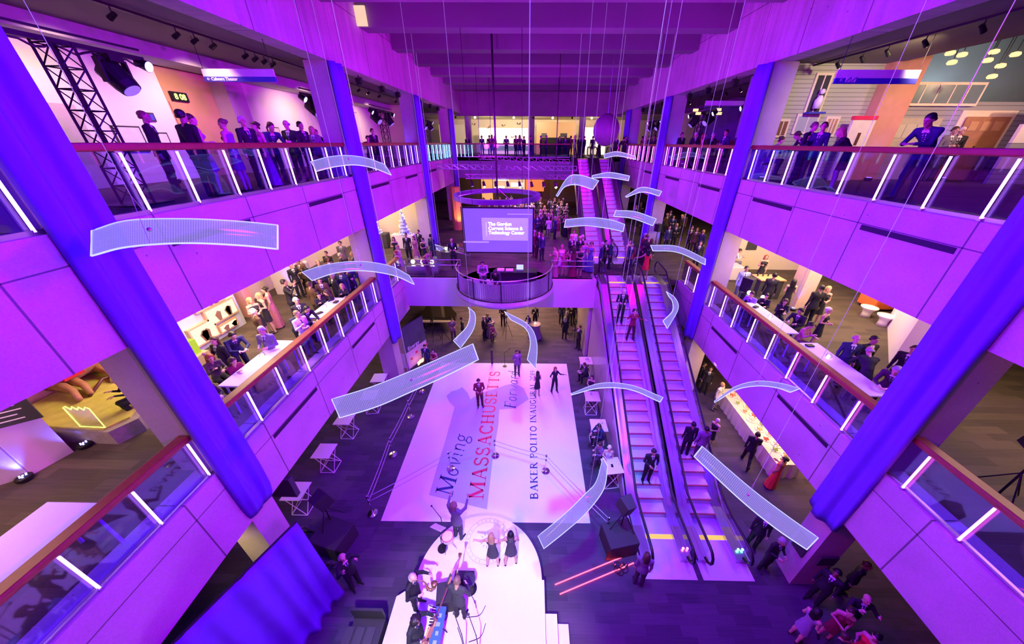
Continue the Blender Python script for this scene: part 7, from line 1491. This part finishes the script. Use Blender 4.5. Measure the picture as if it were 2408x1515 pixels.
# --- ground floor under the bridge: cocktail tables, tripods, cameras, piano, energy board
def cocktail(u, v, lab):
    c = onz(u, v, 1.05); t = thing('cocktail_table', lab, 'table', (c.x, c.y, 0)); b = MB(); N = 60
    for j, (z, r_, am) in enumerate(((1.06, .40, 0), (1.0, .405, .01), (.7, .30, .03), (.3, .38, .05), (.01, .50, .06))):
        for i in range(N): a = 2*PI*i/N; q = r_+am*math.cos(a*12); b.v.append((c.x+q*math.cos(a), c.y+q*math.sin(a), z))
    for j in range(4):
        for i in range(N): b.f.append((j*N+i, j*N+(i+1) % N, (j+1)*N+(i+1) % N, (j+1)*N+i)); b.m.append(0)
    b.f.append(tuple(range(N))); b.m.append(0); b.build('tablecloth', mat('violet_satin', (.32, .22, .45), .4), t, smooth=True)
    q = thing('candle_holder', 'small candle on the '+lab[:40], 'candle', (c.x, c.y, 1.06)); MB().cyl((c.x, c.y, 1.061), (c.x, c.y, 1.18), .035).build('candle', CND, q)
cocktail(1258, 762, 'draped violet cocktail table under the right of the bridge'); cocktail(1150, 756, 'draped violet cocktail table under the middle of the bridge')
def tripod(u, v, h, lab, cam_=True):
    c = onz(u, v, 0); t = thing('tripod', lab, 'tripod', (c.x, c.y, 0))
    for k in range(3): a = k*2*PI/3+.4; MB().cyl((c.x, c.y, h-.35), (c.x+.42*math.cos(a), c.y+.42*math.sin(a), .01), .018, .012).build('leg', BLACK, t)
    MB().cyl((c.x, c.y, h-.4), (c.x, c.y, h), .022).build('column', BLACK, t)
    if cam_: MB().box(c.x-.08, c.x+.08, c.y-.2, c.y+.2, h, h+.18).build('video_camera', BLACK, t, bevel=.02); MB().cyl((c.x, c.y-.2, h+.09), (c.x, c.y-.34, h+.09), .05).build('camera_lens', DGREY, t)
tripod(990, 800, 1.5, 'video tripod nearest the energy board under the bridge'); tripod(1024, 800, 1.55, 'video tripod second from the left under the bridge'); tripod(1192, 795, 1.7, 'tall video tripod before the pale floor under the bridge'); tripod(1045, 805, 1.3, 'slim tripod with a reflector beside the plaid shirt', False); tripod(1350, 800, 1.4, 'camera tripod beside the escalator wall')
def micstand(x, y, z, lab, h=1.5, a=0, cat='microphone stand'):
    t = thing('microphone_stand', lab, cat, (x, y, z)); MB().lathe([(.13, z), (.13, z+.02), (.012, z+.03), (.012, z+h*.8)], (x, y, 0), 14).build('pole', BLACK, t); e = (x+.35*math.cos(a), y+.35*math.sin(a), z+h)
    MB().cyl((x, y, z+h*.78), e, .009).build('boom', BLACK, t); MB().ball(e, .032, 8).build('microphone', DGREY, t); return t
c = onz(1187, 862, 0); micstand(c.x, c.y, 0, 'microphone stand with a pale placard behind the blazer dancer', 1.3); t = thing('speaker_pair', 'slim dark post loudspeaker left of the placard stand', 'loudspeaker', (c.x-.8, c.y+.3, 0)); MB().box(c.x-.86, c.x-.74, c.y+.24, c.y+.36, 0, 1.0).build('cabinet', SPK, t); t = thing('speaker_pair', 'slim dark post loudspeaker right of the placard stand', 'loudspeaker', (c.x+.9, c.y+.3, 0)); MB().box(c.x+.84, c.x+.96, c.y+.24, c.y+.36, 0, 1.0).build('cabinet', SPK, t)
t = thing('grand_piano', 'dark grand piano glinting under the far left of the bridge', 'piano', (-6.5, 21.4, 0)); MB().prism([(-8.0, 20.4), (-5.4, 20.4), (-5.4, 21.0), (-5.9, 21.8), (-6.4, 23.2), (-7.5, 23.2), (-8.0, 22.4)], .75, 1.02).build('case', mat('piano_lacquer', (.02, .015, .015), .12), t); MB().box(-7.9, -5.5, 20.15, 20.4, .72, .82).build('keyboard', mat('piano_keys', (.8, .65, .45), .4), t)
for q in ((-7.8, 20.6), (-5.6, 20.6), (-6.9, 22.9)): MB().cyl((*q, 0), (*q, .75), .06, .04).build('leg', BLACK, t)
a = Vector((-7.02, 15.1, 0)); b0 = Vector((-6.35, 16.6, 0))
t = thing('exhibit_board', 'tall folding exhibit board headed Energy with dark green header and pink panels', 'exhibit', (a.x, a.y, 0)); dd = (b0-a).normalized(); L_ = (b0-a).length; nn = Vector((-dd.y, dd.x, 0))*.04
MB().obox(a+dd*L_/2+Vector((0, 0, 1.0)), dd*L_/2, nn, (0, 0, .55)).build('pink_panel', mat('pink_print', (.80, .58, .62), .7, var=.06), t); MB().obox(a+dd*L_/2+Vector((0, 0, 2.35)), dd*L_/2, nn, (0, 0, .8)).build('header_panel', mat('dark_green_header', (.07, .09, .09), .6, var=.5, scale=1.5), t); MB().obox(a+dd*L_/2+Vector((0, 0, .22)), dd*L_/2, nn*1.5, (0, 0, .22)).build('plinth', STEEL, t)
ang = math.atan2(dd.y, dd.x); lettering('Energy', tuple(a+dd*.15-nn*1.15+Vector((0, 0, 1.62))), .34, SWH, t, rot=(PI/2, 0, ang))
for k in range(4): p_ = a+dd*(.3+.45*k)-nn*1.1; MB().obox(p_+Vector((0, 0, 1.0+.2*(k % 2))), dd*.08, nn*.1, (0, 0, .07)).build('red_icon', REDP, t)
a2 = a; d2 = Vector((-.96, .28, 0)); MB().obox(a2+d2*.8+Vector((0, 0, 1.5)), d2*.8, Vector((.28, .96, 0))*.04, (0, 0, 1.5)).build('side_panel', mat('tan_print', (.46, .38, .30), .7, var=.08), t); MB().obox(a2+d2*.8+Vector((-.012, -.042, 1.0)), d2*.72, Vector((.28, .96, 0))*.01, (0, 0, .5)).build('white_print', SWH, t)
b = MB()
for k in range(5): c = a+dd*.9-nn*2+Vector((.0, 0, 0)); b.rbox((a.x+dd.x*(.5+.16*k)+.35, a.y+dd.y*(.5+.16*k)-.3, .75+.03*(k % 2)), .06, .02, .10, math.degrees(ang))
solo('lit_letters', b, emis('orange_letters', (1, .4, .15), 4), 'row of small glowing orange letters in front of the exhibit board', 'lights')
# ================================================================== band instruments on the stage
GOLD = mat('brass', (.85, .60, .25), .25, .9); MAPL = mat('maple_wood', (.62, .28, .10), .35, var=.2)
o = [q for q in bpy.data.objects if q.get('label', '').startswith('saxophonist')][0]; x, y = o.location.x+.38, o.location.y+.02
t = thing('saxophone', 'gold saxophone held by the player at the left edge of the stage', 'saxophone', (x, y, SH+1.0)); MB().tube([(x-.18, y-.05, SH+1.52), (x-.06, y-.04, SH+1.5), (x-.02, y, SH+1.3), (x+.0, y+.02, SH+.9), (x+.08, y+.03, SH+.82), (x+.16, y+.04, SH+.95), (x+.19, y+.04, SH+1.15)], [.01, .016, .022, .038, .045, .055, .085], 12).build('body', GOLD, t, smooth=True)
for k in range(6): MB().ball((x-.01, y-.03, SH+.95+.06*k), .016, 6).build('key', GOLD, t)
o = [q for q in bpy.data.objects if q.get('label', '').startswith('trumpet')][0]; x, y = o.location.x-.05, o.location.y+.42
t = thing('trumpet', 'brass trumpet raised by the player in white sleeves', 'trumpet', (x, y, SH+1.5)); MB().tube([(x, y-.15, SH+1.5), (x, y+.25, SH+1.5), (x, y+.40, SH+1.5)], [.01, .014, .055], 12).build('bell_tube', GOLD, t, smooth=True); MB().tube([(x, y-.05, SH+1.44), (x, y+.18, SH+1.44), (x, y+.18, SH+1.5)], .009).build('slide', GOLD, t)
for k in range(3): MB().cyl((x, y+.02+.04*k, SH+1.42), (x, y+.02+.04*k, SH+1.55), .012).build('valve', GOLD, t)
o = [q for q in bpy.data.objects if q.get('label', '').startswith('bass guitarist')][0]; x, y = o.location.x+.34, o.location.y
t = thing('bass_guitar', 'tan wooden bass guitar held by the seated-looking player at the near left', 'guitar', (x, y, SH+1.0)); d = Vector((.30, .80, .35)).normalized(); c = Vector((x, y-.12, SH+1.05)); nn = Vector((.9, -.3, .1)).normalized(); sd = d.cross(nn)
MB().obox(c, d*.20, sd*.14, nn*.022).build('body', MAPL, t, bevel=.05); MB().obox(c+d*.24+sd*.10, d*.10, sd*.04, nn*.02).build('horn', MAPL, t, bevel=.02); MB().obox(c+d*.62, d*.45, sd*.025, nn*.012).build('neck', SAD, t); MB().obox(c+d*1.12, d*.08, sd*.04, nn*.012).build('headstock', MAPL, t)
for k in (-1, 1): MB().cyl(c-d*.12+nn*.026+sd*.008*k, c+d*1.1+nn*.016+sd*.006*k, .0015, n=4).build('string', STEEL, t)
MB().obox(c-d*.04+nn*.024, d*.03, sd*.05, nn*.004).build('pickup', BLACK, t)
p = Vector((-2.32, 3.15, 0)); kb = thing('keyboard', 'blue stage keyboard with white keys at the near edge of the stage', 'keyboard', (p.x, p.y, SH)); KX = p.x
MB().box(KX-.02, KX+.24, p.y-.9, p.y+.62, SH+.84, SH+.92).build('case', mat('keyboard_blue', (.04, .16, .42), .4), kb, bevel=.01); MB().box(KX-.18, KX-.02, p.y-.9, p.y+.58, SH+.84, SH+.90).build('white_keys', WHT, kb)
for k in range(24): MB().box(KX-.12, KX-.02, p.y-.85+.06*k, p.y-.825+.06*k, SH+.90, SH+.915).build('black_key', BLACK, kb)
for k in range(8): MB().box(KX+.05+.02*(k % 3), KX+.16, p.y-.8+.17*k, p.y-.72+.17*k, SH+.92, SH+.925).build('control_panel', mat('panel_pale_blue', (.3, .5, .8), .4), kb)
for s in (-.7, .4): MB().cyl((KX-.1, p.y+s, SH), (KX+.2, p.y+s, SH+.84), .015).build('stand_leg', BLACK, kb); MB().cyl((KX+.2, p.y+s, SH), (KX-.1, p.y+s, SH+.84), .015).build('stand_leg', BLACK, kb)
for i, (u, v, l) in enumerate(((1083, 1465, 'thin microphone stand left of centre near the stage front edge'), (1115, 1468, 'thin microphone stand right of centre near the stage front edge'))):
    p = onz(u+12, v+70, SH); micstand(p.x, p.y, SH, l, 1.45, 2.2)
p = onz(1041, 1290, SH); t = thing('music_stand', 'music stand with pale green sheet by the arms-raised person', 'music stand', (p.x, p.y, SH)); MB().lathe([(.16, SH), (.16, SH+.015), (.012, SH+.03), (.012, SH+1.1)], (p.x, p.y, 0), 14).build('pole', BLACK, t); MB().rbox((p.x, p.y, SH+1.18), .19, .01, .15, 160, -50).build('sheet', mat('sheet_green_white', (.72, .85, .72), .8), t)
p = onz(1060, 1283, SH); micstand(p.x-.25, p.y+.25, SH, 'microphone stand at the left rim of the stage, leaning out', 1.4, 2.6)
p = onz(1058, 1290, SH); t = thing('snare_drum', 'small red-rimmed drum on the left rim of the stage', 'drum', (p.x, p.y, SH)); MB().cyl((p.x, p.y, SH+.55), (p.x, p.y, SH+.70), .17, n=24).build('shell', WHT, t); MB().lathe([(.17, SH+.69), (.18, SH+.70), (.18, SH+.71), (.165, SH+.715)], (p.x, p.y, 0), 24, cap=False).build('red_rim', REDP, t)
for k in range(3): a = k*2.1; MB().cyl((p.x, p.y, SH+.5), (p.x+.22*math.cos(a), p.y+.22*math.sin(a), SH), .012).build('leg', STEEL, t)
p = onz(1055, 1395, SH+.5); t = thing('amplifier_rack', 'black amplifier with coiled cables between the horn players', 'amplifier', (p.x, p.y, SH)); MB().rbox((p.x, p.y, SH+.3), .32, .25, .3, 10).build('cabinet', SPK, t, bevel=.02)
for k in range(3): MB().tube([(p.x-.3+.1*k+.09*math.cos(2*PI*i/14), p.y-.35+.09*math.sin(2*PI*i/14), SH+.02+.01*k) for i in range(14)], .01, 5, closed=True).build('cable_coil', RUBBER, t)
p = onz(1090, 1362, SH+.4); t = thing('monitor_wedge', 'black wedge monitor beside the amplifier, facing the trumpet player', 'monitor speaker', (p.x, p.y, SH)); b = MB(); b.v = [(p.x+a, p.y+c, SH+z) for a in (-.28, .28) for c, z in ((-.2, 0), (.22, 0), (.22, .38), (.0, .42))]; b.f = [(0, 1, 2, 3), (7, 6, 5, 4), (0, 4, 5, 1), (1, 5, 6, 2), (2, 6, 7, 3), (3, 7, 4, 0)]; b.m = [0]*6; b.build('cabinet', SPK, t)
p = onz(1107, 1385, SH); t = thing('drum_throne', 'round dark stool beside the trumpet player', 'stool', (p.x, p.y, SH)); MB().lathe([(.001, SH+.5), (.17, SH+.5), (.17, SH+.57), (.001, SH+.58)], (p.x, p.y, 0), 20).build('seat', STL, t); MB().cyl((p.x, p.y, SH), (p.x, p.y, SH+.5), .02).build('pedestal', STEEL, t); MB().cyl((p.x, p.y, SH), (p.x, p.y, SH+.015), .18, n=20).build('foot', BLACK, t)
for i in range(7):
    p = onz(1010+22*i, 1425+((i*37) % 60), SH); q = p+Vector((.55*math.cos(i*1.7), .55*math.sin(i*1.7), 0)); m_ = (p+q)/2+Vector((.1, -.08, 0))
    solo('stage_cable', MB().tube([tuple(crom([Vector((*p.xy, SH+.012)), Vector((*m_.xy, SH+.012)), Vector((*q.xy, SH+.012))], k/10)) for k in range(11)], .009, 5), RUBBER, 'thin black cable lying on the white stage', 'cable', 'black cables on the stage')
t = thing('road_case', 'black open road case at the near left corner of the stage', 'case', (-4.35, 3.3, 0)); MB().box(-4.7, -3.85, 2.9, 3.8, 0, .62).build('case', SPK, t, bevel=.02); MB().box(-4.7, -3.85, 3.78, 3.84, .62, 1.1).build('lid', SPK, t)
for k in range(3): MB().box(-4.8+.28*k, -4.58+.28*k, 3.0, 3.6, .62, .66).build('rack_unit', DGREY, t)
# cable cone on the left floor
p = onz(745, 1258, .0); t = thing('cone_lamp', 'small dark cone-shaped lamp lying beside the left subwoofer', 'lamp', (p.x-.35, p.y+.1, 0)); MB().cyl((p.x-.5, p.y+.1, .12), (p.x-.1, p.y+.05, .06), .10, .02).build('cone', BLACK, t)

# warm light caught on the left roof joist, put in as a glowing box
a, c = ony(822, 14, 17.1), ony(866, 62, 17.1); solo('roof_glow_patch', MB().box(a.x, c.x, 17.02, 17.1, c.z, a.z), emis('roof_glow_warm', (1, .62, .42), .8), 'glowing box standing for warm light on the upper left roof joist', 'light panel')
# small lamps and lit prints are seen but need not be sampled as light sources
for m_ in bpy.data.materials:
    if not m_.name.startswith('led_tube'): m_.cycles.emission_sampling = 'NONE'
